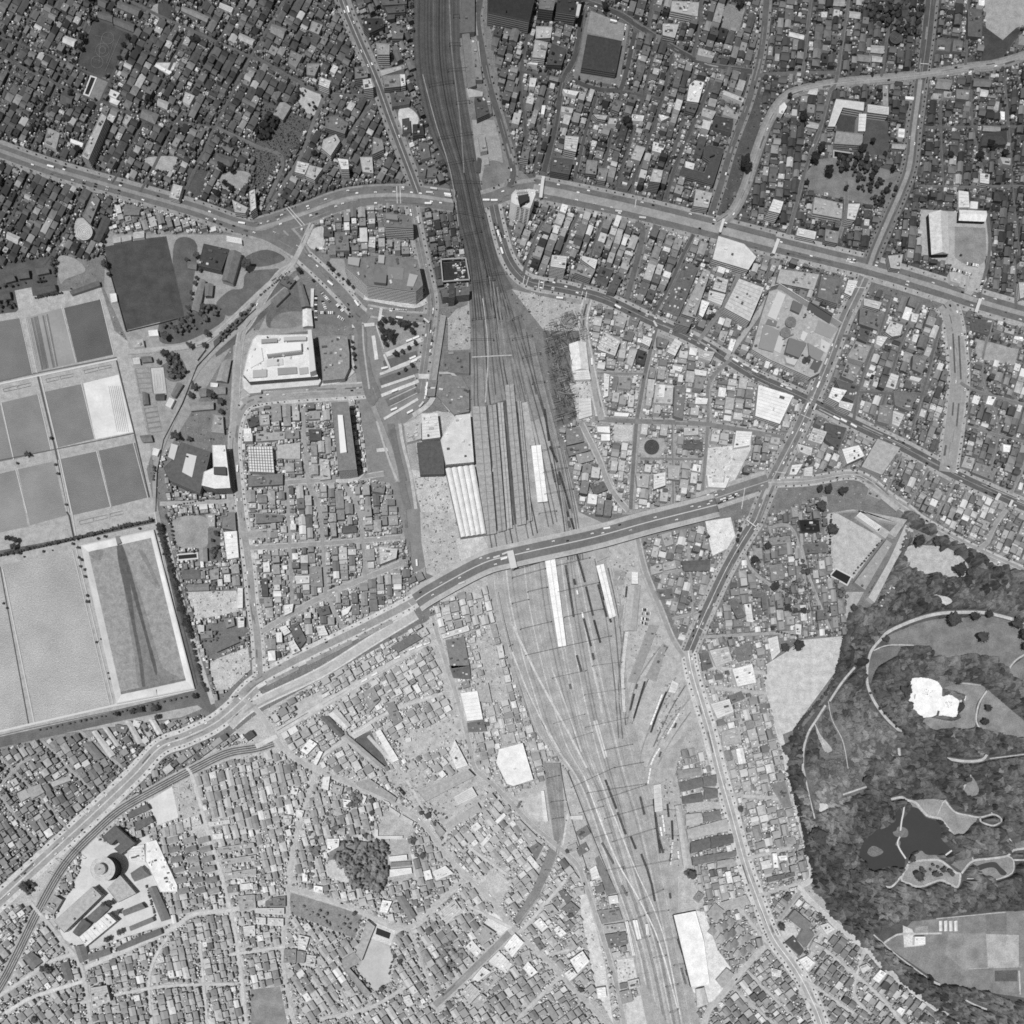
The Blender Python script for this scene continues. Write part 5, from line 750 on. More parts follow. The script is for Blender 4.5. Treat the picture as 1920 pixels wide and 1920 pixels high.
 ('23|722,962 790,952 800,1010 732,1020', 8, 214, {}), ('23|582,760 630,730 660,820 600,840', 7, 222, {}), ('23|625,680 650,660 782,935 712,955', 4, 124, dict(name='carriage_shed', clutter=0, cat='shed')), ('23|217,170 240,170 270,400 237,400', 5, 216, FS), ('23|470,900 535,890 545,950 485,960', 7, 175, {}), ('23|415,590 480,560 500,610 430,640', 7, 160, {}), ('23|480,600 550,560 580,620 510,660', 7, 112, {}), ('23|480,480 560,430 590,490 520,540', 7, 118, {}), ('23|440,360 530,355 530,385 445,385', 5, 210, FS), ('23|440,240 500,250 500,310 440,320', 5, 150, {}) if False else ('23|20,400 60,390 190,520 130,560', 7, 165, {}), ('23|130,600 190,560 230,590 180,690', 8, 118, {}), ('23|60,1390 130,1360 150,1440 90,1470', 8, 165, {}), ('23|400,1290 440,1270 490,1340 440,1370', 8, 165, {}), ('23|160,1290 200,1270 250,1350 210,1370', 8, 120, {}), ('23|80,1500 120,1450 190,1530 140,1570', 9, 232, {}), ('23|-60,1340 20,1240 90,1310 0,1420', 8, 234, {}), ('23|390,1540 450,1500 490,1550 430,1600', 9, 215, {}), ('23|640,1070 800,1050 830,1140 680,1170', 7, 140, {}), ('23|690,1180 840,1160 850,1210 700,1240', 7, 170, {}), ('23|700,1250 850,1230 870,1320 730,1350', 7, 118, {}), ('23|810,1680 890,1660 910,1750 830,1770', 8, 150, {}), ('23|870,1600 950,1580 960,1640 880,1660', 8, 195, {}), ('23|810,1620 860,1610 865,1650 815,1660', 8, 120, {}),
 ('33|200,1062 330,1170 292,1230 152,1120', 11, 128, dict(clutter=1)), ('33|282,1182 350,1250 282,1348 222,1280', 10, 122, dict(clutter=0)), ('33|192,1262 270,1370 242,1408 132,1310', 9, 84, dict(clutter=1)), ('33|392,1180 450,1162 500,1210 442,1248', 8, 208, {}), ('33|842,1512 890,1540 830,1612 782,1580', 9, 234, {}), ('33|1102,1265 1180,1265 1180,1323 1097,1330', 8, 232, {}), ('33|32,640 65,640 80,750 42,750', 9, 234, {}), ('33|75,660 140,655 145,690 90,695', 7, 220, {}), ('33|962,1820 990,1792 1030,1812 1002,1858', 8, 230, {}), ('33|340,1300 410,1340 370,1400 310,1360', 8, 165, {}), ('33|230,1440 290,1410 350,1460 290,1520', 8, 225, {}), ('33|690,1490 740,1470 770,1500 710,1540', 7, 205, {}), ('33|20,120 130,100 180,290 130,300', 7, 124, {}), ('33|0,820 200,780 205,810 0,860', 7, 110, {}), ('33|25,1500 100,1520 90,1570 30,1560', 8, 215, {}), ('33|120,520 190,520 190,570 130,570', 7, 150, G),
]
for k in range(4): BL.append(('33|%d,1148 %d,1146 %d,1220 %d,1222' % (1285 + 38 * k, 1303 + 38 * k, 1305 + 38 * k, 1287 + 38 * k), 3, 214, dict(name='greenhouse', style='gable', cat='greenhouse', clutter=0)))
for y, in ((520,), (590,), (665,), (740,), (820,), (900,)):
    k = (y - 520) / 380 * 80
    for x in (1250, 1372, 1478): BL.append(('03|%d,%d %d,%d %d,%d %d,%d' % (x + k + 2, y + 12, x + k + 80, y - 8, x + k + 90, y + 28, x + k + 12, y + 48), 8, R.choice((128, 140, 150)), dict(name='apartment_block', style='gable', cat='apartments')))
# allotment houses and barrack rows by the freight hall
for i in range(4):
    for j in range(5):
        x = 1500 + i * 62 + j * 44; y = 1225 - i * 0 + i * 58 - j * 44 + j * 22
        if inside(x, y, [(1475, 1200), (1580, 1090), (1830, 1290), (1680, 1470), (1590, 1480)]):
            BL.append(('23|%d,%d %d,%d %d,%d %d,%d' % (x - 30, y + 5, x + 5, y - 40, x + 42, y - 12, x + 8, y + 34), 7, R.choice((132, 150, 165, 120)), dict(name='company_house', style='hip', cat='house')))
many(BL)
go = [o for o in C.objects if o.name.startswith('grid_roof_building')][0]
for k in range(1, 9):
    f = k / 9; A, B, Cc, D = [up(a, 14) for a in P('465,838 510,838 514,886 468,884')]; L2 = lambda a, b, f: (a[0] + (b[0] - a[0]) * f, a[1] + (b[1] - a[1]) * f)
    m = MB(); m.beam(L2(A, B, f), L2(D, Cc, f), .3, 15); m.beam(L2(A, D, f), L2(B, Cc, f), .3, 15.01); m.build('roof_rib', mat(96, 'plain'), go, tuple(go.location))
# open-air swimming pools
def pool(spec, label, rim=205, t=44):
    p = P(spec); c = cen(p); o = empty('swimming_pool', *c); W = (c[0], -c[1], 0); block(inset(p, -3))
    out = inset(p, -2.6); m = MB(); N = len(p); a, b = (out, p) if area(p) < 0 else (out[::-1], p[::-1])
    for i in range(N):
        j = (i + 1) % N; m.face([(a[i][0], -a[i][1], .9), (a[j][0], -a[j][1], .9), (b[j][0], -b[j][1], .9), (b[i][0], -b[i][1], .9)]); m.face([(a[i][0], -a[i][1], 0), (a[j][0], -a[j][1], 0), (a[j][0], -a[j][1], .9), (a[i][0], -a[i][1], .9)])
    m.build('pool_edge', mat(rim, 'plain'), o, W); m = MB(); m.poly(p, .62); m.build('water', mat(t, 'pond'), o, W); tag(o, label, 'swimming pool')
pool('00|685,580 716,590 665,715 637,705', 'dark swimming pool below the chalk-marked sports ground'); pool('02|1337,326 1475,314 1478,344 1340,356', 'dark pool beside the small field east of the drained basin')
pool('30|497,1137 632,1157 628,1195 495,1177', 'dark pool south of the pale U-shaped school', 165, 24); pool('32|510,432 618,488 590,542 472,476', 'dark swimming pool with white rim near the park schoolyard')
pool('13|907,1197 1012,1237 1000,1282 897,1245', 'dark swimming pool with white rim north of the southern schoolyard'); pool('13|1055,150 1080,137 1128,188 1110,210', 'small dark tank beside a pale yard north of the diagonal street', 165)

# station platforms and their roofs
def canopy(spec, h, tone, label, name='platform_roof', kind='roof'):
    p = P(spec); q = [up(a, h) for a in p]; c = cen(q); o = empty(name, *c); W = (c[0], -c[1], 0); block(q)
    m = MB(); m.prism(inset(q, .8), 0, 1.1); m.build('platform', mat(150, 'plain'), o, W)
    m = MB(); m.prism(q, h - .5, h); m.build('roof', mat(tone, 'white' if tone > 190 else 'roof'), o, W)
    mid = [((q[0][0] + q[1][0]) / 2, (q[0][1] + q[1][1]) / 2), ((q[2][0] + q[3][0]) / 2, (q[2][1] + q[3][1]) / 2)]
    m = MB(); m.beam(mid[0], mid[1], .45, h + .3); m.build('ridge', mat(tone - 45, 'plain'), o, W)
    nb_ = int(math.dist(*mid) / 13)
    for k in range(1, nb_):
        f = k / nb_; m = MB(); m.beam([q[0][i] + (q[3][i] - q[0][i]) * f for i in (0, 1)], [q[1][i] + (q[2][i] - q[1][i]) * f for i in (0, 1)], .2, h + .05); m.build('roof_seam', mat(tone - 40, 'plain'), o, W)
    for k in range(9):
        m = MB(); x = mid[0][0] + (mid[1][0] - mid[0][0]) * (k + .5) / 9; y = mid[0][1] + (mid[1][1] - mid[0][1]) * (k + .5) / 9
        m.prism([(x - .3, y - .3), (x + .3, y - .3), (x + .3, y + .3), (x - .3, y + .3)], 1.1, h - .5); m.build('pillar', mat(90, 'plain'), o, W)
    tag(o, label, 'platform roof')
canopy('886,762 911,762 931,1000 906,1004', 7, 164, 'westernmost grey platform roof north of the road bridge')
canopy('915,760 930,758 949,994 934,998', 7, 154, 'second grey platform roof from the west')
canopy('933,755 943,754 961,990 951,992', 7, 172, 'third grey platform roof from the west')
canopy('947,722 963,720 987,982 969,986', 7, 162, 'fourth grey platform roof from the west')
canopy('970,752 977,752 998,976 991,978', 7, 162, 'easternmost narrow grey platform roof beside the white one')
canopy('996,836 1014,834 1027,940 1008,942', 7, 236, 'short bright white platform roof north of the road bridge')
canopy('1022,1052 1041,1048 1062,1211 1047,1213', 7, 238, 'long white platform roof south of the road bridge')
canopy('1118,1061 1132,1057 1155,1155 1143,1160', 6, 234, 'slanting white goods platform roof next to dark wagons')
canopy('1186,1725 1195,1725 1203,1760 1195,1762', 6, 234, 'short white platform roof near the southern station')
canopy('1210,1732 1215,1732 1217,1752 1212,1753', 6, 232, 'tiny white platform roof east of its larger twin')
canopy('1172,1728 1177,1727 1191,1791 1186,1792', 6, 226, 'thin white platform roof along the track edge in the south')
canopy('1112,1352 1120,1350 1139,1418 1133,1423', 1.5, 206, 'bare pale loading platform deep in the goods yard', 'loading_platform')
# long barrel roofs of the department store over the station
m = empty('barrel_roof_hall', 874, 940); tag(m, 'white hall of long side-by-side barrel vaults beside the platforms', 'station hall')
q = [up(a, 14) for a in P('835,878 890,871 912,1000 864,1007')]; block(q)
wall_mesh(q, 12).build('wall', mat(150, 'plain'), m, (874, -940, 0))
for k in range(5):
    f0, f1 = k / 5 + .006, (k + 1) / 5 - .006; mb = MB(); S = []
    for j in range(9):
        f = f0 + (f1 - f0) * j / 8; z = 12 + 2.6 * math.sin(math.pi * j / 8)
        a = (q[0][0] * (1 - f) + q[1][0] * f, q[0][1] * (1 - f) + q[1][1] * f); b = (q[3][0] * (1 - f) + q[2][0] * f, q[3][1] * (1 - f) + q[2][1] * f); S.append((a, b, z))
    for j in range(8):
        (a, b, z), (c, d, y) = S[j], S[j + 1]; mb.face([(a[0], -a[1], z), (b[0], -b[1], z), (d[0], -d[1], y), (c[0], -c[1], y)])
    mb.build('barrel_vault', mat(222, 'white'), m, (874, -940, 0))
# construction pit next to the northern plaza
p = P('11|1385,50 1570,40 1600,200 1400,215'); c = cen(p); o = empty('construction_pit', *c); tag(o, 'open construction pit with white retaining frame and black floor', 'construction pit'); block(p)
m = MB(); m.poly(inset(p, 1), 1.5); m.build('floor', mat(56, 'lot'), o, (c[0], -c[1], 0))
m = MB()
for i in range(4): m.beam(p[i], p[(i + 1) % 4], 1.0, 9)
m.build('retaining_frame', mat(165, 'plain'), o, (c[0], -c[1], 0))
for k in range(26):
    m = MB(); x, y = R.uniform(848, 872), R.uniform(498, 528); a = R.uniform(1, 3.4); m.prism([(x - a, y - 1), (x + a, y - 1.4), (x + a, y + 1), (x - a, y + 1.3)], 1.5 + k * .01, R.uniform(3, 9)); m.build('formwork', mat(R.choice((200, 215, 150, 90)), 'plain'), o, (c[0], -c[1], 0))
# steel frame under construction east of the tracks
o = empty('steel_frame', 1048, 700); tag(o, 'tangled steel frame of a long station building under construction', 'steel frame'); W = (1048, -700, 0)
site = P('21|230,570 400,420 530,440 560,640 430,660 480,1230 340,1280')
m = MB(); gl = []
for k in range(330):
    while 1:
        x, y = R.uniform(1015, 1100), R.uniform(588, 800)
        if inside(x, y, site): break
    a = R.choice((-.35, 1.2, -.3, 1.3, R.uniform(0, 3))); l = R.uniform(2, 8) if k >= 100 else R.uniform(7, 9)
    m = MB() if k < 101 else m; z = R.choice((4, 8, 12, 12.4)) + k * .003
    m.beam((x - l * math.cos(a), y - l * math.sin(a)), (x + l * math.cos(a), y + l * math.sin(a)), .33, z, z, R.choice((70, 84, 96, 120, 165)))
    if k < 100: m.build('girder', mat(None, 'plain'), o, W)
m.build('scaffold_poles', mat(None, 'plain'), o, W)['kind'] = 'stuff'
m = MB()
for k in range(26):
    x, y = 1064 + 15 * math.cos(k * .2417), 605 + 14 * math.sin(k * .2417); m.beam((1068, 610), (x, y), .3, 11 + k * .003, None, 150); m.beam((x, y), (1064 + 15 * math.cos(k * .2417 + .24), 605 + 14 * math.sin(k * .2417 + .24)), .5, 11.5 + k * .003, None, 160)
m.build('ring_frame', mat(None, 'plain'), o, W)
block(site)
# ================================================================ THE PARK
WOODS = [
 # outline, spacing, (rmin, rmax), tone range
 (P('1690,975 1705,955 1760,1000 1830,1045 1980,1110 1980,1720 1920,1705 1860,1700 1760,1712 1700,1722 1640,1742 1560,1712 1520,1650 1502,1560 1478,1440 1468,1400 1500,1370 1550,1310 1580,1230 1583,1175 1600,1150 1650,1130 1672,1080 1684,1040'), 8.2, (4.2, 8.4), (56, 88)),
 (P('1575,1725 1600,1730 1660,1770 1720,1800 1800,1835 1900,1880 1980,1900 1980,1980 1830,1980 1740,1880 1660,1810'), 8.0, (4, 7.5), (60, 92)),
 (P('1770,1800 1810,1790 1815,1830 1775,1835'), 6.5, (3.4, 5.5), (62, 86)),
 (P('13|650,540 690,560 840,560 990,550 985,800 940,930 760,890 660,780 600,690'), 7.6, (4, 7), (92, 124)),
 (P('30|700,60 900,90 950,60 1150,90 1140,270 1000,290 900,230 760,200 700,150'), 7.4, (3.8, 6.8), (40, 62)),
 (P('30|480,1180 660,1180 720,1180 800,1260 790,1330 980,1420 960,1480 830,1470 700,1440 640,1330 530,1290'), 7, (3.6, 6.6), (40, 62)),
 (P('30|720,-60 1160,-60 1150,90 720,70'), 8.0, (3.4, 6), (44, 66)), (P('30|120,900 290,900 290,960 180,960'), 6.5, (3, 5), (44, 60)), (P('30|760,1490 870,1490 880,1580 790,1580'), 6.5, (3.4, 5.6), (42, 60)),
 (P('00|190,880 330,850 350,1010 220,1010'), 7, (3.2, 5.6), (38, 54)), (P('00|280,740 370,740 380,820 290,830'), 7, (3, 5), (40, 56)), (P('00|480,800 580,810 560,960 470,950'), 7, (3, 5.4), (40, 56)), (P('00|150,440 270,440 260,540 160,530'), 7, (3, 5), (42, 58)), (P('00|1640,1010 1780,1060 1800,1150 1660,1140'), 7, (3, 5), (44, 60)), (P('00|1090,740 1170,760 1160,810 1080,790'), 6, (3, 4.5), (40, 55)), (P('00|0,1330 60,1380 60,1500 0,1560'), 7, (3, 5), (40, 55)), (P('00|700,0 740,20 700,180 660,160'), 6, (3, 4.5), (40, 56)),
 (P('10|20,960 110,860 180,860 180,940 90,1060 20,1060 5,1000'), 5.5, (4, 5.5), (34, 46)), (P('10|260,730 320,680 340,700 300,800 260,800'), 5.5, (3, 4.6), (40, 54)), (P('10|395,850 470,800 480,830 420,885'), 5.5, (3, 4.4), (40, 54)),
 (P('01|1260,770 1330,750 1400,860 1390,920 1280,930 1250,850'), 6, (3.6, 5.8), (66, 86)), (P('01|1210,510 1300,490 1560,400 1640,390 1680,410 1560,500 1400,600 1340,620 1270,560 1230,560'), 7, (3, 5.6), (62, 88)), (P('01|380,30 440,50 420,160 300,180 0,260 0,220 200,200 380,150'), 6.6, (2.8, 4.6), (60, 78)), (P('01|0,330 110,330 120,390 0,430'), 6.6, (2.8, 4.6), (60, 80)), (P('01|1620,580 1700,520 1880,360 1920,300 1920,370 1700,640 1630,670'), 6.2, (2.4, 4), (70, 90)),
 (P('32|200,350 260,350 300,450 250,490 210,430'), 6, (4, 6), (70, 84)), (P('32|450,500 520,540 580,640 560,720 500,620'), 6.4, (3, 5), (74, 92)), (P('32|130,500 320,500 320,760 100,760 60,640'), 9.5, (3, 5), (76, 98)), (P('22|1810,330 1860,400 1840,440 1780,400'), 6.4, (3, 5), (74, 92)),
 (P('13|720,160 790,200 790,320 700,300'), 6.4, (3.2, 5.4), (92, 112)), (P('13|480,380 700,350 690,510 520,480'), 8, (3.2, 5.6), (96, 118)), (P('13|400,480 500,470 520,640 410,640'), 7, (3.2, 5.6), (96, 116)), (P('13|1320,1340 1500,1290 1610,1430 1500,1560 1420,1540 1370,1400'), 8.4, (3.2, 5.6), (98, 120)), (P('13|1140,540 1200,530 1250,620 1300,660 1200,690'), 7.2, (3.2, 5.4), (98, 118)), (P('13|250,990 800,1150 740,1270 640,1230 260,1080'), 9.5, (2.6, 4.2), (104, 132)), (P('13|240,1520 480,1500 600,1480 590,1540 430,1570 330,1650 250,1600'), 9, (3, 4.8), (104, 124)), (P('13|340,690 450,690 440,810 360,800'), 7.5, (3, 5), (98, 118)),
 (P('23|1280,770 1330,765 1365,810 1320,840'), 4.6, (3.2, 4.6), (84, 96)), (P('03|160,850 230,840 270,880 220,950 170,910'), 5, (3, 4.6), (74, 90)), (P('03|470,880 540,860 560,910 480,960'), 6, (2.6, 4), (100, 118)), (P('03|140,10 250,0 260,70 190,90'), 6, (3, 5), (92, 110)), (P('33|320,1095 430,1080 450,1130 350,1160'), 5.4, (3.4, 4.8), (70, 84)),
 (P('23|20,260 60,240 80,290 30,310'), 6, (2.8, 4), (100, 120)), (P('11|180,160 300,170 310,210 200,210'), 6, (3, 4.2), (84, 100)), (P('02|1480,870 1600,860 1660,890 1640,980 1520,1000'), 8, (2.6, 4), (84, 104)), (P('02|1590,250 1660,260 1660,350 1590,370'), 5.4, (2.8, 4.4), (74, 92)),
]
CLEAR = np.zeros((MS, MS), dtype=np.uint8)       # lawns, paths and water: no wood trees
PARK = [
 ('park_ground', '1690,975 1705,955 1760,1000 1830,1045 1980,1110 1980,1980 1830,1980 1740,1880 1660,1810 1600,1755 1560,1712 1520,1650 1502,1560 1478,1440 1468,1400 1500,1370 1550,1310 1580,1230 1583,1175 1600,1150 1650,1130 1672,1080 1684,1040', 88, 'grass', 0, 0),
 ('lawn', '32|870,955 960,900 1110,840 1290,800 1500,790 1700,790 1980,890 1980,1060 1860,1110 1790,1190 1690,1100 1600,1085 1490,1070 1400,1090 1250,1080 1190,1020 1080,1000 960,1010', 126, 'grass', 1, 1),
 ('lawn', '32|780,1050 980,1005 960,1080 820,1170 770,1290 745,1200', 112, 'grass', 1, 1), ('lawn', '32|1570,1540 1600,1420 1650,1335 1880,1530 1980,1620 1980,1700 1830,1690 1590,1630', 138, 'grass', 1, 0), ('lawn', '32|1790,1200 1980,1080 1980,1380 1860,1260', 128, 'grass', 1, 1),
 ('lawn', '32|1290,1330 1420,1280 1560,1290 1630,1330 1560,1450 1540,1620 1340,1620 1250,1640 1160,1600 1200,1540 1400,1560 1450,1400 1330,1330', 140, 'grass', 1, 1), ('lawn', '32|790,1340 1040,1310 1060,1420 1130,1540 1010,1560 860,1420', 118, 'lot', 0, 1),
 ('lawn', '32|1060,255 1180,250 1350,270 1490,380 1490,470 1400,490 1260,470 1130,450 1000,340', 182, 'dirt', 1, 1), ('sand_patch', '32|1230,620 1350,640 1380,680 1310,700', 196, 'dirt', 1, 1), ('yard', '32|1060,110 1240,190 1180,240 1060,240', 130, 'grass', 1, 0),
 ('shrub_garden', '32|460,1440 700,1290 740,1440 960,1640 1000,1700 940,1740 760,1700 500,1930 420,1930 360,1600', 112, 'lot', 0, 1), ('sand_patch', '32|360,1620 400,1680 480,1780 430,1800 380,1700', 172, 'dirt', 1, 1),
 ('lawn', '32|1450,1880 1700,1850 1700,1930 1450,1930', 110, 'grass', 0, 1), ('shrub_garden', '33|280,0 640,0 740,140 560,280 420,330 330,240', 108, 'lot', 0, 1), ('sand_patch', '33|380,270 440,270 450,300 390,330', 200, 'dirt', 1, 1),
 ('lawn', '33|1060,260 1200,230 1340,250 1380,320 1560,370 1520,440 1460,500 1380,490 1260,380 1170,340', 150, 'grass', 1, 1), ('lawn', '33|1450,160 1520,60 1580,150 1560,210 1470,210', 136, 'grass', 1, 1), ('lawn', '33|1000,820 1060,720 1180,690 1290,690 1430,800 1410,900 1270,845 1130,890', 150, 'grass', 1, 1),
 ('lawn', '33|1060,660 1150,620 1260,655 1290,680 1080,700', 134, 'grass', 1, 0), ('lawn', '33|1400,700 1540,660 1540,720 1460,780 1370,720', 126, 'grass', 1, 0), ('lawn', '33|1560,700 1790,660 1840,700 1820,800 1700,830 1560,760', 136, 'grass', 1, 1), ('lawn', '33|1850,560 1980,500 1980,600 1850,620', 128, 'grass', 1, 0),
 ('open_field', '33|860,1320 990,1250 1080,1150 1290,1130 1700,1080 2100,1060 2100,1740 1900,1720 1700,1690 1480,1640 1300,1620 1100,1480', 130, 'grass', 1, 0), ('field_plot', '33|1632,1245 1880,1252 1880,1488 1650,1502', 176, 'grass', 1, 0), ('field_plot', '33|1630,1100 1790,1090 1785,1225 1640,1225', 118, 'grass', 1, 0), ('field_plot', '33|1350,1240 1630,1240 1650,1500 1480,1520 1330,1400', 142, 'grass', 1, 0), ('field_plot', '33|1700,1520 1870,1515 1870,1600 1700,1600', 96, 'lot', 1, 0), ('yard', '33|1010,1180 1080,1210 1100,1260 1170,1330 1020,1345', 206, 'dirt', 1, 0), ('sand_patch', '33|1100,1190 1200,1185 1200,1230 1100,1235', 150, 'lot', 1, 0),
]
for nm, s, t, k, b, sm in PARK:
    p = P(s); p = smooth(p, 5, True) if sm else p; sheet(nm, p, t, k)
    if b: block(p, 1, CLEAR)
PW = [('32|850,950 900,900 1000,850 1130,800 1250,768 1370,755 1600,755 1760,785 1980,850', 6), ('32|850,950 775,1040 745,1150 740,1250 755,1330 800,1430 880,1540 960,1620 1000,1650', 5), ('32|1980,1040 1860,1110 1790,1200', 3), ('32|650,1165 560,1270 460,1420', 4), ('32|430,1450 360,1560 300,1660 265,1790 260,1960', 4), ('32|790,1040 900,1000 1090,1000', 2), ('32|1340,1850 1480,1870 1600,1860 1640,1820', 5), ('32|1660,1850 1980,1810', 2), ('32|980,1770 985,1830', 5), ('32|1640,1340 1580,1440 1560,1560 1590,1630', 3), ('32|1420,1280 1600,1300', 1.5), ('32|450,1420 480,1560 560,1720 600,1930', 1.5), ('32|350,1590 430,1770', 2),
 ('33|920,235 1000,220 1040,240 1110,265 1190,355 1290,380 1340,440 1390,500', 4.5), ('33|1050,705 1160,693 1290,695 1400,780 1440,800 1420,890 1360,870 1290,840 1140,890 1040,860 1000,830 1050,720', 4), ('33|1450,790 1530,700 1660,680 1790,660 1845,615 1980,600', 4), ('33|1840,610 1830,560 1770,490', 2.5), ('33|1330,250 1400,330 1500,355 1590,370 1690,348 1750,390 1690,432 1600,405 1590,372', 3), ('33|1800,660 1840,700 1825,790 1700,840', 2.5), ('33|1840,690 1980,690', 3), ('33|880,890 940,880 1050,740', 3.5), ('33|1460,160 1520,50', 3), ('33|1650,250 1680,350', 2), ('33|560,200 740,140', 3), ('33|870,1310 940,1265 1010,1245 1300,1240', 3.5), ('33|1260,1130 1780,1080', 1.6), ('33|265,0 310,220 350,380', 2.5), ('33|790,1250 870,1320 960,1400 1080,1490 1190,1570', 2.5), ('33|1230,1600 1290,1625', 4), ('33|1480,1740 1560,1780 1640,1810', 3), ('33|1270,350 1310,260 1335,240', 2), ('33|1540,700 1520,640', 2), ('33|1490,830 1540,830', 1.6), ('33|1500,1505 1900,1490', 1), ('33|1880,1520 1890,1700', 3)]
for s, wd in PW:
    p = smooth(P(s), 5); m = MB(); m.ribbon(p, wd, nz(.5)); m.build('path', mat(186, 'dirt'))['kind'] = 'structure'; block_line(offset(p, 0), wd + 6.5, CLEAR)
# ponds
def water(s, t=60):
    p = smooth(P(s), 4, True); m = MB(); m.poly(p, nz(.45)); m.build('pond_water', mat(t, 'pond'))['kind'] = 'structure'; block(p, 1, CLEAR)
water('33|960,270 1000,320 1010,380 1050,330 1040,300 1120,300 1180,370 1270,400 1300,460 1300,530 1360,600 1330,640 1280,650 1190,650 1150,620 1090,630 1060,660 1030,690 1010,755 900,740 760,780 720,700 670,620 720,540 770,470 850,455 920,400 950,330', 66)
water('33|1550,745 1620,715 1700,705 1740,740 1790,790 1750,805 1700,750 1640,750 1580,770', 70)
for s, t in [('33|745,640 760,600 800,585 860,620 850,645 790,665', 118), ('33|935,480 960,470 975,440 1030,450 1050,480 1040,515 990,520 950,510', 122), ('33|955,575 970,545 990,550 985,590', 126)]:
    p = smooth(P(s), 4, True); m = MB(); m.poly(p, .75); m.build('islet', mat(t, 'lot'))['kind'] = 'structure'
def walkway(s, wd, label):
    p = smooth(P(s), 5); c = cen(p); o = empty('footbridge', *c); tag(o, label, 'footbridge')
    m = MB(); A = offset(p, wd / 2); B = offset(p, -wd / 2); m.prism(A + B[::-1], .9, 1.5); m.build('deck', mat(215, 'plain'), o, (c[0], -c[1], 0))
    m = MB()
    for q in (A, B):
        for i in range(len(q) - 1): m.beam(q[i], q[i + 1], .12, 2.4)
    m.build('railing', mat(190, 'plain'), o, (c[0], -c[1], 0)); block_line(p, wd + 4, CLEAR)
walkway('33|1022,250 1012,330 998,400 990,470', 2.6, 'pale causeway bridge across the northern arm of the park pond'); walkway('33|985,515 968,560 985,610 1030,680', 2.6, 'pale bridge across the southern part of the park pond'); walkway('33|1325,655 1375,618', 3, 'short white jetty bridge at the east tip of the park pond')
# the great white paddling pool of the park
Z7 = lambda s: [(1700 + float(a.split(',')[0]) / 13.714, 1220 + float(a.split(',')[1]) / 13.714) for a in s.split()]
o = empty('paddling_pool_terrace', 1745, 1308); tag(o, 'blinding white paved paddling terrace of two joined rounded lobes', 'paved terrace')
p = Z7('70,710 200,695 370,685 560,710 700,750 800,800 860,880 900,950 915,1060 900,1170 960,1180 1010,1145 1080,1130 1160,1145 1220,1190 1300,1240 1360,1290 1330,1420 1300,1540 1320,1560 1270,1740 1000,1720 700,1700 520,1715 370,1740 290,1690 180,1560 100,1410 30,1280 15,1100 15,900'); block(p, 1, CLEAR)
m = MB(); m.prism(p, 0, .8); m.build('paving', mat(240, 'white'), o, (1745, -1308, 0))
for s, t, nm in [('790,1540 845,1555 810,1690 750,1685', 96, 'basin'), ('905,1020 970,1015 985,1100 960,1170 905,1160', 110, 'basin'), ('175,1170 205,1110 230,1130 205,1250 185,1240', 178, 'play_mound')]:
    m = MB(); m.prism(Z7(s), .8, 1.1); m.build(nm, mat(t, 'plain'), o, (1745, -1308, 0))
for k in range(34):
    a = R.uniform(0, 6.28); r = R.uniform(1, 9)
    x, y = ((1738 + r * math.cos(a) * 1.2, 1300 + r * math.sin(a)) if k < 19 else (1778 + r * .75 * math.cos(a), 1320 + r * .75 * math.sin(a)))
    if not inside(x, y, p): continue
    s_ = R.uniform(.4, 1.1); m = MB(); m.prism(circ(x, y, s_, 9), .8, 1.5); m.build('stepping_stone', mat(188, 'plain'), o, (1745, -1308, 0))
bld(Z7('1420,1150 1530,1165 1490,1335 1380,1320'), 6, 236, 'pavilion', 'small white pavilion at the east edge of the white terrace', 'pavilion', clutter=0, blk=False)
bld(Z7('1395,1335 1475,1345 1455,1425 1390,1410'), 5, 104, 'shed', 'small dark hut just below the white park pavilion', 'shed', clutter=0, blk=False)
# drained basin: raised pale rim sloping to the muddy floor
o = empty('drained_basin', 260, 1155); tag(o, 'drained rectangular reservoir with pale sloping sides and dark mud streaks', 'reservoir')
OU = P('02|612,255 1157,138 1465,1330 880,1442'); IN = P('02|665,300 1133,195 1395,1265 910,1370'); block(OU, 1); W = (260, -1155, 0)
CR = inset(OU, 2.2); m = MB()
def ring(A, B, za, zb):
    A, B = (A, B) if area(A) < 0 else (A[::-1], B[::-1])
    for i in range(4):
        j = (i + 1) % 4; m.face([(A[i][0], -A[i][1], za), (A[j][0], -A[j][1], za), (B[j][0], -B[j][1], zb), (B[i][0], -B[i][1], zb)])
ring(OU, OU, 0, 5); ring(OU, CR, 5, 5); m.build('rim', mat(196, 'plain'), o, W); m = MB(); ring(CR, IN, 5, .9); m.build('sloping_side', mat(218, 'sand'), o, W)
m = MB(); m.poly(IN, .9); m.build('mud_floor', mat(150, 'dirt'), o, W)
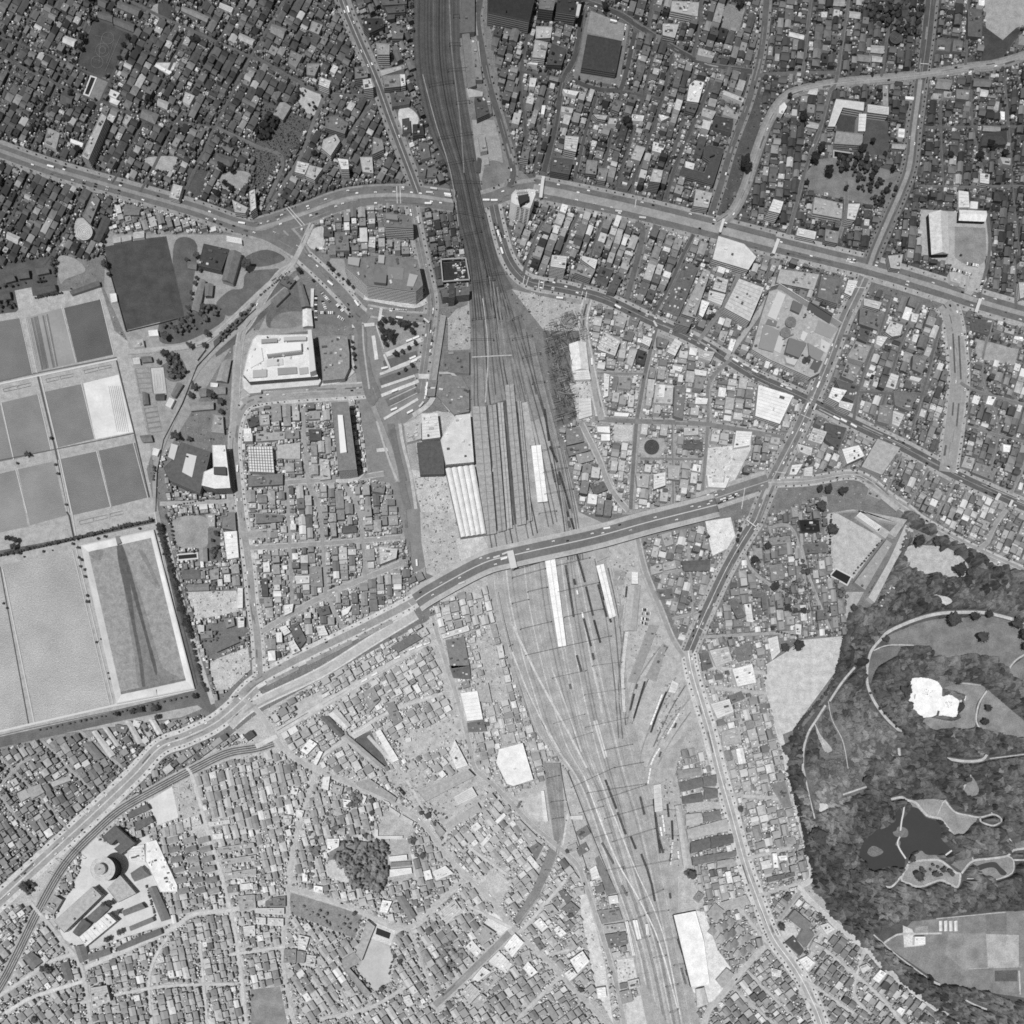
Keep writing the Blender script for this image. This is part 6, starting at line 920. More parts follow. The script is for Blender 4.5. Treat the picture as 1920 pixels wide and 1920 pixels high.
for s, t in [('880,262 925,262 1000,470 1080,700 1150,950 1220,1160 1340,1240 1330,1275 1060,1335 1010,1080 960,800 925,500', 134), ('875,262 920,258 985,440 1040,640 1100,880 1150,1060 1185,1200 1300,1240 1280,1285 1080,1320 1050,1200 1020,1000 960,720 915,480', 124), ('880,262 905,260 960,430 990,640 1020,860 1060,1060 1090,1300 1068,1310 1040,1100 990,840 930,560 890,380', 96), ('905,262 922,258 990,470 1050,700 1110,930 1160,1100 1180,1200 1160,1200 1080,900 1010,660 950,430', 88), ('1040,290 1080,300 1150,440 1200,560 1180,560 1110,420', 132), ('670,302 770,285 760,360 700,350', 132), ('1040,370 1110,450 1190,560 1170,565 1080,470', 136), ('1390,1262 912,1366 912,1348 1385,1250', 120)]:
    m = MB(); m.poly(smooth(P('02|' + s), 5, True), .9 + len(o.children) * .012); m.build('mud_streak', mat(t, 'dirt'), o, W)
m = MB(); m.prism(P('02|872,190 900,185 915,240 885,250'), .9, 5.6); m.build('inlet', mat(130, 'plain'), o, W); m = MB(); m.prism(P('02|1148,1340 1175,1335 1185,1380 1160,1385'), .9, 5.8); m.build('outlet', mat(200, 'plain'), o, W)
# basin walls, channels, bed ridges
for s, wd, t in [('01|-40,950 245,885 875,762', 2.2, 105), ('01|0,962 280,902 880,775', 3, 205), ('01|150,465 245,885', 1.2, 190), ('01|190,460 280,880', 1.2, 190), ('01|465,390 572,802', 1.2, 200), ('01|755,325 855,745', 1.5, 200), ('01|875,785 1010,1335 1120,1812', 2.4, 80), ('01|285,905 420,1470 520,1930', 3, 90), ('01|305,905 440,1470 540,1930', 2, 196), ('01|285,1035 385,1460', 1.5, 196), ('01|10,1100 105,1530', 1.5, 200), ('01|-60,1545 420,1450 1010,1330', 1.6, 96), ('01|612,960 712,1372', 1.4, 205), ('01|725,1465 832,1885', 1.4, 205), ('01|120,1605 205,1930', 1.4, 205), ('01|440,1530 520,1930', 1.5, 196), ('01|1000,1400 1110,1815', 1.5, 190),
      ('02|0,410 215,1590', 1.6, 90), ('02|20,430 260,1590', 2.2, 200), ('02|545,290 825,1450', 1.6, 190), ('02|570,270 850,1440', 1.6, 196), ('02|-60,1660 240,1590 860,1450 1460,1330', 4, 205), ('02|-60,1690 240,1620 860,1490 1200,1410', 1.2, 90), ('02|1160,0 1175,90 1250,500', 2, 190), ('02|1200,140 1480,1300', 1.6, 90), ('02|500,0 520,30 560,220', 3, 80), ('02|540,0 575,215', 2, 190)]:
    m = MB(); m.ribbon(P(s), wd, nz(.9)); m.build('channel' if t < 130 else 'basin_kerb', mat(t, 'plain'))['kind'] = 'structure'
for k in range(15):
    a, b = (208 + k * 8 + (k % 3) * 2, 462 - k * 2.6), (294 + k * 7.6, 868 - k * 2.6)
    if k > 9: a = (a[0] + 30, a[1]); b = (b[0] + 30, b[1])
    m = MB(); m.ribbon([(a[0] / 4, 480 + a[1] / 4 + 3), (b[0] / 4, 480 + b[1] / 4 - 1)], .8 + (k % 4) * .35, nz(.9)); m.build('sand_ridge', mat(R.choice((172, 120, 180, 128)), 'sand'))['kind'] = 'structure'
for k in range(7):
    m = MB(); m.ribbon([((815 + k * 14) / 4, 480 + 975 / 4), ((880 + k * 14) / 4, 480 + 1320 / 4)], .7, nz(.9)); m.build('sand_ridge', mat(190, 'sand'))['kind'] = 'structure'
def outline(s, wd, t):
    p = P(s); p.append(p[0]); m = MB(); m.ribbon(p, wd, nz(1.0)); m.build('ground_marking', mat(t, 'plain'))['kind'] = 'structure'
for s in ['01|345,925 440,905 440,930 350,950', '01|450,903 550,885 550,905 455,925', '01|630,860 730,838 735,860 635,885', '01|738,836 835,818 840,835 740,858', '01|25,1000 125,975 130,1000 30,1020', '01|133,975 230,953 235,975 135,1000', '02|597,70 695,45 700,75 600,95', '02|700,45 805,22 805,48 705,70', '02|825,15 925,-8 925,15 828,38']: outline(s, .6, 110)
for j in range(2):
    for k in range(5):
        y = 845 + k * 38; outline('01|%d,%d %d,%d %d,%d %d,%d' % ((1015 + k * 7, y, 1112 + k * 7, y - 6, 1118 + k * 7, y + 28, 1022 + k * 7, y + 34) if j == 0 else (1080 + k * 8, y + 300, 1175 + k * 8, y + 285, 1183 + k * 8, y + 318, 1088 + k * 8, y + 332)), .8, 140 if j else 150)
outline('01|1150,860 1210,855 1225,1010 1160,1015', 1.0, 212); outline('01|1170,890 1195,888 1205,980 1180,985', .8, 212); outline('01|1128,840 1228,835 1253,1032 1152,1036', .7, 110)
# chalk lines on the sports ground
for s in ['00|720,270 860,300 800,480 690,440', '00|765,280 750,380 745,480', '00|700,170 590,460', '00|905,270 790,540']:
    m = MB(); m.ribbon(P(s), .5, nz(1.0)); m.build('chalk_line', mat(128, 'plain'))['kind'] = 'structure'
for cx_, cy_, rr in [(810, 290, 45), (770, 380, 50), (770, 380, 25), (730, 470, 45)]:
    p = circ(cx_ / 4, cy_ / 4, rr / 4, 24); p.append(p[0]); m = MB(); m.ribbon(p, .5, nz(1.0)); m.build('chalk_line', mat(128, 'plain'))['kind'] = 'structure'
# retaining walls with a real height around some plots
def wall(s, t, label, h=3):
    p = P(s); c = cen(p); m = MB()
    for i in range(len(p) - 1): m.beam(p[i], p[i + 1], .45, h - .45); m.prism([(p[i][0] - .3, p[i][1] - .3), (p[i][0] + .3, p[i][1] - .3), (p[i + 1][0] + .3, p[i + 1][1] + .3), (p[i + 1][0] - .3, p[i + 1][1] + .3)] if abs(p[i][0] - p[i + 1][0]) < abs(p[i][1] - p[i + 1][1]) * 2 else [(p[i][0], p[i][1] - .35), (p[i + 1][0], p[i + 1][1] - .35), (p[i + 1][0], p[i + 1][1] + .35), (p[i][0], p[i][1] + .35)], 0, h - .2)
    tag(m.build('boundary_wall', mat(t, 'plain'), None, (c[0], -c[1], 0)), label, 'wall')
wall('01|790,0 950,570 1200,510 1385,460', 70, 'dark boundary wall along the south west of the big dark sports field'); wall('01|1170,1920 1180,1620 1230,1380 1370,1110 1480,830 1680,620 1920,400', 74, 'long dark curving wall on the east side of the waterworks')
wall('22|0,440 130,405 300,350 560,300 830,230 920,205', 84, 'dark retaining wall along the south side of the road bridge approach'); wall('23|420,30 600,500 780,940', 80, 'dark retaining wall beside the main line in the south'); wall('31|0,270 60,250 520,540', 205, 'white parapet wall above the huge department store roof', 17.5)
wall('33|140,0 240,400 335,800', 110, 'wall between the park side lane and the western edge of the park', 2)
# ================================================================ HOUSES OF THE DISTRICTS
HOUSES = []       # (area, quad, height, style, roof tone, wall tone)
def ok_quad(q, step=2.2):
    e0 = math.dist(q[0], q[1]); e1 = math.dist(q[1], q[2]); n0 = max(1, int(e0 / step)); n1 = max(1, int(e1 / step))
    for i in range(n0 + 1):
        for j in range(n1 + 1):
            f, g_ = i / n0, j / n1
            x = q[0][0] + (q[1][0] - q[0][0]) * f + (q[3][0] - q[0][0]) * g_; y = q[0][1] + (q[1][1] - q[0][1]) * f + (q[3][1] - q[0][1]) * g_
            if taken(x, y): return False
    return True
YARDS = []        # spots left open
DL = []
def district(spec, dx, dy, depth, wd, gap, tones, flat, hts, skip=.08, jit=.8, green=.3, lane=2.6, every=95, gtone=110):
    """rows run along direction (dx,dy) on the map; depth: house depth range; wd: frontage range"""
    depth = (depth[0] * 1.13, depth[1] * 1.2); wd = (wd[0] * 1.1, wd[1] * 1.22); p = P(spec); l = math.hypot(dx, dy); ux, uy = dx / l, dy / l; vx, vy = -uy, ux
    DL.append((p, ux, uy, tones, gtone, flat))
    cs = [(a[0] * ux + a[1] * uy, a[0] * vx + a[1] * vy) for a in p]
    u0, u1 = min(c[0] for c in cs), max(c[0] for c in cs); v0, v1 = min(c[1] for c in cs), max(c[1] for c in cs)
    v = v0; row = 0
    while v < v1:
        dep = R.uniform(*depth); u = u0 + R.uniform(0, 8); nxt = u + every * R.uniform(.6, 1.2)
        while u < u1:
            if u > nxt: u += lane; nxt = u + every * R.uniform(.7, 1.3)
            w_ = R.uniform(*wd)
            if R.random() < .12: w_ *= 1.5
            if R.random() < .10: w_ *= .62
            d_ = dep * R.uniform(.78, 1.0); dv = R.uniform(0, dep - d_); du = R.uniform(-.3, .3)
            cx_, cy_ = (u + w_ / 2) * ux + (v + dep / 2) * vx, (u + w_ / 2) * uy + (v + dep / 2) * vy
            if 0 - 25 < cx_ < 1945 and -25 < cy_ < 1945 and inside(cx_, cy_, p):
                if R.random() < skip:
                    if not taken(cx_, cy_): YARDS.append((cx_, cy_, min(w_, dep) / 2, green, gtone))
                else:
                    ang = R.gauss(0, .02) * jit
                    for sc_ in (1, .8, .6):
                        W_, D_ = w_ * sc_, d_ * sc_
                        ca, sa = math.cos(ang), math.sin(ang)
                        off_u, off_v = u + w_ / 2 + du, v + dv + d_ / 2
                        q = []
                        for a, b in ((-W_ / 2, -D_ / 2), (W_ / 2, -D_ / 2), (W_ / 2, D_ / 2), (-W_ / 2, D_ / 2)):
                            uu, vv = off_u + a * ca - b * sa, off_v + a * sa + b * ca; q.append((uu * ux + vv * vx, uu * uy + vv * vy))
                        if ok_quad(q):
                            block(inset(q, -.25))
                            tn = tones[0] + (14 if tones[0] > 140 else 6 if tones[0] > 110 else -4); t = R.gauss(tn, tones[1] * 1.2)  # roof tones pushed apart: darker north and brighter south light painted in
                            if R.random() < tones[2] * .85: t = R.uniform(170, 228) if tones[0] > 110 else R.uniform(125, 195)
                            st = 'flat' if R.random() < flat else R.choice(('gable', 'gable', 'hip'))
                            h = R.uniform(*hts) * (1.5 if st == 'flat' and R.random() < .25 else 1)
                            if R.random() < .16 and W_ > 7:      # annex: a lower wing takes a corner
                                q2 = [q[0], tuple(q[0][i] + (q[1][i] - q[0][i]) * .6 for i in (0, 1)), tuple(q[3][i] + (q[2][i] - q[3][i]) * .6 for i in (0, 1)), q[3]]
                                q3 = [tuple(q[0][i] + (q[1][i] - q[0][i]) * .64 for i in (0, 1)), q[1], q[2], tuple(q[3][i] + (q[2][i] - q[3][i]) * .64 for i in (0, 1))]
                                HOUSES.append((abs(area(q2)), q2, h, st, t, 150)); HOUSES.append((abs(area(q3)), q3, h * .7, 'flat', R.gauss(tones[0] + 20, tones[1]), 150))
                            else: HOUSES.append((W_ * D_, q, h, st, t, 150))
                            break
                    else:
                        if R.random() < .5 and not taken(cx_, cy_): YARDS.append((cx_, cy_, 3, green, gtone))
            u += w_ + gap * R.uniform(.5, 1.6)
        row += 1; v += dep + (lane if row % 2 == 0 else gap * R.uniform(.6, 1.3))
NWd = (-.47, .88)
district('-40,-60 640,-60 705,150 770,340 620,372 490,415 420,408 360,385 100,305 -40,262', *NWd, (9, 12.5), (8, 13), 1.3, (96, 15, .12), .22, (5.5, 8), .07, green=.5, gtone=80)
district('-40,290 100,335 215,372 200,440 205,480 120,490 -40,520', *NWd, (9, 12.5), (8, 13), 1.3, (90, 15, .13), .22, (5.5, 8), .08, green=.5, gtone=80)
district('640,-60 775,-60 775,150 850,345 780,345 740,225', .38, .92, (9, 13), (9, 16), 1.2, (100, 18, .12), .6, (7, 12), .08, green=.1)
district('905,-60 1440,-60 1430,75 1420,135 1400,135 1332,405 1000,345 955,290', -.27, .96, (9.5, 14), (9, 18), .9, (104, 22, .22), .7, (7, 13), .04, green=.06, gtone=96, lane=1.6)
district('1440,-60 1980,-60 1980,580 1765,543 1640,505 1340,420 1420,300', -.10, .995, (9, 13), (9, 14), 1.3, (94, 16, .15), .3, (5.5, 9), .08, green=.55, gtone=84)
district('935,385 1005,360 1335,440 1630,520 1525,745 1400,700 1130,560 975,520', -.33, .944, (9.5, 14), (9, 18), .9, (118, 24, .24), .75, (8, 14), .05, green=.05, gtone=105, lane=1.6)
district('565,430 655,390 770,385 780,430 795,480 640,485 590,470', .05, 1, (9, 13), (9, 15), .9, (120, 20, .2), .8, (8, 12), .05, green=.05); district('785,390 850,385 872,470 880,545 830,560 808,540', .18, .98, (8, 11), (8, 12), .9, (96, 18, .15), .6, (7, 9), .05, green=.1)
district('1090,545 1300,640 1500,745 1465,867 1430,900 1180,960 1090,960 1050,800 1100,790 1125,770 1095,640', -.14, .99, (10, 15), (10, 18), .8, (146, 24, .22), .75, (7, 12), .05, green=.06, gtone=142, lane=1.6)
district('1610,545 1780,590 1795,740 1785,880 1690,837 1530,750', -.33, .944, (10, 14), (9, 16), .9, (118, 20, .18), .5, (6.5, 10), .05, green=.12, gtone=112, lane=1.6)
district('1800,575 1980,605 1980,985 1860,925 1800,890', .3, -.95, (9, 12.5), (8, 13), .9, (116, 18, .14), .35, (6, 9), .06, green=.18, gtone=112)
district('1440,740 1510,750 1980,980 1980,1095 1830,1025 1700,950 1600,885 1440,890', -.42, .91, (8.5, 12), (8, 13), .9, (134, 18, .18), .5, (6.5, 10), .05, green=.1, gtone=130)
district('445,770 700,750 780,930 780,1110 490,1245 455,1000', .06, 1, (11, 16), (9, 19), .8, (138, 20, .2), .55, (6.5, 10), .05, green=.05, gtone=148, lane=1.6)
district('490,1190 780,1050 800,1130 500,1275', .42, .9, (10, 15), (8, 14), .8, (150, 20, .22), .5, (6.5, 9), .05, green=.05, gtone=155)
district('510,1340 800,1180 830,1300 870,1400 700,1500 560,1430', .5, .87, (9, 14), (8, 12), .9, (158, 16, .2), .4, (6.5, 9), .06, green=.08, gtone=172)
district('800,1140 910,1100 950,1200 1060,1440 940,1500 880,1440 830,1220', .25, .97, (9, 14), (9, 15), .9, (160, 18, .25), .5, (6.5, 9), .08, green=.05, gtone=178)
district('540,1430 640,1470 742,1507 830,1595 870,1640 765,1735 680,1712 540,1665', .26, .97, (9, 12), (9, 14), 2.0, (150, 16, .18), .3, (6, 8.5), .12, green=.5, gtone=160)
district('460,1440 545,1440 545,1670 440,1700 390,1560 365,1455', .24, .97, (9, 12), (9, 14), 1.3, (152, 14, .16), .25, (6, 8.5), .07, green=.2, gtone=165)
district('690,1480 800,1400 900,1480 950,1510 1080,1640 1130,1740 1190,1940 1030,1810 955,1735 870,1640', .62, .78, (9, 13), (9, 15), 1.6, (160, 16, .22), .4, (6.5, 9), .08, green=.25, gtone=176)
district('540,1680 680,1720 765,1745 870,1650 955,1740 1160,1950 540,1980', .55, .83, (9, 12), (9, 14), 1.8, (148, 14, .16), .25, (6, 8.5), .09, green=.4, gtone=160)
district('300,1440 430,1690 545,1670 535,1980 150,1980 120,1770 60,1700 190,1560', .22, .975, (8.5, 11.5), (8, 12), 1.5, (146, 14, .17), .25, (6, 8.5), .07, green=.3, gtone=168)
district('-40,1700 60,1700 150,1830 170,1980 -40,1980', .6, .8, (9, 12), (8, 13), 1.5, (148, 14, .17), .3, (6, 8.5), .08, green=.3, gtone=165)
district('-40,1410 200,1375 400,1340 330,1400 150,1540 -40,1690', .55, .83, (9, 12), (8, 12), 1.2, (126, 16, .16), .3, (6, 8.5), .06, green=.2, gtone=130)
district('1195,1010 1395,975 1290,1225', .25, -.97, (9, 13), (9, 14), .9, (126, 18, .15), .35, (6.5, 9), .05, green=.08, gtone=135)
district('1400,980 1545,930 1590,1195 1300,1205', .1, .99, (9.5, 14), (9, 16), 1.4, (132, 16, .14), .4, (6, 9), .10, green=.5, gtone=130)
district('1295,1230 1430,1235 1520,1660 1440,1690 1350,1450', .24, .97, (10, 14), (9, 16), 1.0, (146, 20, .2), .5, (6.5, 9), .06, green=.1, gtone=158)
district('1290,1400 1350,1450 1400,1620 1440,1770 1330,1880 1310,1700 1262,1440', .22, .97, (9, 13), (9, 14), 1.0, (142, 16, .14), .3, (6.5, 8.5), .06, green=.15, gtone=160)
district('1440,1690 1505,1665 1560,1727 1665,1820 1800,1960 1550,1980 1490,1815', .6, -.8, (8.5, 12), (8, 12), 1.3, (128, 16, .14), .25, (6, 8.5), .06, green=.35, gtone=150)
district('1300,1880 1435,1775 1540,1915 1540,1980 1290,1980', .62, .78, (9, 12), (8, 13), 1.2, (132, 14, .14), .25, (6, 8.5), .07, green=.25, gtone=150)
district('1080,1610 1150,1680 1215,1950 1150,1850', .25, .97, (9, 13), (9, 13), 1.2, (150, 16, .2), .4, (6, 8), .15, green=.1, gtone=180)
district('150,1590 230,1515 300,1462 420,1405 480,1390 480,1375 400,1385 300,1430 240,1485 140,1590', .75, -.55, (9, 11), (9, 14), 1, (136, 16, .12), .3, (6, 8), .05, green=.1, gtone=160)
district('545,1310 790,1172 800,1198 655,1280 520,1362 500,1345', .5, .87, (9, 13), (8, 12), .9, (148, 18, .2), .45, (6.5, 9), .05, green=.05, gtone=165)
district('380,1440 545,1408 600,1445 560,1470 460,1470 365,1470', .3, .95, (9, 13), (9, 13), 1.2, (152, 16, .2), .3, (6, 8.5), .05, green=.1, gtone=170)
district('205,368 360,402 480,440 470,470 330,440 210,455', .28, .96, (8, 12), (9, 18), 3, (135, 22, .25), .4, (6, 9), .3, green=.15, gtone=140)
district('1300,1196 1436,1190 1436,1250 1300,1245', .24, .97, (9, 12), (9, 14), .9, (146, 18, .2), .4, (6, 8.5), .04, green=.05, gtone=158)
district('300,450 480,440 520,500 400,640 330,820 300,880 240,650', .3, .95, (8, 11), (9, 14), 6, (120, 18, .2), .3, (6, 8), .7, green=.3, gtone=140)
district('310,890 445,880 480,1250 400,1320 330,1100', .1, .99, (9, 13), (9, 15), 2, (140, 18, .2), .6, (6.5, 9), .15, green=.2, gtone=150)

# second pass: lean-tos, workshops and sheds squeezed into every gap, square to their neighbours
for p, ux, uy, tones, gt, flat in DL:
    vx, vy = -uy, ux; xs = [a[0] for a in p]; ys = [a[1] for a in p]
    x0, x1, y0, y1 = max(min(xs), -15), min(max(xs), 1935), max(min(ys), -15), min(max(ys), 1935)
    for big, dens in ((1, 22.0), (0, 20.0)):
        for _ in range(int((x1 - x0) * (y1 - y0) / dens)):
            x, y = R.uniform(x0, x1), R.uniform(y0, y1)
            if taken(x, y) or not inside(x, y, p): continue
            W_, D_ = (R.uniform(4.5, 10), R.uniform(4.5, 9)) if big else (R.uniform(2, 5), R.uniform(1.8, 4))
            for sc_ in (1, .7):
                a, b = W_ * sc_ / 2, D_ * sc_ / 2
                q = [(x + i * a * ux + j * b * vx, y + i * a * uy + j * b * vy) for i, j in ((-1, -1), (1, -1), (1, 1), (-1, 1))]
                if ok_quad(q, 1.4):
                    block(q); t = R.gauss(tones[0] + 6, tones[1] * 1.25)
                    if R.random() < tones[2] * .8 + .05: t = R.uniform(170, 228) if tones[0] > 110 else R.uniform(130, 200)
                    HOUSES.append((4 * a * b, q, R.uniform(4.5, 7) if big else R.uniform(2.4, 4.6), 'flat' if R.random() < .45 + flat * .4 else 'gable', t, 150)); break

def house_parts(q, h, st, rt):
    """wall mesh, roof mesh builders"""
    wm = MB(); wm.prism(q, 0, h, None, top=False)
    if st == 'flat':
        rm = MB(); rm.prism(inset(q, -.15), h - .4, h + .25, rt)
    else:
        rm, _ = gable_mesh(q, h, min(math.dist(q[0], q[1]), math.dist(q[1], q[2])) * R.uniform(.2, .27), rt, .5, 1.0 if st == 'hip' else 0)
    return wm, rm
HOUSES.sort(key=lambda a: -a[0])
vis = [i for i, a in enumerate(HOUSES) if 4 < cen(a[1])[0] < 1916 and 4 < cen(a[1])[1] < 1916][:300]; vis = set(vis)
mw, mr = MB(), MB()
for i, (A_, q, h, st, t, wt) in enumerate(HOUSES):
    t = max(58, min(232, t)); wt = max(70, min(205, t + R.choice((-20, 0, 30, 45))))
    wm, rm = house_parts(q, h, st, t)
    if i in vis:
        c = cen(q); W = (c[0], -c[1], 0); o = empty('house', *c)
        wm.t = []; rm.t = []
        wm.build('wall', mat(wt, 'plain'), o, W); rm.build('roof', mat(t, 'roof'), o, W)
        if st == 'flat' and R.random() < .7:
            a = R.uniform(1, 2); m = MB(); m.prism([(c[0] - a, c[1] - a), (c[0] + a, c[1] - a * .7), (c[0] + a, c[1] + a), (c[0] - a, c[1] + a * .7)], h + .25, h + 2.2); m.build('roof_hut', mat(t + R.choice((-30, 30)), 'plain'), o, W)
        e = sorted((math.dist(q[0], q[1]), math.dist(q[1], q[2])))
        auto(o, '%s%s %s house' % ('long ' if e[1] > 1.7 * e[0] else '', tone_word(t), {'flat': 'flat-roofed', 'gable': 'gable-roofed', 'hip': 'hip-roofed'}[st]), c[0], c[1], 'house', 'houses packed into the city blocks')
    else:
        b = len(mw.v); mw.v += wm.v; mw.f += [[k + b for k in f] for f in wm.f]; mw.t += [wt] * len(wm.f)
        b = len(mr.v); mr.v += rm.v; mr.f += [[k + b for k in f] for f in rm.f]; mr.t += [t] * len(rm.f)
        c = cen(q)
        if st == 'flat' or R.random() < .25:
            for _ in range(R.randint(1, 3)):
                f, g_ = R.uniform(.2, .8), R.uniform(.2, .8); x = q[0][0] + (q[1][0] - q[0][0]) * f + (q[3][0] - q[0][0]) * g_; y = q[0][1] + (q[1][1] - q[0][1]) * f + (q[3][1] - q[0][1]) * g_
                a, b2 = R.uniform(.5, 1.5), R.uniform(.5, 1.3); mr.prism([(x - a, y - b2), (x + a, y - b2), (x + a, y + b2), (x - a, y + b2)], h + (.26 if st == 'flat' else 0), h + R.uniform(1, 2.6), max(40, min(235, t + R.choice((-40, 20, 50, 90)))))
print('houses', len(HOUSES))
# yard clutter: sheds, stacks, laundry, fences
for x, y, r, gr, gt in YARDS:
    for _ in range(R.randint(1, 3)):
        a = R.uniform(.8, 2.4); b2 = R.uniform(.7, 2); cx_, cy_ = x + R.uniform(-r, r) * .7, y + R.uniform(-r, r) * .7
        if taken(cx_, cy_): continue
        mr.prism([(cx_ - a, cy_ - b2), (cx_ + a, cy_ - b2 * .8), (cx_ + a, cy_ + b2), (cx_ - a, cy_ + b2 * .8)], 0, R.uniform(1.5, 3.6), R.choice((gt - 30, gt + 30, gt + 60, 220, gt)))
fab = MB(); fab.v = mw.v + mr.v; nb = len(mw.v); fab.f = mw.f + [[k + nb for k in f] for f in mr.f]; fab.t = mw.t + mr.t
o = fab.build('small_houses', [mat(None, 'plain')]); tag(o, 'thousands of smaller tiled and flat-roofed houses filling the blocks between the larger ones', 'houses', None, 'stuff')
# cluttered ground of the dense blocks, market stalls and building plots: low walls and small stacks
m = MB(); n = 0
while n < 7800:
    x, y = R.uniform(0, 1920), R.uniform(0, 1920)
    if taken(x, y): n += .35; continue
    n += 1
    if CLEAR[int(y) + MO, int(x) + MO] or (x > 1500 and y > 1000): continue
    base = 95 if y < 430 else 130 if y < 900 else 160  # clutter tone follows the painted north-to-south brightening
    a, b2 = R.uniform(.3, 1.5), R.uniform(.3, 1.0)
    m.prism([(x - a, y - b2), (x + a, y - b2 * .6), (x + a, y + b2), (x - a, y + b2 * .6)], 0, R.uniform(.9, 2.8), max(38, min(235, base + R.choice((-35, -20, 15, 35, 60)))))
for s, n, t0 in [('11|1245,1185 1600,1190 1630,1550 1420,1560 1380,1380 1240,1370', 0, 180), ('12|1230,0 1480,0 1540,190 1500,330 1380,480 1280,440', 120, 170), ('11|1160,1640 1420,1650 1480,1920 1240,1920', 130, 175), ('21|0,250 180,290 540,370 540,560 240,560 130,420', 170, 150), ('21|430,950 590,940 600,1220 500,1240', 80, 170), ('02|1400,600 1770,590 1820,740 1470,810', 60, 185), ('02|1580,1120 1860,1010 1880,1180 1720,1330', 120, 185), ('21|1460,1440 1680,1420 1640,1720 1480,1740', 60, 190), ('12|1640,960 1750,900 1900,1400 1760,1420', 110, 170), ('03|1290,120 1430,60 1510,360 1360,380', 70, 165), ('10|20,780 420,920 220,1190 0,1080', 900, 92), ('10|0,1100 190,1180 60,1400 0,1420', 420, 92), ('22|1450,70 1640,40 1690,240 1500,330', 26, 200), ('23|780,1440 920,1420 945,1580 800,1620', 40, 200), ('11|1440,470 1600,400 1610,700 1440,710', 60, 150), ('23|500,860 560,900 700,1500 760,1920 640,1700', 60, 195), ('32|60,500 320,500 320,760 60,760', 160, 130), ('22|1150,1300 1250,1250 1300,1500 1100,1780 1080,1700', 220, 170), ('22|880,900 1000,820 1180,950 1100,1250 900,1400', 160, 165), ('22|720,300 900,240 940,560 800,760', 90, 170), ('23|1060,120 1220,60 1250,560 1180,740 1120,640', 120, 160), ('12|1060,1700 1520,1520 1560,1700 1120,1860', 160, 172), ('13|1260,120 1620,20 1720,240 1660,340 1420,470 1300,260', 160, 168), ('13|960,30 1250,30 1300,240 1200,280 1020,130', 110, 168)]:
    p = P(s); xs = [a[0] for a in p]; ys = [a[1] for a in p]; k = 0
    while k < n:
        x, y = R.uniform(min(xs), max(xs)), R.uniform(min(ys), max(ys)); k += 1
        if not inside(x, y, p): continue
        a, b2 = (R.uniform(.4, .9), R.uniform(.3, .6)) if t0 == 92 else (R.uniform(.4, 2.2), R.uniform(.3, 1.2)); an = R.choice((.2, 1.75, R.uniform(0, 3))); ca, sa = math.cos(an), math.sin(an)
        m.prism([(x + u * ca - v_ * sa, y + u * sa + v_ * ca) for u, v_ in ((-a, -b2), (a, -b2), (a, b2), (-a, b2))], 0, R.uniform(.8, 2.4), max(36, min(235, t0 + R.choice((-70, -50, -20, 25, 40)))))
tag(m.build('yard_clutter', mat(None, 'plain')), 'scattered stacks, low walls, gravestones and sheds strewn over the open ground', 'clutter', None, 'stuff')

# ================================================================ TREES
import bmesh
def crown_mesh(seed, sub, leaf):
    rr = random.Random(seed); bm = bmesh.new(); bmesh.ops.create_icosphere(bm, subdivisions=sub, radius=1)
    lobes = [(mathutils.Vector((rr.gauss(0, 1), rr.gauss(0, 1), abs(rr.gauss(0, .8)))).normalized(), rr.uniform(.12, .42), rr.uniform(4, 22)) for _ in range(24)]
    for v in bm.verts:
        d = v.co.normalized(); k = .66 + rr.uniform(-.1, .1)
        for l, a, s in lobes: k += a * math.exp(-s * (1 - d.dot(l)) * 2.2)
        v.co = d * k; v.co.z = v.co.z * .78 if v.co.z > 0 else v.co.z * .5
    for _ in range(leaf):
        d = mathutils.Vector((rr.gauss(0, 1), rr.gauss(0, 1), rr.gauss(.35, .8))).normalized(); c = d * rr.uniform(.85, 1.16); c.z *= .8
        a = mathutils.Vector((rr.gauss(0, 1), rr.gauss(0, 1), rr.gauss(0, .5))).normalized() * rr.uniform(.07, .17); b = a.cross(d).normalized() * rr.uniform(.06, .15)
        bm.faces.new([bm.verts.new(c + a), bm.verts.new(c + b), bm.verts.new(c - a), bm.verts.new(c - b)])
    me = bpy.data.meshes.new('crown'); bm.to_mesh(me); bm.free(); return me
CR_I = [crown_mesh(k, 3, 90) for k in range(8)]; CR_S = [crown_mesh(40 + k, 2, 26) for k in range(10)]
CANOPY = []; TREES = []; tgrid = np.zeros((MS, MS), dtype=np.uint8)       # (radius, x, y, tone, keep)
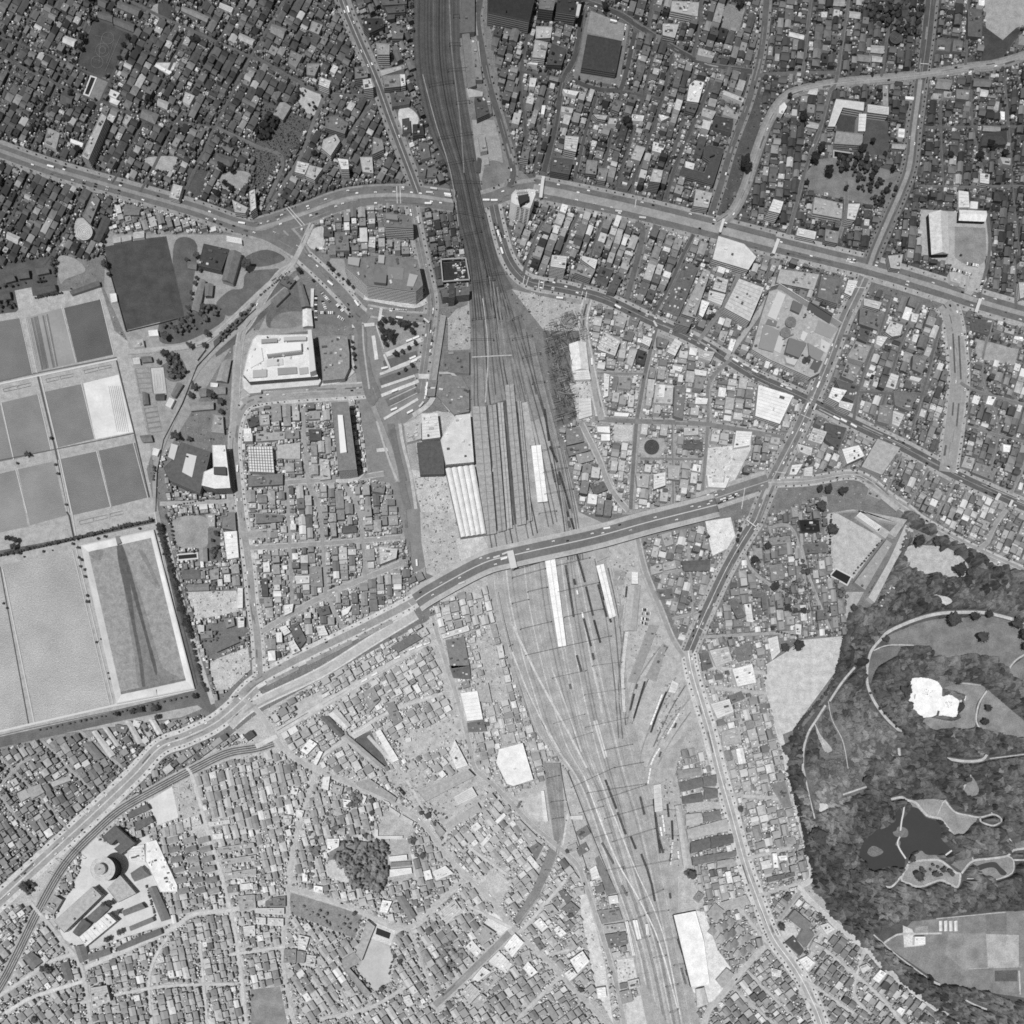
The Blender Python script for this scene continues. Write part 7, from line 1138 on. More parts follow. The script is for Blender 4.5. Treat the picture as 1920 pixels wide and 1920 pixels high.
for poly_, sp, (r0, r1), (t0, t1) in WOODS:
    sp *= (.98 if poly_ in (WOODS[0][0], WOODS[1][0]) else .8); t0 += 8; t1 += 16
    xs = [a[0] for a in poly_]; ys = [a[1] for a in poly_]; y = min(ys); k = 0
    while y < max(ys):
        x = min(xs) + (k % 2) * sp / 2
        while x < max(xs):
            X, Y = x + R.uniform(-.42, .42) * sp, y + R.uniform(-.42, .42) * sp; x += sp
            if not inside(X, Y, poly_) or not (-20 < X < 1945 and -20 < Y < 1945): continue
            if CLEAR[int(Y) + MO, int(X) + MO] or carr[int(Y) + MO, int(X) + MO]: continue
            r = r0 * .7 + (r1 - r0 * .7) * R.random() ** 1.3
            if X > 1400 and Y > 950:
                n_ = math.sin(X * .031 + 1.3) * math.cos(Y * .027) + math.sin((X + Y) * .017)
                zone = inside(X, Y, P('32|300,1200 740,1290 960,1640 1000,1800 700,1920 320,1920')) or inside(X, Y, P('33|260,0 700,0 760,130 560,280 330,300'))
                if zone: r *= .8
                if zone and R.random() < .26: continue
                t = R.uniform(t0, t1) + 9 * n_ + 7 * math.sin(X * .09) * math.cos(Y * .075 + 1) + (16 if zone else 0) + (12 if X < 1700 and Y > 1480 and n_ > 0 else 0)
            else:
                t = R.uniform(t0, t1)
                if occ[int(Y) + MO, int(X) + MO] and R.random() < .5 and poly_ is not WOODS[1][0]: continue
            (CANOPY if poly_ in (WOODS[0][0], WOODS[1][0], WOODS[3][0]) else TREES).append((r, X, Y, t, 0))
        y += sp * .87; k += 1
# trees one can tell apart, read off the photograph: sheet position, radius in quarter cells, tone
for s, t in [('32|205,1015,42 110,1030,34 1100,235,45 1240,235,34 1295,275,25 1400,315,24 1405,450,44 1485,460,26 1578,955,42 1830,850,40 1890,935,45 1900,1020,34 1345,830,52 1525,795,36 1630,780,28 1000,1355,40 890,1330,18 795,1350,18 690,1320,16 870,960,24 450,155,42 30,575,34 625,730,26 765,980,20 1405,1280,26 1630,1480,26 1600,1580,30 250,750,26 190,750,22 130,735,26', 74),
             ('33|1140,765,22 1170,775,12 1210,760,12 1228,725,14 1262,740,14 1300,765,20 1350,775,20 1235,795,24 1110,820,36 1290,800,14 1060,690,24 1370,800,16 1770,385,18 1605,395,14 1480,90,26 720,90,34 80,1185,30 620,800,44 330,500,60 1780,620,24', 84),
             ('32|845,1445,13 830,1480,13 880,1485,13 865,1515,13 900,1520,12 910,1550,13 940,1545,12 945,1580,13 970,1580,12 985,1615,12 955,1610,12 1010,1640,12 760,1360,12 815,1395,12 755,1420,12', 62),
             ('01|1240,750,28 1560,600,26 1435,690,22 1540,685,22 1465,1000,26 1440,1065,22 1590,1060,34 1665,1105,26 1665,1180,22 1325,1370,32 1430,1385,18 390,1375,14 215,1500,20 135,1560,12 440,1640,14 420,1570,12 500,1870,12 1480,180,16 1470,220,18 1440,290,16 1440,330,14 1425,410,20 1250,620,30 1505,120,16 1850,105,36 1475,15,22 1405,40,16 1530,400,24 800,90,30 820,150,16 1195,810,16 1415,480,18 1370,490,14', 78),
             ('02|70,205,22 135,225,24 115,270,26 155,315,12 185,338,9 330,298,11 395,290,7 552,243,13 594,274,14 595,345,12 620,365,14 608,410,12 645,440,14 645,490,14 660,632,12 663,680,14 727,980,12 760,955,9 815,1210,10 828,1252,11 740,203,12 793,190,14 1050,128,12 30,690,10 58,725,10 1470,1390,20 1180,1475,26 1060,1490,24 1000,1500,22 885,1520,18 1190,1540,22 1630,170,22 1600,220,14 1640,270,16 1390,290,10 1435,290,10 1470,280,10 450,1730,16 1110,1640,16', 74),
             ('11|965,500,22 1015,510,26 932,530,22 945,580,24 1005,625,42 955,630,20 975,675,20 1085,515,22 1115,540,28 1140,520,18 1188,530,20 1170,585,24 545,75,16 580,110,16 618,150,14 655,180,12 690,215,18 728,245,14 692,410,12 702,460,10 722,655,14 727,700,16 735,748,16 738,785,14 745,842,12 1050,750,20 1098,725,16 1145,700,16 1195,670,16 1070,890,14 1120,862,16 1170,832,18 330,130,22 430,195,14', 60),
             ('00|630,320,28 610,380,24 975,310,24 940,370,22 925,420,18 905,460,18 885,520,14 850,140,16 1130,770,26 590,1140,24 1670,1290,28 1740,1300,22 1690,1395,22 1745,1440,26 1640,1480,26 550,730,26 690,20,28 1460,330,22 1500,330,18 560,480,16 1010,210,16 20,1400,30', 46),
             ('10|370,690,10 450,680,14 495,730,12 350,720,14 400,795,12 430,775,10 370,640,10 440,1180,24 155,700,18 100,740,12 180,780,18 235,815,16 30,240,12 1250,950,18 1305,1590,14 1290,1640,12 1295,1720,12 1300,1775,12 1310,1830,10 1820,1395,8 1783,1415,8', 50),
             ('20|690,90,26 850,950,34 870,970,28 1720,1270,40 1760,1280,30 1690,60,34 980,160,14 330,1610,14 370,1600,14 410,280,14', 52), ('30|430,1320,36 330,1220,36 375,1150,30 680,1150,30 920,1290,22 280,1390,18 570,1430,16 670,1420,16 770,1080,20 860,1180,20 1640,1120,30 1660,1140,24 950,1060,12 240,920,34 1070,500,16 1560,870,10 520,840,18 155,740,18 1750,1180,26 1350,1190,26 1560,1200,30', 46),
             ('31|260,820,34 230,780,28 300,780,20 430,1770,30 530,1780,30 370,1760,26 370,1900,40 1440,0,10', 72), ('22|1700,140,18 1690,180,14 1680,220,16 1800,370,30 1900,270,28', 66), ('03|205,880,38 840,1010,26 790,1020,24 1030,1630,0 890,1080,20 1040,1650,0 910,1230,26 820,1280,26 340,1500,28 390,1510,30 270,1880,26 690,600,0 1230,40,0', 90),
             ('13|600,670,20 1250,660,26 870,250,22 870,340,22 825,510,20 1290,360,26 1240,340,18 1340,410,18 1040,1410,18 1080,1450,22 945,1650,22 525,1655,18 455,1665,14 740,1090,18 670,1290,16 870,420,18 1185,540,22', 96), ('23|505,1655,24 270,1160,14 410,625,18 340,1155,10 1335,800,36 1850,260,0 1700,310,24 430,1100,20 1240,540,8', 92)]:
    h_, b_ = s.split('|'); ox, oy = int(h_[0]) * 480, int(h_[1]) * 480
    for a in b_.split():
        x, y, r = (float(v) for v in a.split(','))
        if r > 0: TREES.append((r / 4, ox + x / 4, oy + y / 4, t + R.uniform(-7, 7), 1))
# tree rows: (line, spacing, radius, tone)
for s, sp, r, t in [('02|1200,110 1240,260 1290,450 1340,640 1380,760 1410,860 1440,960', 6.8, 5.2, 72), ('02|1440,950 1480,1120 1520,1280 1560,1360', 5.5, 3.4, 80), ('02|10,330 200,285 560,205 740,160 900,120 1160,65', 4.6, 3.2, 80), ('02|1250,30 1290,120 1310,260', 6, 3, 78), ('02|1320,30 1540,10', 5, 2.2, 82), ('02|1340,380 1480,375', 5, 2.6, 78), ('01|1240,1890 1550,1830', 5, 2, 84), ('02|300,1640 560,1580 800,1530 1150,1440 1450,1380', 10, 2.4, 90), ('01|270,320 480,280', 3.4, 2.2, 64), ('01|290,200 360,190', 3.4, 2.6, 56), ('01|1160,1600 1155,1700', 4, 2.6, 78), ('01|1700,1300 1700,1310', 4, 2, 80),
                    ('30|905,900 915,1150', 4.2, 1.9, 44), ('31|1900,0 1920,0', 4, 2, 60), ('30|800,1185 880,1190', 4, 2.6, 44), ('32|470,20 460,250 470,400', 5, 2.4, 76), ('32|640,460 860,200', 6, 2.2, 74), ('32|760,600 900,380 1000,180', 5, 2.2, 82), ('32|560,960 540,1060 520,1180 460,1310 380,1420 250,1560 180,1660', 5.2, 3.6, 80), ('32|60,900 230,940 440,920 580,880', 4.6, 2.6, 82), ('32|500,1220 560,1000 600,900', 5, 2.8, 70), ('13|1010,1340 1040,1420 1010,1480 1000,1560', 4.4, 2.2, 100), ('13|720,1480 780,1560 870,1670', 4, 2.4, 104), ('03|600,640 540,760 480,880', 3.6, 1.9, 92), ('03|1100,880 1130,990 1170,1120', 4.2, 2.2, 98), ('11|860,120 700,60', 99, 1, 60), ('33|400,0 500,1540', 999, 1, 60), ('32|30,1060 0,1090', 5, 3, 70), ('10|510,1405 700,1400', 999, 1, 60), ('13|1400,580 1560,430 1650,370', 6, 2, 110), ('31|430,40 640,30', 999, 2, 60), ('11|30,300 150,200 260,110', 4.4, 2, 84), ('12|1255,1050 1270,1110 1300,1120 1320,1190', 4.4, 2.8, 104), ('13|1270,300 1400,350 1450,400', 6, 2.4, 104), ('20|500,600 720,650', 12, 2.6, 50), ('33|160,0 180,160 220,300 250,420 290,620 330,760', 5.4, 4.4, 64)]:
    p = P(s); acc = 0
    for i in range(len(p) - 1):
        L_ = math.dist(p[i], p[i + 1]); n = max(1, int(L_ / sp))
        if sp > 90: continue
        for k in range(n):
            f = (k + R.uniform(-.2, .2)) / n; TREES.append((r * R.uniform(.75, 1.25), p[i][0] + (p[i + 1][0] - p[i][0]) * f + R.uniform(-.6, .6), p[i][1] + (p[i + 1][1] - p[i][1]) * f + R.uniform(-.6, .6), t + R.uniform(-8, 8), 1))
# garden trees in open spots between the houses
for x, y, r, gr, gt in YARDS:
    if R.random() < gr + .15:
        for _ in range(R.randint(1, 3)):
            X, Y = x + R.uniform(-r, r) * .8, y + R.uniform(-r, r) * .8
            if not carr[int(Y) + MO, int(X) + MO]: TREES.append((R.uniform(1.5, 3.4), X, Y, gt - 34 + R.uniform(-8, 8) if gt < 120 else gt - 56 + R.uniform(-8, 8), 0))
n = 0
while n < 2600:                                   # shrubs squeezed into the gaps
    x, y = R.uniform(0, 1920), R.uniform(0, 1920)
    if not taken(x, y) and not (CLEAR[int(y) + MO, int(x) + MO]) and not (x > 1550 and y > 1000):
        g_ = .9 if (x < 480 and y < 460) or (x > 1440 and y < 560) or y > 1440 else .25
        if R.random() < g_: TREES.append((R.uniform(.9, 2.0), x, y, (50 if y < 560 else 84 if y < 1100 else 104) + R.uniform(-8, 8), 0))  # shrub tone carries the same painted brightening southward
    n += 1
# street trees
for p, wd, pv, cd, tr, nm in ROADS:
    if not tr: continue
    for sd_ in (-1, 1):
        q = offset(p, sd_ * (wd / 2 + pv * .45)); acc = R.uniform(0, tr)
        for i in range(len(q) - 1):
            L_ = math.dist(q[i], q[i + 1]); acc += L_
            if acc > tr:
                acc -= tr; x, y = q[i + 1]
                if 0 < x < 1920 and 0 < y < 1920 and not carr[int(y) + MO, int(x) + MO] and R.random() < .9:
                    TREES.append((R.uniform(1.1, 1.9) if tr > 7.6 else R.uniform(1.5, 2.4), x, y, (50 if y < 560 else 70 if y < 1000 else 96) + R.uniform(-6, 8), 2))  # foliage tone steps lighter southward, painted light falloff again
for k in range(9):    # cherry trees in dense shade of the shrine
    pass
order_ = sorted(range(len(TREES)), key=lambda i: -(TREES[i][0] + (20 if TREES[i][4] == 1 else 0)))
single = set(i for i in order_ if 2 < TREES[i][1] < 1918 and 2 < TREES[i][2] < 1918 and TREES[i][4] != 2 and not (TREES[i][1] > 1940)); single = set([i for i in order_ if i in single][:300])
trunk_me = {}
def trunk_mesh():
    m = MB(); a = circ(0, 0, .1, 7); b = circ(0, 0, .05, 7)
    for i in range(7):
        j = (i + 1) % 7; m.face([(a[i][0], a[i][1], 0), (a[j][0], a[j][1], 0), (b[j][0], b[j][1], 1.5), (b[i][0], b[i][1], 1.5)])
    for k in range(5):
        an = k * 1.257; m.beam((0, 0), (.5 * math.cos(an), .5 * math.sin(an)), .03, .9, 1.5)
    return m.mesh('trunk', mat(70, 'plain'))
TM = trunk_mesh()
def tmesh(lst, t):
    key = (id(lst), int(t / 6))
    if key not in trunk_me:
        v = []
        for me in lst:
            c = me.copy(); c.materials.append(mat(t, 'leaf')); v.append(c)
        trunk_me[key] = v
    return R.choice(trunk_me[key])
for i in sorted(single):
    r, x, y, t, _ = TREES[i]; o = empty('tree', x, y); s_ = r / 1.08
    o.rotation_euler.z = R.uniform(0, 6.28); o.scale = (s_, s_, s_ * R.uniform(.9, 1.1))
    tr_ = bpy.data.objects.new('trunk', TM); C.objects.link(tr_); tr_.parent = o
    cr_ = bpy.data.objects.new('crown', tmesh(CR_I, t)); C.objects.link(cr_); cr_.parent = o; cr_.location.z = 1.75
    auto(o, '%s %s %s tree' % ('big' if r > 8 else 'broad' if r > 5.5 else 'medium' if r > 3.5 else 'small', 'dark' if t < 70 else 'grey-leaved' if t < 95 else 'pale-leaved', 'round-crowned' if _ else 'ragged-crowned'), x, y, 'tree', 'trees one can tell apart')
# closed canopy of the woods: one rough sheet of merging crowns, its sides reaching the ground
ZA = P('32|300,1200 740,1290 960,1640 1000,1800 700,1920 320,1920'); ZB = P('33|260,0 700,0 760,130 560,280 330,300')
poly_id = lambda x, y: x > 1400 and y > 900
CG = 2.0 / 2; cn = int(MS / CG); Hm = np.zeros((MS, MS), np.float32); Tm = np.zeros((MS, MS), np.float32)
for r, x, y, t, _ in CANOPY:
    t += 12 if poly_id(x, y) else 6; r *= R.uniform(.9, 1.5); zn = inside(x, y, ZA) or inside(x, y, ZB); hi = (6.5 + r * 1.0 + R.uniform(-3.5, 5.0)) if not zn else 2 + r * .8; t += R.gauss(0, 9); p1, p2, p3 = (R.uniform(0, 6.28) for _ in range(3)); sq = R.uniform(.7, 1.4)
    j0, j1, i0, i1 = int(x + MO - r * 1.6), int(x + MO + r * 1.6) + 1, int(y + MO - r * 1.6), int(y + MO + r * 1.6) + 1
    X_ = XX[i0:i1, j0:j1] - MO - x; Y_ = YY[i0:i1, j0:j1] - MO - y; th = np.arctan2(Y_, X_)
    d = np.hypot(X_ * sq, Y_ / sq) / (r * (1 + .2 * np.sin(3 * th + p1) + .16 * np.sin(5 * th + p2) + .1 * np.sin(9 * th + p3)))
    h_ = np.where(d < .985, hi - r * 2.3 * (1 - np.sqrt(np.clip(1 - d * d, 0, 1))), 0)
    up_ = h_ > Hm[i0:i1, j0:j1]; Hm[i0:i1, j0:j1][up_] = h_[up_]; Tm[i0:i1, j0:j1][up_] = t
Hm = np.where(CLEAR > 0, 0, Hm)
cov = Hm > 0; rough = np.random.normal(0, .14, Hm.shape) + .22 * np.kron(np.random.normal(0, 1, (MS // 3 + 1, MS // 3 + 1)), np.ones((3, 3)))[:MS, :MS]; Hm = np.where(cov, np.maximum(Hm + rough, 1.5), .2)
anyc = cov[:-1, :-1] | cov[1:, :-1] | cov[:-1, 1:] | cov[1:, 1:]; ii, jj = np.nonzero(anyc)
idx = np.full(Hm.shape, -1, np.int64); need = np.zeros(Hm.shape, bool)
for a, b in ((0, 0), (1, 0), (0, 1), (1, 1)): need[ii + a, jj + b] = True
vi, vj = np.nonzero(need); idx[vi, vj] = np.arange(len(vi))
jx = np.random.uniform(-.3, .3, (len(vi), 2))
CV = np.stack([vj - MO + jx[:, 0], -(vi - MO + jx[:, 1]), Hm[vi, vj]], 1).astype(np.float32)
A, B, Cc, D = idx[ii, jj], idx[ii + 1, jj], idx[ii + 1, jj + 1], idx[ii, jj + 1]
CF = np.concatenate([np.stack([A, B, Cc], 1), np.stack([A, Cc, D], 1)]); ct = np.maximum(Tm[ii, jj], np.maximum(Tm[ii + 1, jj + 1], 60)) + np.random.normal(0, 3, len(ii)); ct = np.concatenate([ct, ct])
CT_ = (((ct / 255) + .055) / 1.055) ** 2.4
V = [CV]; F = [CF.astype(np.int32)]; T = [CT_.astype(np.float32)]; nb = len(CV)
tmpl = []
for me in CR_S:
    vv = np.array([v.co[:] for v in me.vertices], dtype=np.float32); ff3 = [tuple(p.vertices) for p in me.polygons if len(p.vertices) == 3]; ff4 = [tuple(p.vertices) for p in me.polygons if len(p.vertices) == 4]
    tri = np.array(ff3 + [(a, b, c) for a, b, c, d in ff4] + [(a, c, d) for a, b, c, d in ff4], dtype=np.int32); tmpl.append((vv, tri))
for i, (r, x, y, t, _) in enumerate(TREES):
    if i in single: continue
    vv, tri = tmpl[R.randrange(len(tmpl))]; a = R.uniform(0, 6.28); ca, sa = math.cos(a), math.sin(a); s_ = r / 1.08
    M_ = np.array([[ca, -sa, 0], [sa, ca, 0], [0, 0, 1]], dtype=np.float32)
    hz = s_ * R.uniform(1.3, 1.9) if r > 3 else s_ * 1.2
    V.append(vv @ M_.T * s_ + np.array([x, -y, hz], dtype=np.float32)); F.append(tri + nb); nb += len(vv); T.append(np.full(len(tri), lin(max(30, t)), dtype=np.float32))
V = np.concatenate(V); F = np.concatenate(F); T = np.concatenate(T)
me = bpy.data.meshes.new('treetops'); me.vertices.add(len(V)); me.vertices.foreach_set('co', V.ravel()); me.loops.add(len(F) * 3); me.loops.foreach_set('vertex_index', F.ravel())
me.polygons.add(len(F)); me.polygons.foreach_set('loop_start', np.arange(0, len(F) * 3, 3)); me.update(calc_edges=True); me.materials.append(mat(None, 'leaf'))
ca_ = me.attributes.new('tone', 'FLOAT_COLOR', 'FACE'); arr = np.ones((len(F), 4), dtype=np.float32); arr[:, :3] = T[:, None]; ca_.data.foreach_set('color', arr.ravel())
o = bpy.data.objects.new('woodland', me); C.objects.link(o); tag(o, 'unbroken woodland of the park together with street and garden trees too many to count', 'trees', None, 'stuff')
print('trees', len(TREES), 'faces', len(F))
# ================================================================ VEHICLES
def car_mesh(t, L_=5.0, W_=2.2):
    m = MB(); a, b = L_ / 2, W_ / 2
    m.prism([(-a, -b * .9), (-a + .4, -b), (a - .4, -b), (a, -b * .9), (a, b * .9), (a - .4, b), (-a + .4, b), (-a, b * .9)], .25, 1.05, t)
    lo = [(-a * .62, -b * .92), (a * .42, -b * .92), (a * .42, b * .92), (-a * .62, b * .92)]; hi = [(-a * .45, -b * .75), (a * .2, -b * .75), (a * .2, b * .75), (-a * .45, b * .75)]
    lo, hi = ccw(lo), ccw(hi)
    for i in range(4):
        j = (i + 1) % 4; m.face([(lo[i][0], -lo[i][1], 1.05), (lo[j][0], -lo[j][1], 1.05), (hi[j][0], -hi[j][1], 1.7), (hi[i][0], -hi[i][1], 1.7)], 48)
    m.face([(x, -y, 1.7) for x, y in hi], t)
    for sx in (-1, 1):
        for sy in (-1, 1): m.prism([(sx * a * .62 - .35, sy * b - .12), (sx * a * .62 + .35, sy * b - .12), (sx * a * .62 + .35, sy * b + .12), (sx * a * .62 - .35, sy * b + .12)], 0, .7, 30)
    return m.mesh('car', mat(None, 'plain'))
CT = {'white': 240, 'pale grey': 200, 'mid grey': 120, 'dark': 40}
CM = {k: car_mesh(v) for k, v in CT.items()}
def bus_mesh(t, L_=12.5, W_=3.2):
    m = MB(); a, b = L_ / 2, W_ / 2
    m.prism([(-a, -b), (a, -b), (a, b), (-a, b)], .4, 3.2, t)
    m.prism([(-a - .03, -b - .03), (a + .03, -b - .03), (a + .03, b + .03), (-a - .03, b + .03)], 1.7, 2.6, 60, top=False)
    for k in (-.55, 0, .55): m.prism([(a * k - .8, -.6), (a * k + .8, -.6), (a * k + .8, .6), (a * k - .8, .6)], 3.2, 3.45, t - 20)
    for sx in (-.65, .6):
        for sy in (-1, 1): m.prism([(sx * a - .5, sy * b - .1), (sx * a + .5, sy * b - .1), (sx * a + .5, sy * b + .1), (sx * a - .5, sy * b + .1)], 0, .9, 30)
    return m.mesh('bus', mat(None, 'plain'))
BM = {'white': bus_mesh(238), 'pale': bus_mesh(205)}
CARS = []
def put_car(x, y, ang, tone, where):
    CARS.append((x, y, ang, tone, where))
for p, wd, pv, cd, tr, nm in ROADS:
    if cd <= 0: continue
    lanes = [-wd * .32, wd * .32] if wd < 16 else [-wd * .4, -wd * .2, wd * .2, wd * .4]
    for ln in lanes:
        q = offset(p, ln)
        for i in range(len(q) - 1):
            L_ = math.dist(q[i], q[i + 1])
            if R.random() < cd * L_ / 480.0:
                x, y = q[i]
                if 3 < x < 1917 and 3 < y < 1917 and not (785 < x < 1345 and 945 < y < 1130) and not (845 < x < 925 and y < 470):
                    put_car(x, y, math.atan2(-(q[i + 1][1] - y), q[i + 1][0] - x), R.choice(('white', 'white', 'white', 'pale grey', 'mid grey', 'dark')), 'on the ' + (nm or 'side street'))
def zprof_at(x, y):
    k = min(range(len(bp)), key=lambda i: (bp[i][0] - x) ** 2 + (bp[i][1] - y) ** 2); return zprof(k) + 1.06
BC = []
for f, o_, t in [(.08, -9, 'dark'), (.13, 7, 'white'), (.19, -5, 'pale grey'), (.24, 4, 'white'), (.30, -11, 'white'), (.33, -6, 'white'), (.36, 9, 'white'), (.42, -9, 'pale grey'), (.47, -5, 'white'), (.52, -10, 'white'), (.55, -5, 'dark'), (.60, -8, 'white'), (.62, -4, 'white'), (.68, -10, 'dark'), (.70, 5, 'pale grey'), (.76, -6, 'white'), (.82, 8, 'white'), (.86, -9, 'white'), (.9, -5, 'white'), (.93, -10, 'mid grey'), (.95, -6, 'white'), (.97, -10, 'white')]:
    i = int(f * (len(bp) - 2)); q = offset(bp, o_); a, b = q[i], q[i + 1]; BC.append((a[0], a[1], math.atan2(-(b[1] - a[1]), b[0] - a[0]), t))
# car parks: sheet, first spot, step, count, heading
PARKS = [('11|480,265', (9, 10), 9, 30, 'in the triangular car park'), ('11|450,290', (0, 16), 13, 0, 'in the triangular car park'), ('11|500,345', (6, 14), 5, 10, 'in the triangular car park'), ('11|475,430', (14, 0), 9, 90, 'in the triangular car park'), ('11|610,370', (8, 9), 6, 40, 'in the triangular car park'), ('11|620,460', (12, 8), 4, 60, 'in the triangular car park'),
         ('12|820,125', (14, 0), 7, 0, 'in the small lot of the western grid'), ('12|820,145', (14, 0), 9, 0, 'in the small lot of the western grid'), ('12|825,165', (14, 1), 6, 0, 'in the small lot of the western grid'), ('12|930,130', (14, 1), 5, 0, 'in the small lot of the western grid'), ('12|935,160', (14, 0), 5, 0, 'in the small lot of the western grid'),
         ('31|1480,60', (11, 2), 9, 80, 'in the yard of the white halls'), ('31|1350,95', (13, 4), 14, 70, 'in the yard of the white halls'), ('31|1610,180', (-4, 13), 9, 10, 'in the yard of the white halls'), ('22|975,735', (12, 0), 4, 90, 'in the goods yard'), ('22|975,765', (12, 0), 6, 90, 'in the goods yard'), ('22|970,800', (12, 2), 6, 90, 'in the goods yard'), ('22|965,830', (11, 3), 5, 90, 'in the goods yard'), ('20|850,200', (-2, 14), 8, 80, 'behind the theatre with dark courtyard roof'), ('31|1490,590', (0, 22), 7, 80, 'along the wide planted avenue'), ('31|1500,810', (-1, 20), 6, 60, 'along the wide planted avenue'), ('31|1490,1110', (-2, 22), 5, 80, 'along the wide planted avenue'), ('10|890,1340', (11, -19), 9, 60, 'on the triangle below the north avenue'), ('10|915,1350', (11, -19), 9, 60, 'on the triangle below the north avenue'), ('31|600,30', (12, 3), 5, -10, 'on the east avenue'), ('31|590,45', (12, 3), 5, -10, 'on the east avenue'), ('21|1700,1780', (-22, 8), 8, 15, 'on the bridge approach'), ('21|1690,1800', (-20, 8), 8, 15, 'on the bridge approach'),
         ('10|1790,1690', (8, 22), 7, -70, 'queuing beside the railway'), ('10|1810,1690', (8, 22), 6, -70, 'queuing beside the railway'), ('11|1265,1090', (2, -24), 6, 80, 'at the station kerb'), ('11|1330,560', (-4, 26), 9, 80, 'at the station kerb'), ('02|1410,520', (13, 0), 10, 70, 'outside the western sheds'), ('11|1010,402', (14, 1), 9, 0, 'under the curved department store')]
for s, st_, n, hd, where in PARKS:
    x, y = P(s)[0]
    for k in range(n):
        if R.random() < .9: put_car(x + st_[0] * k / 4 + R.uniform(-.2, .2), y + st_[1] * k / 4, math.radians(hd) if hd > -80 else 0, R.choice(('white', 'white', 'pale grey', 'dark', 'mid grey')), where)
R2 = random.Random(5); R2.shuffle(CARS)
keep = CARS[:300 - len(BC)]; rest = CARS[300 - len(BC):]
for x, y, ang, t, where in keep:
    o = bpy.data.objects.new('car', CM[t]); C.objects.link(o); o.location = (x, -y, 1.45); o.rotation_euler.z = ang; auto(o, t + ' car ' + where, x, y, 'car', 'cars driving and parked in the city')
for x, y, ang, t in BC:
    o = bpy.data.objects.new('car', CM[t]); C.objects.link(o); o.location = (x, -y, zprof_at(x, y)); o.rotation_euler.z = ang; auto(o, t + ' car on the road bridge', x, y, 'car', 'cars driving and parked in the city')
if rest:
    m = MB()
    for x, y, ang, t, where in rest:
        ca, sa = math.cos(ang), math.sin(ang); me = CM[t]; b = len(m.v); m.v += [(x + v.co.x * ca - v.co.y * sa, -y + v.co.x * sa + v.co.y * ca, v.co.z + 1.45) for v in me.vertices]; m.f += [[k + b for k in p.vertices] for p in me.polygons]; m.t += [CT[t]] * len(me.polygons)
    tag(m.build('more_cars', mat(None, 'plain')), 'further small cars spread over streets and car parks', 'cars', None, 'stuff')
print('cars', len(CARS))
# buses read off the photograph: sheet centre, heading in degrees
for s in ['00|385,1258,-14', '00|1815,1682,-8', '10|692,85,-75', '10|1300,1453,-3', '10|1332,1424,-8', '10|1435,1466,-8', '10|1440,1480,-8', '10|1290,1535,0', '10|1725,1510,0', '10|1785,1512,0', '10|1217,1660,-80', '10|1815,1760,-75', '10|1830,1800,-75', '10|1842,1890,-72', '20|758,170,-14', '20|796,1594,-8', '20|975,1642,-6', '21|355,322,-5', '21|790,388,-28', '21|1670,790,-30', '21|1745,825,-25', '21|1815,870,-28', '21|1070,517,-60', '21|595,800,-86', '31|1685,0,0', '31|285,1135,66', '31|345,1140,66', '31|370,972,66', '31|428,800,66', '31|120,975,-25', '31|150,1000,-25', '31|505,1222,-28', '31|560,1240,-28', '31|635,1278,-30', '11|558,212,-40', '11|755,362,-55', '11|1076,470,-8', '11|1278,494,-40', '11|965,847,15', '11|1280,980,80', '11|1276,1030,82', '11|1035,1155,22', '11|1155,1175,28', '11|1240,1120,50', '11|1040,1018,22', '11|1175,770,24', '11|1185,795,24', '11|1150,640,22', '11|1200,620,22', '11|1780,1600,85', '01|1783,1600,88', '01|1840,1620,88', '12|1865,325,22', '12|1855,365,18', '12|1800,352,18', '12|1540,545,22', '12|1205,385,-86', '22|700,138,10', '22|5,0,0', '11|1480,325,0', '13|975,255,-22', '12|1170,1030,24', '12|1060,1095,24', '12|890,1220,28', '12|815,1265,28', '12|1280,990,24', '12|390,1545,28', '12|1225,1010,24', '23|1603,140,-75']:
    h_, b_ = s.split('|'); ox, oy = int(h_[0]) * 480, int(h_[1]) * 480; x, y, a = (float(v) for v in b_.split(','))
    if s == '31|1685,0,0' or s == '22|5,0,0': continue
    x, y = ox + x / 4, oy + y / 4; k = 'white' if R.random() < .7 else 'pale'
    o = bpy.data.objects.new('bus', BM[k]); C.objects.link(o); on = 785 < x < 1345 and 1005 < y < 1130 or 945 < y < 1010 and 1130 < x < 1310
    o.location = (x, -y, zprof_at(x, y) if on else 1.45); o.rotation_euler.z = math.radians(a); auto(o, k + ' single-deck bus', x, y, 'bus', 'buses in the streets')
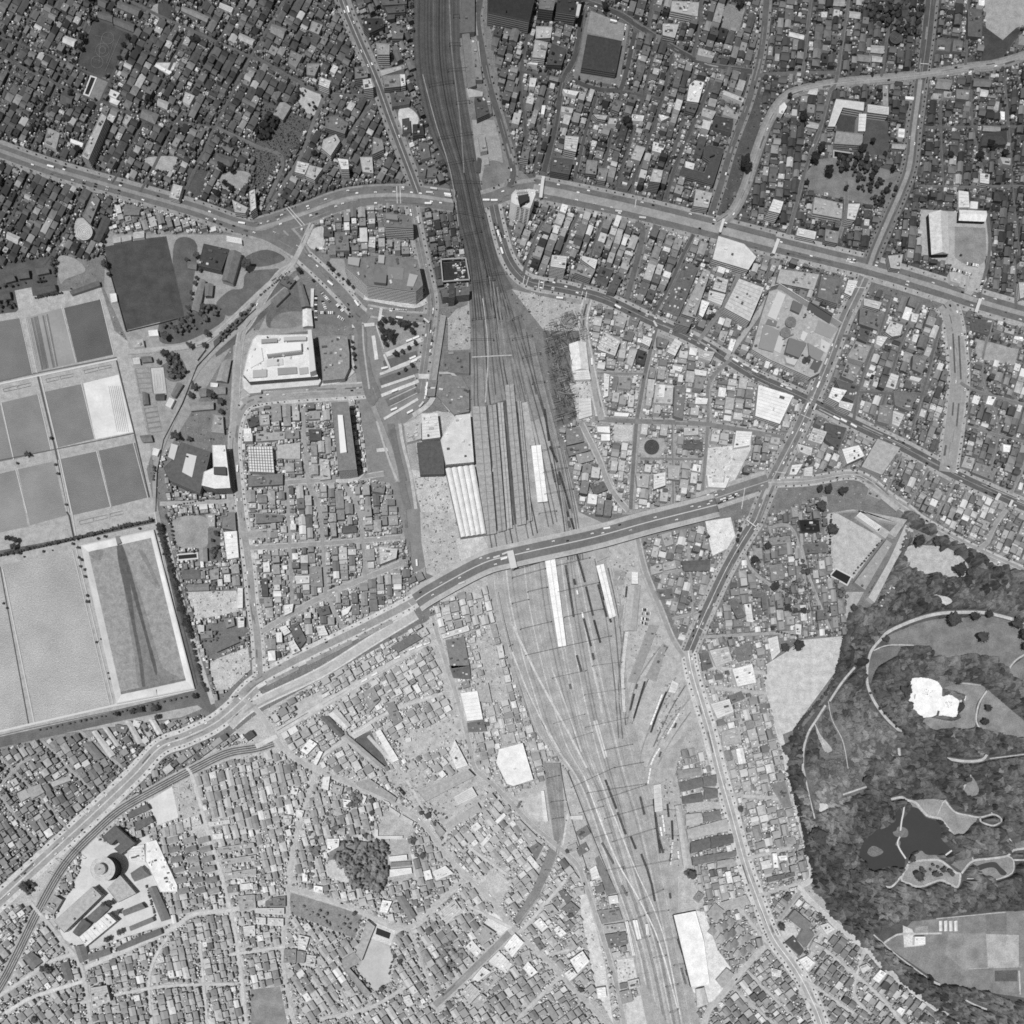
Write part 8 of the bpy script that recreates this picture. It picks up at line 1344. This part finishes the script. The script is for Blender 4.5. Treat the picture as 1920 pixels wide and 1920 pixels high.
# railway vehicles: line, tone, wagons
def wag_mesh(t, L_, name):
    m = MB(); a, b = L_ / 2 - .35, 1.55
    m.prism([(-a, -b), (a, -b), (a, b), (-a, b)], .9, 3.7, t); m.prism([(-a + .3, -.55), (a - .3, -.55), (a - .3, .55), (-a + .3, .55)], 3.7, 4.05, t + 14)
    for sx in (-.7, .7):
        m.prism([(sx * a - 1.2, -1.1), (sx * a + 1.2, -1.1), (sx * a + 1.2, 1.1), (sx * a - 1.2, 1.1)], .3, .9, 30)
    return m.mesh(name, mat(None, 'plain'))
WM = {}
def train(spec, t, L_=8.5, nm='freight_wagon'):
    p = P(spec); tot = sum(math.dist(p[i], p[i + 1]) for i in range(len(p) - 1)); n = max(1, round(tot / L_))
    for k in range(n):
        d = (k + .5) / n * tot; i = 0
        while i < len(p) - 2 and d > math.dist(p[i], p[i + 1]): d -= math.dist(p[i], p[i + 1]); i += 1
        f = d / math.dist(p[i], p[i + 1]); x, y = p[i][0] + (p[i + 1][0] - p[i][0]) * f, p[i][1] + (p[i + 1][1] - p[i][1]) * f
        tt = t + R.choice((0, 0, 8, -6)); key = (tt, round(tot / n, 1), nm)
        if key not in WM: WM[key] = wag_mesh(tt, tot / n, nm)
        o = bpy.data.objects.new(nm, WM[key]); C.objects.link(o); o.location = (x, -y, .7); o.rotation_euler.z = math.atan2(-(p[i + 1][1] - p[i][1]), p[i + 1][0] - p[i][0])
        auto(o, ('dark' if t < 100 else 'white' if t > 200 else 'grey') + (' freight wagon' if nm[0] == 'f' else ' passenger coach'), x, y, 'railway wagon' if nm[0] == 'f' else 'railway coach', 'railway vehicles standing in the yard')
for s, t, L_, nm in [('22|485,320 545,530', 72, 9, 'freight_wagon'), ('22|552,562 605,780', 76, 9, 'freight_wagon'), ('22|612,812 660,985', 66, 9, 'freight_wagon'), ('22|398,400 425,560 460,790', 84, 9, 'freight_wagon'), ('22|535,800 590,1010', 74, 9, 'freight_wagon'), ('22|643,545 708,790', 70, 9, 'freight_wagon'), ('22|645,455 693,662', 64, 9, 'freight_wagon'), ('22|730,798 740,832', 70, 8, 'freight_wagon'), ('22|482,1075 518,1200', 78, 8, 'freight_wagon'), ('22|600,1060 612,1110', 76, 8, 'freight_wagon'), ('22|461,505 473,550', 70, 8, 'freight_wagon'), ('22|936,1292 926,1330', 78, 8, 'freight_wagon'), ('22|914,1365 883,1490', 74, 8, 'freight_wagon'), ('22|994,1272 910,1550', 62, 8, 'freight_wagon'), ('22|1155,1350 1085,1520 1038,1655', 60, 8, 'freight_wagon'), ('22|1122,1370 1085,1470 1050,1560 1035,1600', 232, 8, 'freight_wagon'), ('22|1250,1510 1200,1600 1160,1670', 216, 8, 'freight_wagon'), ('22|1105,1770 1060,1840 1035,1900', 226, 8, 'freight_wagon'), ('22|484,590 490,625', 228, 8, 'freight_wagon'), ('22|524,755 530,798', 230, 8, 'freight_wagon'), ('22|430,1290 438,1330', 100, 8, 'freight_wagon'), ('22|858,560 852,640', 74, 8, 'freight_wagon'), ('22|412,0 420,40', 62, 9, 'freight_wagon'), ('22|440,50 462,132', 66, 9, 'freight_wagon'), ('22|418,70 432,120', 84, 9, 'freight_wagon'), ('22|1228,1585 1216,1620', 70, 8, 'freight_wagon'), ('22|1115,1800 1100,1840', 80, 8, 'freight_wagon'),
    ('21|242,1152 275,1390', 66, 11, 'railway_coach'), ('21|282,1432 338,1550', 62, 11, 'railway_coach'), ('21|352,1622 400,1780 432,1900', 66, 11, 'railway_coach'), ('21|292,1560 322,1700', 84, 10, 'freight_wagon'), ('21|340,1640 355,1720', 96, 9, 'freight_wagon'), ('11|1892,1188 1905,1300', 62, 12, 'railway_coach'), ('21|45,1180 110,1620 135,1900', 40, 13, 'railway_coach'), ('21|0,1620 45,1920', 60, 13, 'railway_coach'),
    ('23|697,88 780,310', 76, 11, 'railway_coach'), ('23|787,332 850,500', 80, 11, 'railway_coach'), ('23|886,512 926,610', 70, 10, 'railway_coach'), ('23|965,645 1010,760 1045,880 1068,1000', 78, 12, 'railway_coach'), ('23|958,215 990,352', 84, 10, 'freight_wagon'), ('23|1058,232 1080,440 1108,640', 66, 9, 'freight_wagon'), ('23|1075,370 1095,520 1132,640', 78, 9, 'freight_wagon'), ('23|1162,270 1172,370', 72, 9, 'freight_wagon'), ('23|1196,395 1202,540', 66, 9, 'freight_wagon'), ('23|1108,440 1120,512', 230, 9, 'freight_wagon'), ('23|1124,350 1140,480', 222, 9, 'freight_wagon'), ('23|1180,938 1186,980', 76, 10, 'freight_wagon'), ('23|1240,1280 1278,1400', 70, 8, 'freight_wagon'), ('23|1302,1515 1312,1555', 74, 9, 'freight_wagon'), ('23|1202,552 1196,590 1185,730', 205, 8, 'freight_wagon'), ('23|1190,640 1182,700', 84, 8, 'freight_wagon'), ('23|1035,0 1015,120', 224, 8, 'freight_wagon'), ('23|1240,620 1247,680', 226, 8, 'freight_wagon'), ('23|820,880 860,960', 120, 11, 'railway_coach'), ('23|670,560 760,720', 100, 12, 'railway_coach'), ('23|1265,1500 1300,1620', 110, 9, 'freight_wagon'), ('21|1455,960 1460,965', 60, 9, 'x')]:
    if nm != 'x': train(s, t, L_, nm)
# overhead line gantries
for s in ['10|1450,352 1530,350', '10|1480,140 1525,140', '10|1440,545 1580,535', '10|1500,790 1600,780', '10|1300,660 1480,630', '10|1370,1055 1620,1015', '10|1410,1252 1630,1212', '10|1430,1380 1600,1412 1690,1385', '10|1500,1605 1700,1645', '10|1530,1782 1690,1748', '11|1600,212 1790,188', '11|1730,160 1880,140', '11|1620,490 1790,468', '11|1610,640 1780,640', '21|0,490 70,460', '21|0,640 150,610', '21|80,772 212,740', '21|150,968 242,955', '21|220,1472 350,1440', '21|230,1636 410,1596', '21|240,1798 455,1755', '22|200,20 330,0', '22|0,500 250,430', '22|330,410 580,350', '22|0,692 122,662', '22|115,605 262,570', '22|340,608 650,535', '22|60,885 290,828', '22|390,795 680,732', '22|100,1080 420,1010 740,935', '22|300,1250 550,1195', '22|600,1160 820,1130', '22|540,1375 840,1330', '22|550,1618 860,1548', '22|310,1590 540,1520', '22|460,1700 600,1655', '22|690,1790 900,1745', '22|770,1920 980,1880', '23|440,150 600,60 760,0', '23|560,190 1000,122', '23|640,250 1000,130', '23|690,382 1050,280', '23|500,340 680,290', '23|620,522 740,490', '23|750,555 1070,455', '23|830,758 1130,680 1240,684', '23|700,770 830,745', '23|780,950 860,935', '23|950,992 1130,910', '23|1010,1092 1170,1068', '23|870,1150 990,1105', '23|1090,1305 1245,1268', '23|930,1290 1030,1262', '23|1060,1422 1150,1405', '23|1210,1480 1300,1465', '23|1150,1640 1240,1620', '23|1180,1832 1240,1808', '23|290,258 380,246', '23|300,385 380,373', '23|260,80 350,60', '23|245,765 300,775', '23|1150,505 1240,512', '23|1140,315 1230,318', '03|520,590 640,680', '03|430,680 520,730', '03|370,780 470,830', '12|1900,1010 1920,1000', '13|1880,0 1920,0', '02|1340,1870 1380,1920', '02|1440,1780 1500,1840']:
    p = P(s); p = [p[0], p[-1]]; c = cen(p); o = empty('overhead_line_gantry', *c); W = (c[0], -c[1], 0); h = 8.5
    m = MB(); m.beam(p[0], p[1], .24, h); m.build('beam', mat(70 if c[1] < 900 else 88, 'plain'), o, W)
    for q in p:
        m = MB(); m.prism([(q[0] - .4, q[1] - .4), (q[0] + .4, q[1] - .4), (q[0] + .4, q[1] + .4), (q[0] - .4, q[1] + .4)], 0, h); m.build('post', mat(60, 'plain'), o, W)
    auto(o, 'thin dark overhead line gantry', c[0], c[1], 'gantry', 'gantries spanning the tracks')

# ================================================================ LABELS
LM = [('round office tower', 193, 1629), ('stepped white department store', 530, 675), ('curved department store', 740, 520), ('station square bus islands', 750, 730), ('wooded plaza garden', 737, 625), ('road bridge', 1060, 1020), ('drained reservoir', 262, 1160), ('ribbed sand bed', 95, 640), ('white sand bed', 205, 765), ('big dark sports field', 270, 530), ('chalk-marked sports ground', 192, 95), ('U-shaped school', 1610, 230), ('white gabled market hall', 1760, 438), ('round dark court', 1222, 838), ('white paddling terrace', 1745, 1310), ('park pond', 1690, 1570), ('long white freight hall', 1300, 1780), ('bright white platform roof', 1012, 890), ('L-shaped dark hotel block', 1325, 320), ('walled cemetery', 520, 245), ('theatre with dark courtyard roof', 1128, 100), ('twin round tanks', 1478, 612), ('schoolyard pool', 1577, 1082), ('pale triangular field', 1500, 1280), ('great west junction', 510, 428), ('great east crossroads', 1630, 503), ('shopping crossroads', 1518, 758), ('narrow white office tower', 980, 370), ('long grey office slab', 645, 820), ('dark courtyard block', 350, 875), ('steel frame site', 1050, 700), ('barrel-roofed hall', 870, 940), ('southern schoolyard', 710, 1805), ('temple wood', 680, 1610), ('white angular warehouse', 965, 1435), ('goods yard sheds', 1190, 1160), ('dark avenue bend', 1293, 1225), ('wide planted avenue', 1788, 720), ('white exhibition hall', 290, 1620), ('north east pale field', 1870, 40), ('north avenue', 705, 150), ('rough rippled basin', 110, 1200), ('small grey school field', 370, 1000), ('allotment terraces', 1400, 1750), ('branch railway bridge', 1045, 1590), ('southern station platforms', 1200, 1745), ('large square pale store', 1395, 562), ('white wing school', 850, 1440), ('east lawn of the park', 1790, 1170), ('field by the greenhouses', 1800, 1780), ('spiral ramp building', 158, 435), ('pale quay of the south west avenue', 100, 1590), ('planted avenue', 640, 1215), ('north rail throat', 820, 100), ('mid rail throat', 905, 480), ('west grid pool', 352, 1042), ('east shopping avenue end', 1870, 930), ('southern park lane', 1640, 1800), ('small western pool', 168, 162), ('temple with hipped roof', 1866, 260)]
DIRS = ['east', 'north-east', 'north', 'north-west', 'west', 'south-west', 'south', 'south-east']
ORD = ['nearest', 'second nearest', 'third nearest', 'fourth nearest', 'fifth nearest', 'sixth nearest', 'seventh nearest', 'eighth nearest', 'ninth nearest', 'tenth nearest', 'eleventh nearest', 'twelfth nearest', 'thirteenth nearest', 'fourteenth nearest', 'fifteenth nearest', 'sixteenth nearest', 'seventeenth nearest', 'eighteenth nearest', 'nineteenth nearest', 'twentieth nearest'] + ['%dth nearest' % k for k in range(21, 60)]
grp = {}
for o, d, x, y in REG:
    n, lx, ly = min(LM, key=lambda a: (a[1] - x) ** 2 + (a[2] - y) ** 2)
    dr = DIRS[int(round(math.degrees(math.atan2(-(y - ly), x - lx)) / 45)) % 8]
    grp.setdefault((d, n, dr), []).append((math.hypot(x - lx, y - ly), o))
for (d, n, dr), l in grp.items():
    l.sort(key=lambda a: a[0])
    for k, (_, o) in enumerate(l):
        o['label'] = '%s, %s%s of the %s' % (d, (ORD[k] + ' ') if len(l) > 1 else '', dr, n)
        ws = o['label'].split()
        if len(ws) > 16: o['label'] = ' '.join(w for w in ws if w != 'the')
        if len(o['label'].split()) > 16: o['label'] = o['label'].replace(' of ', ' from ', 1).replace('dark courtyard roof', 'dark roof').replace('with ', '').replace('theatre ', '')
        for w_ in (' small', ' triangular', ' single-deck', ' winding', ' pale', ' great'):
            if len(o['label'].split()) > 16: o['label'] = o['label'].replace(w_, '', 1)
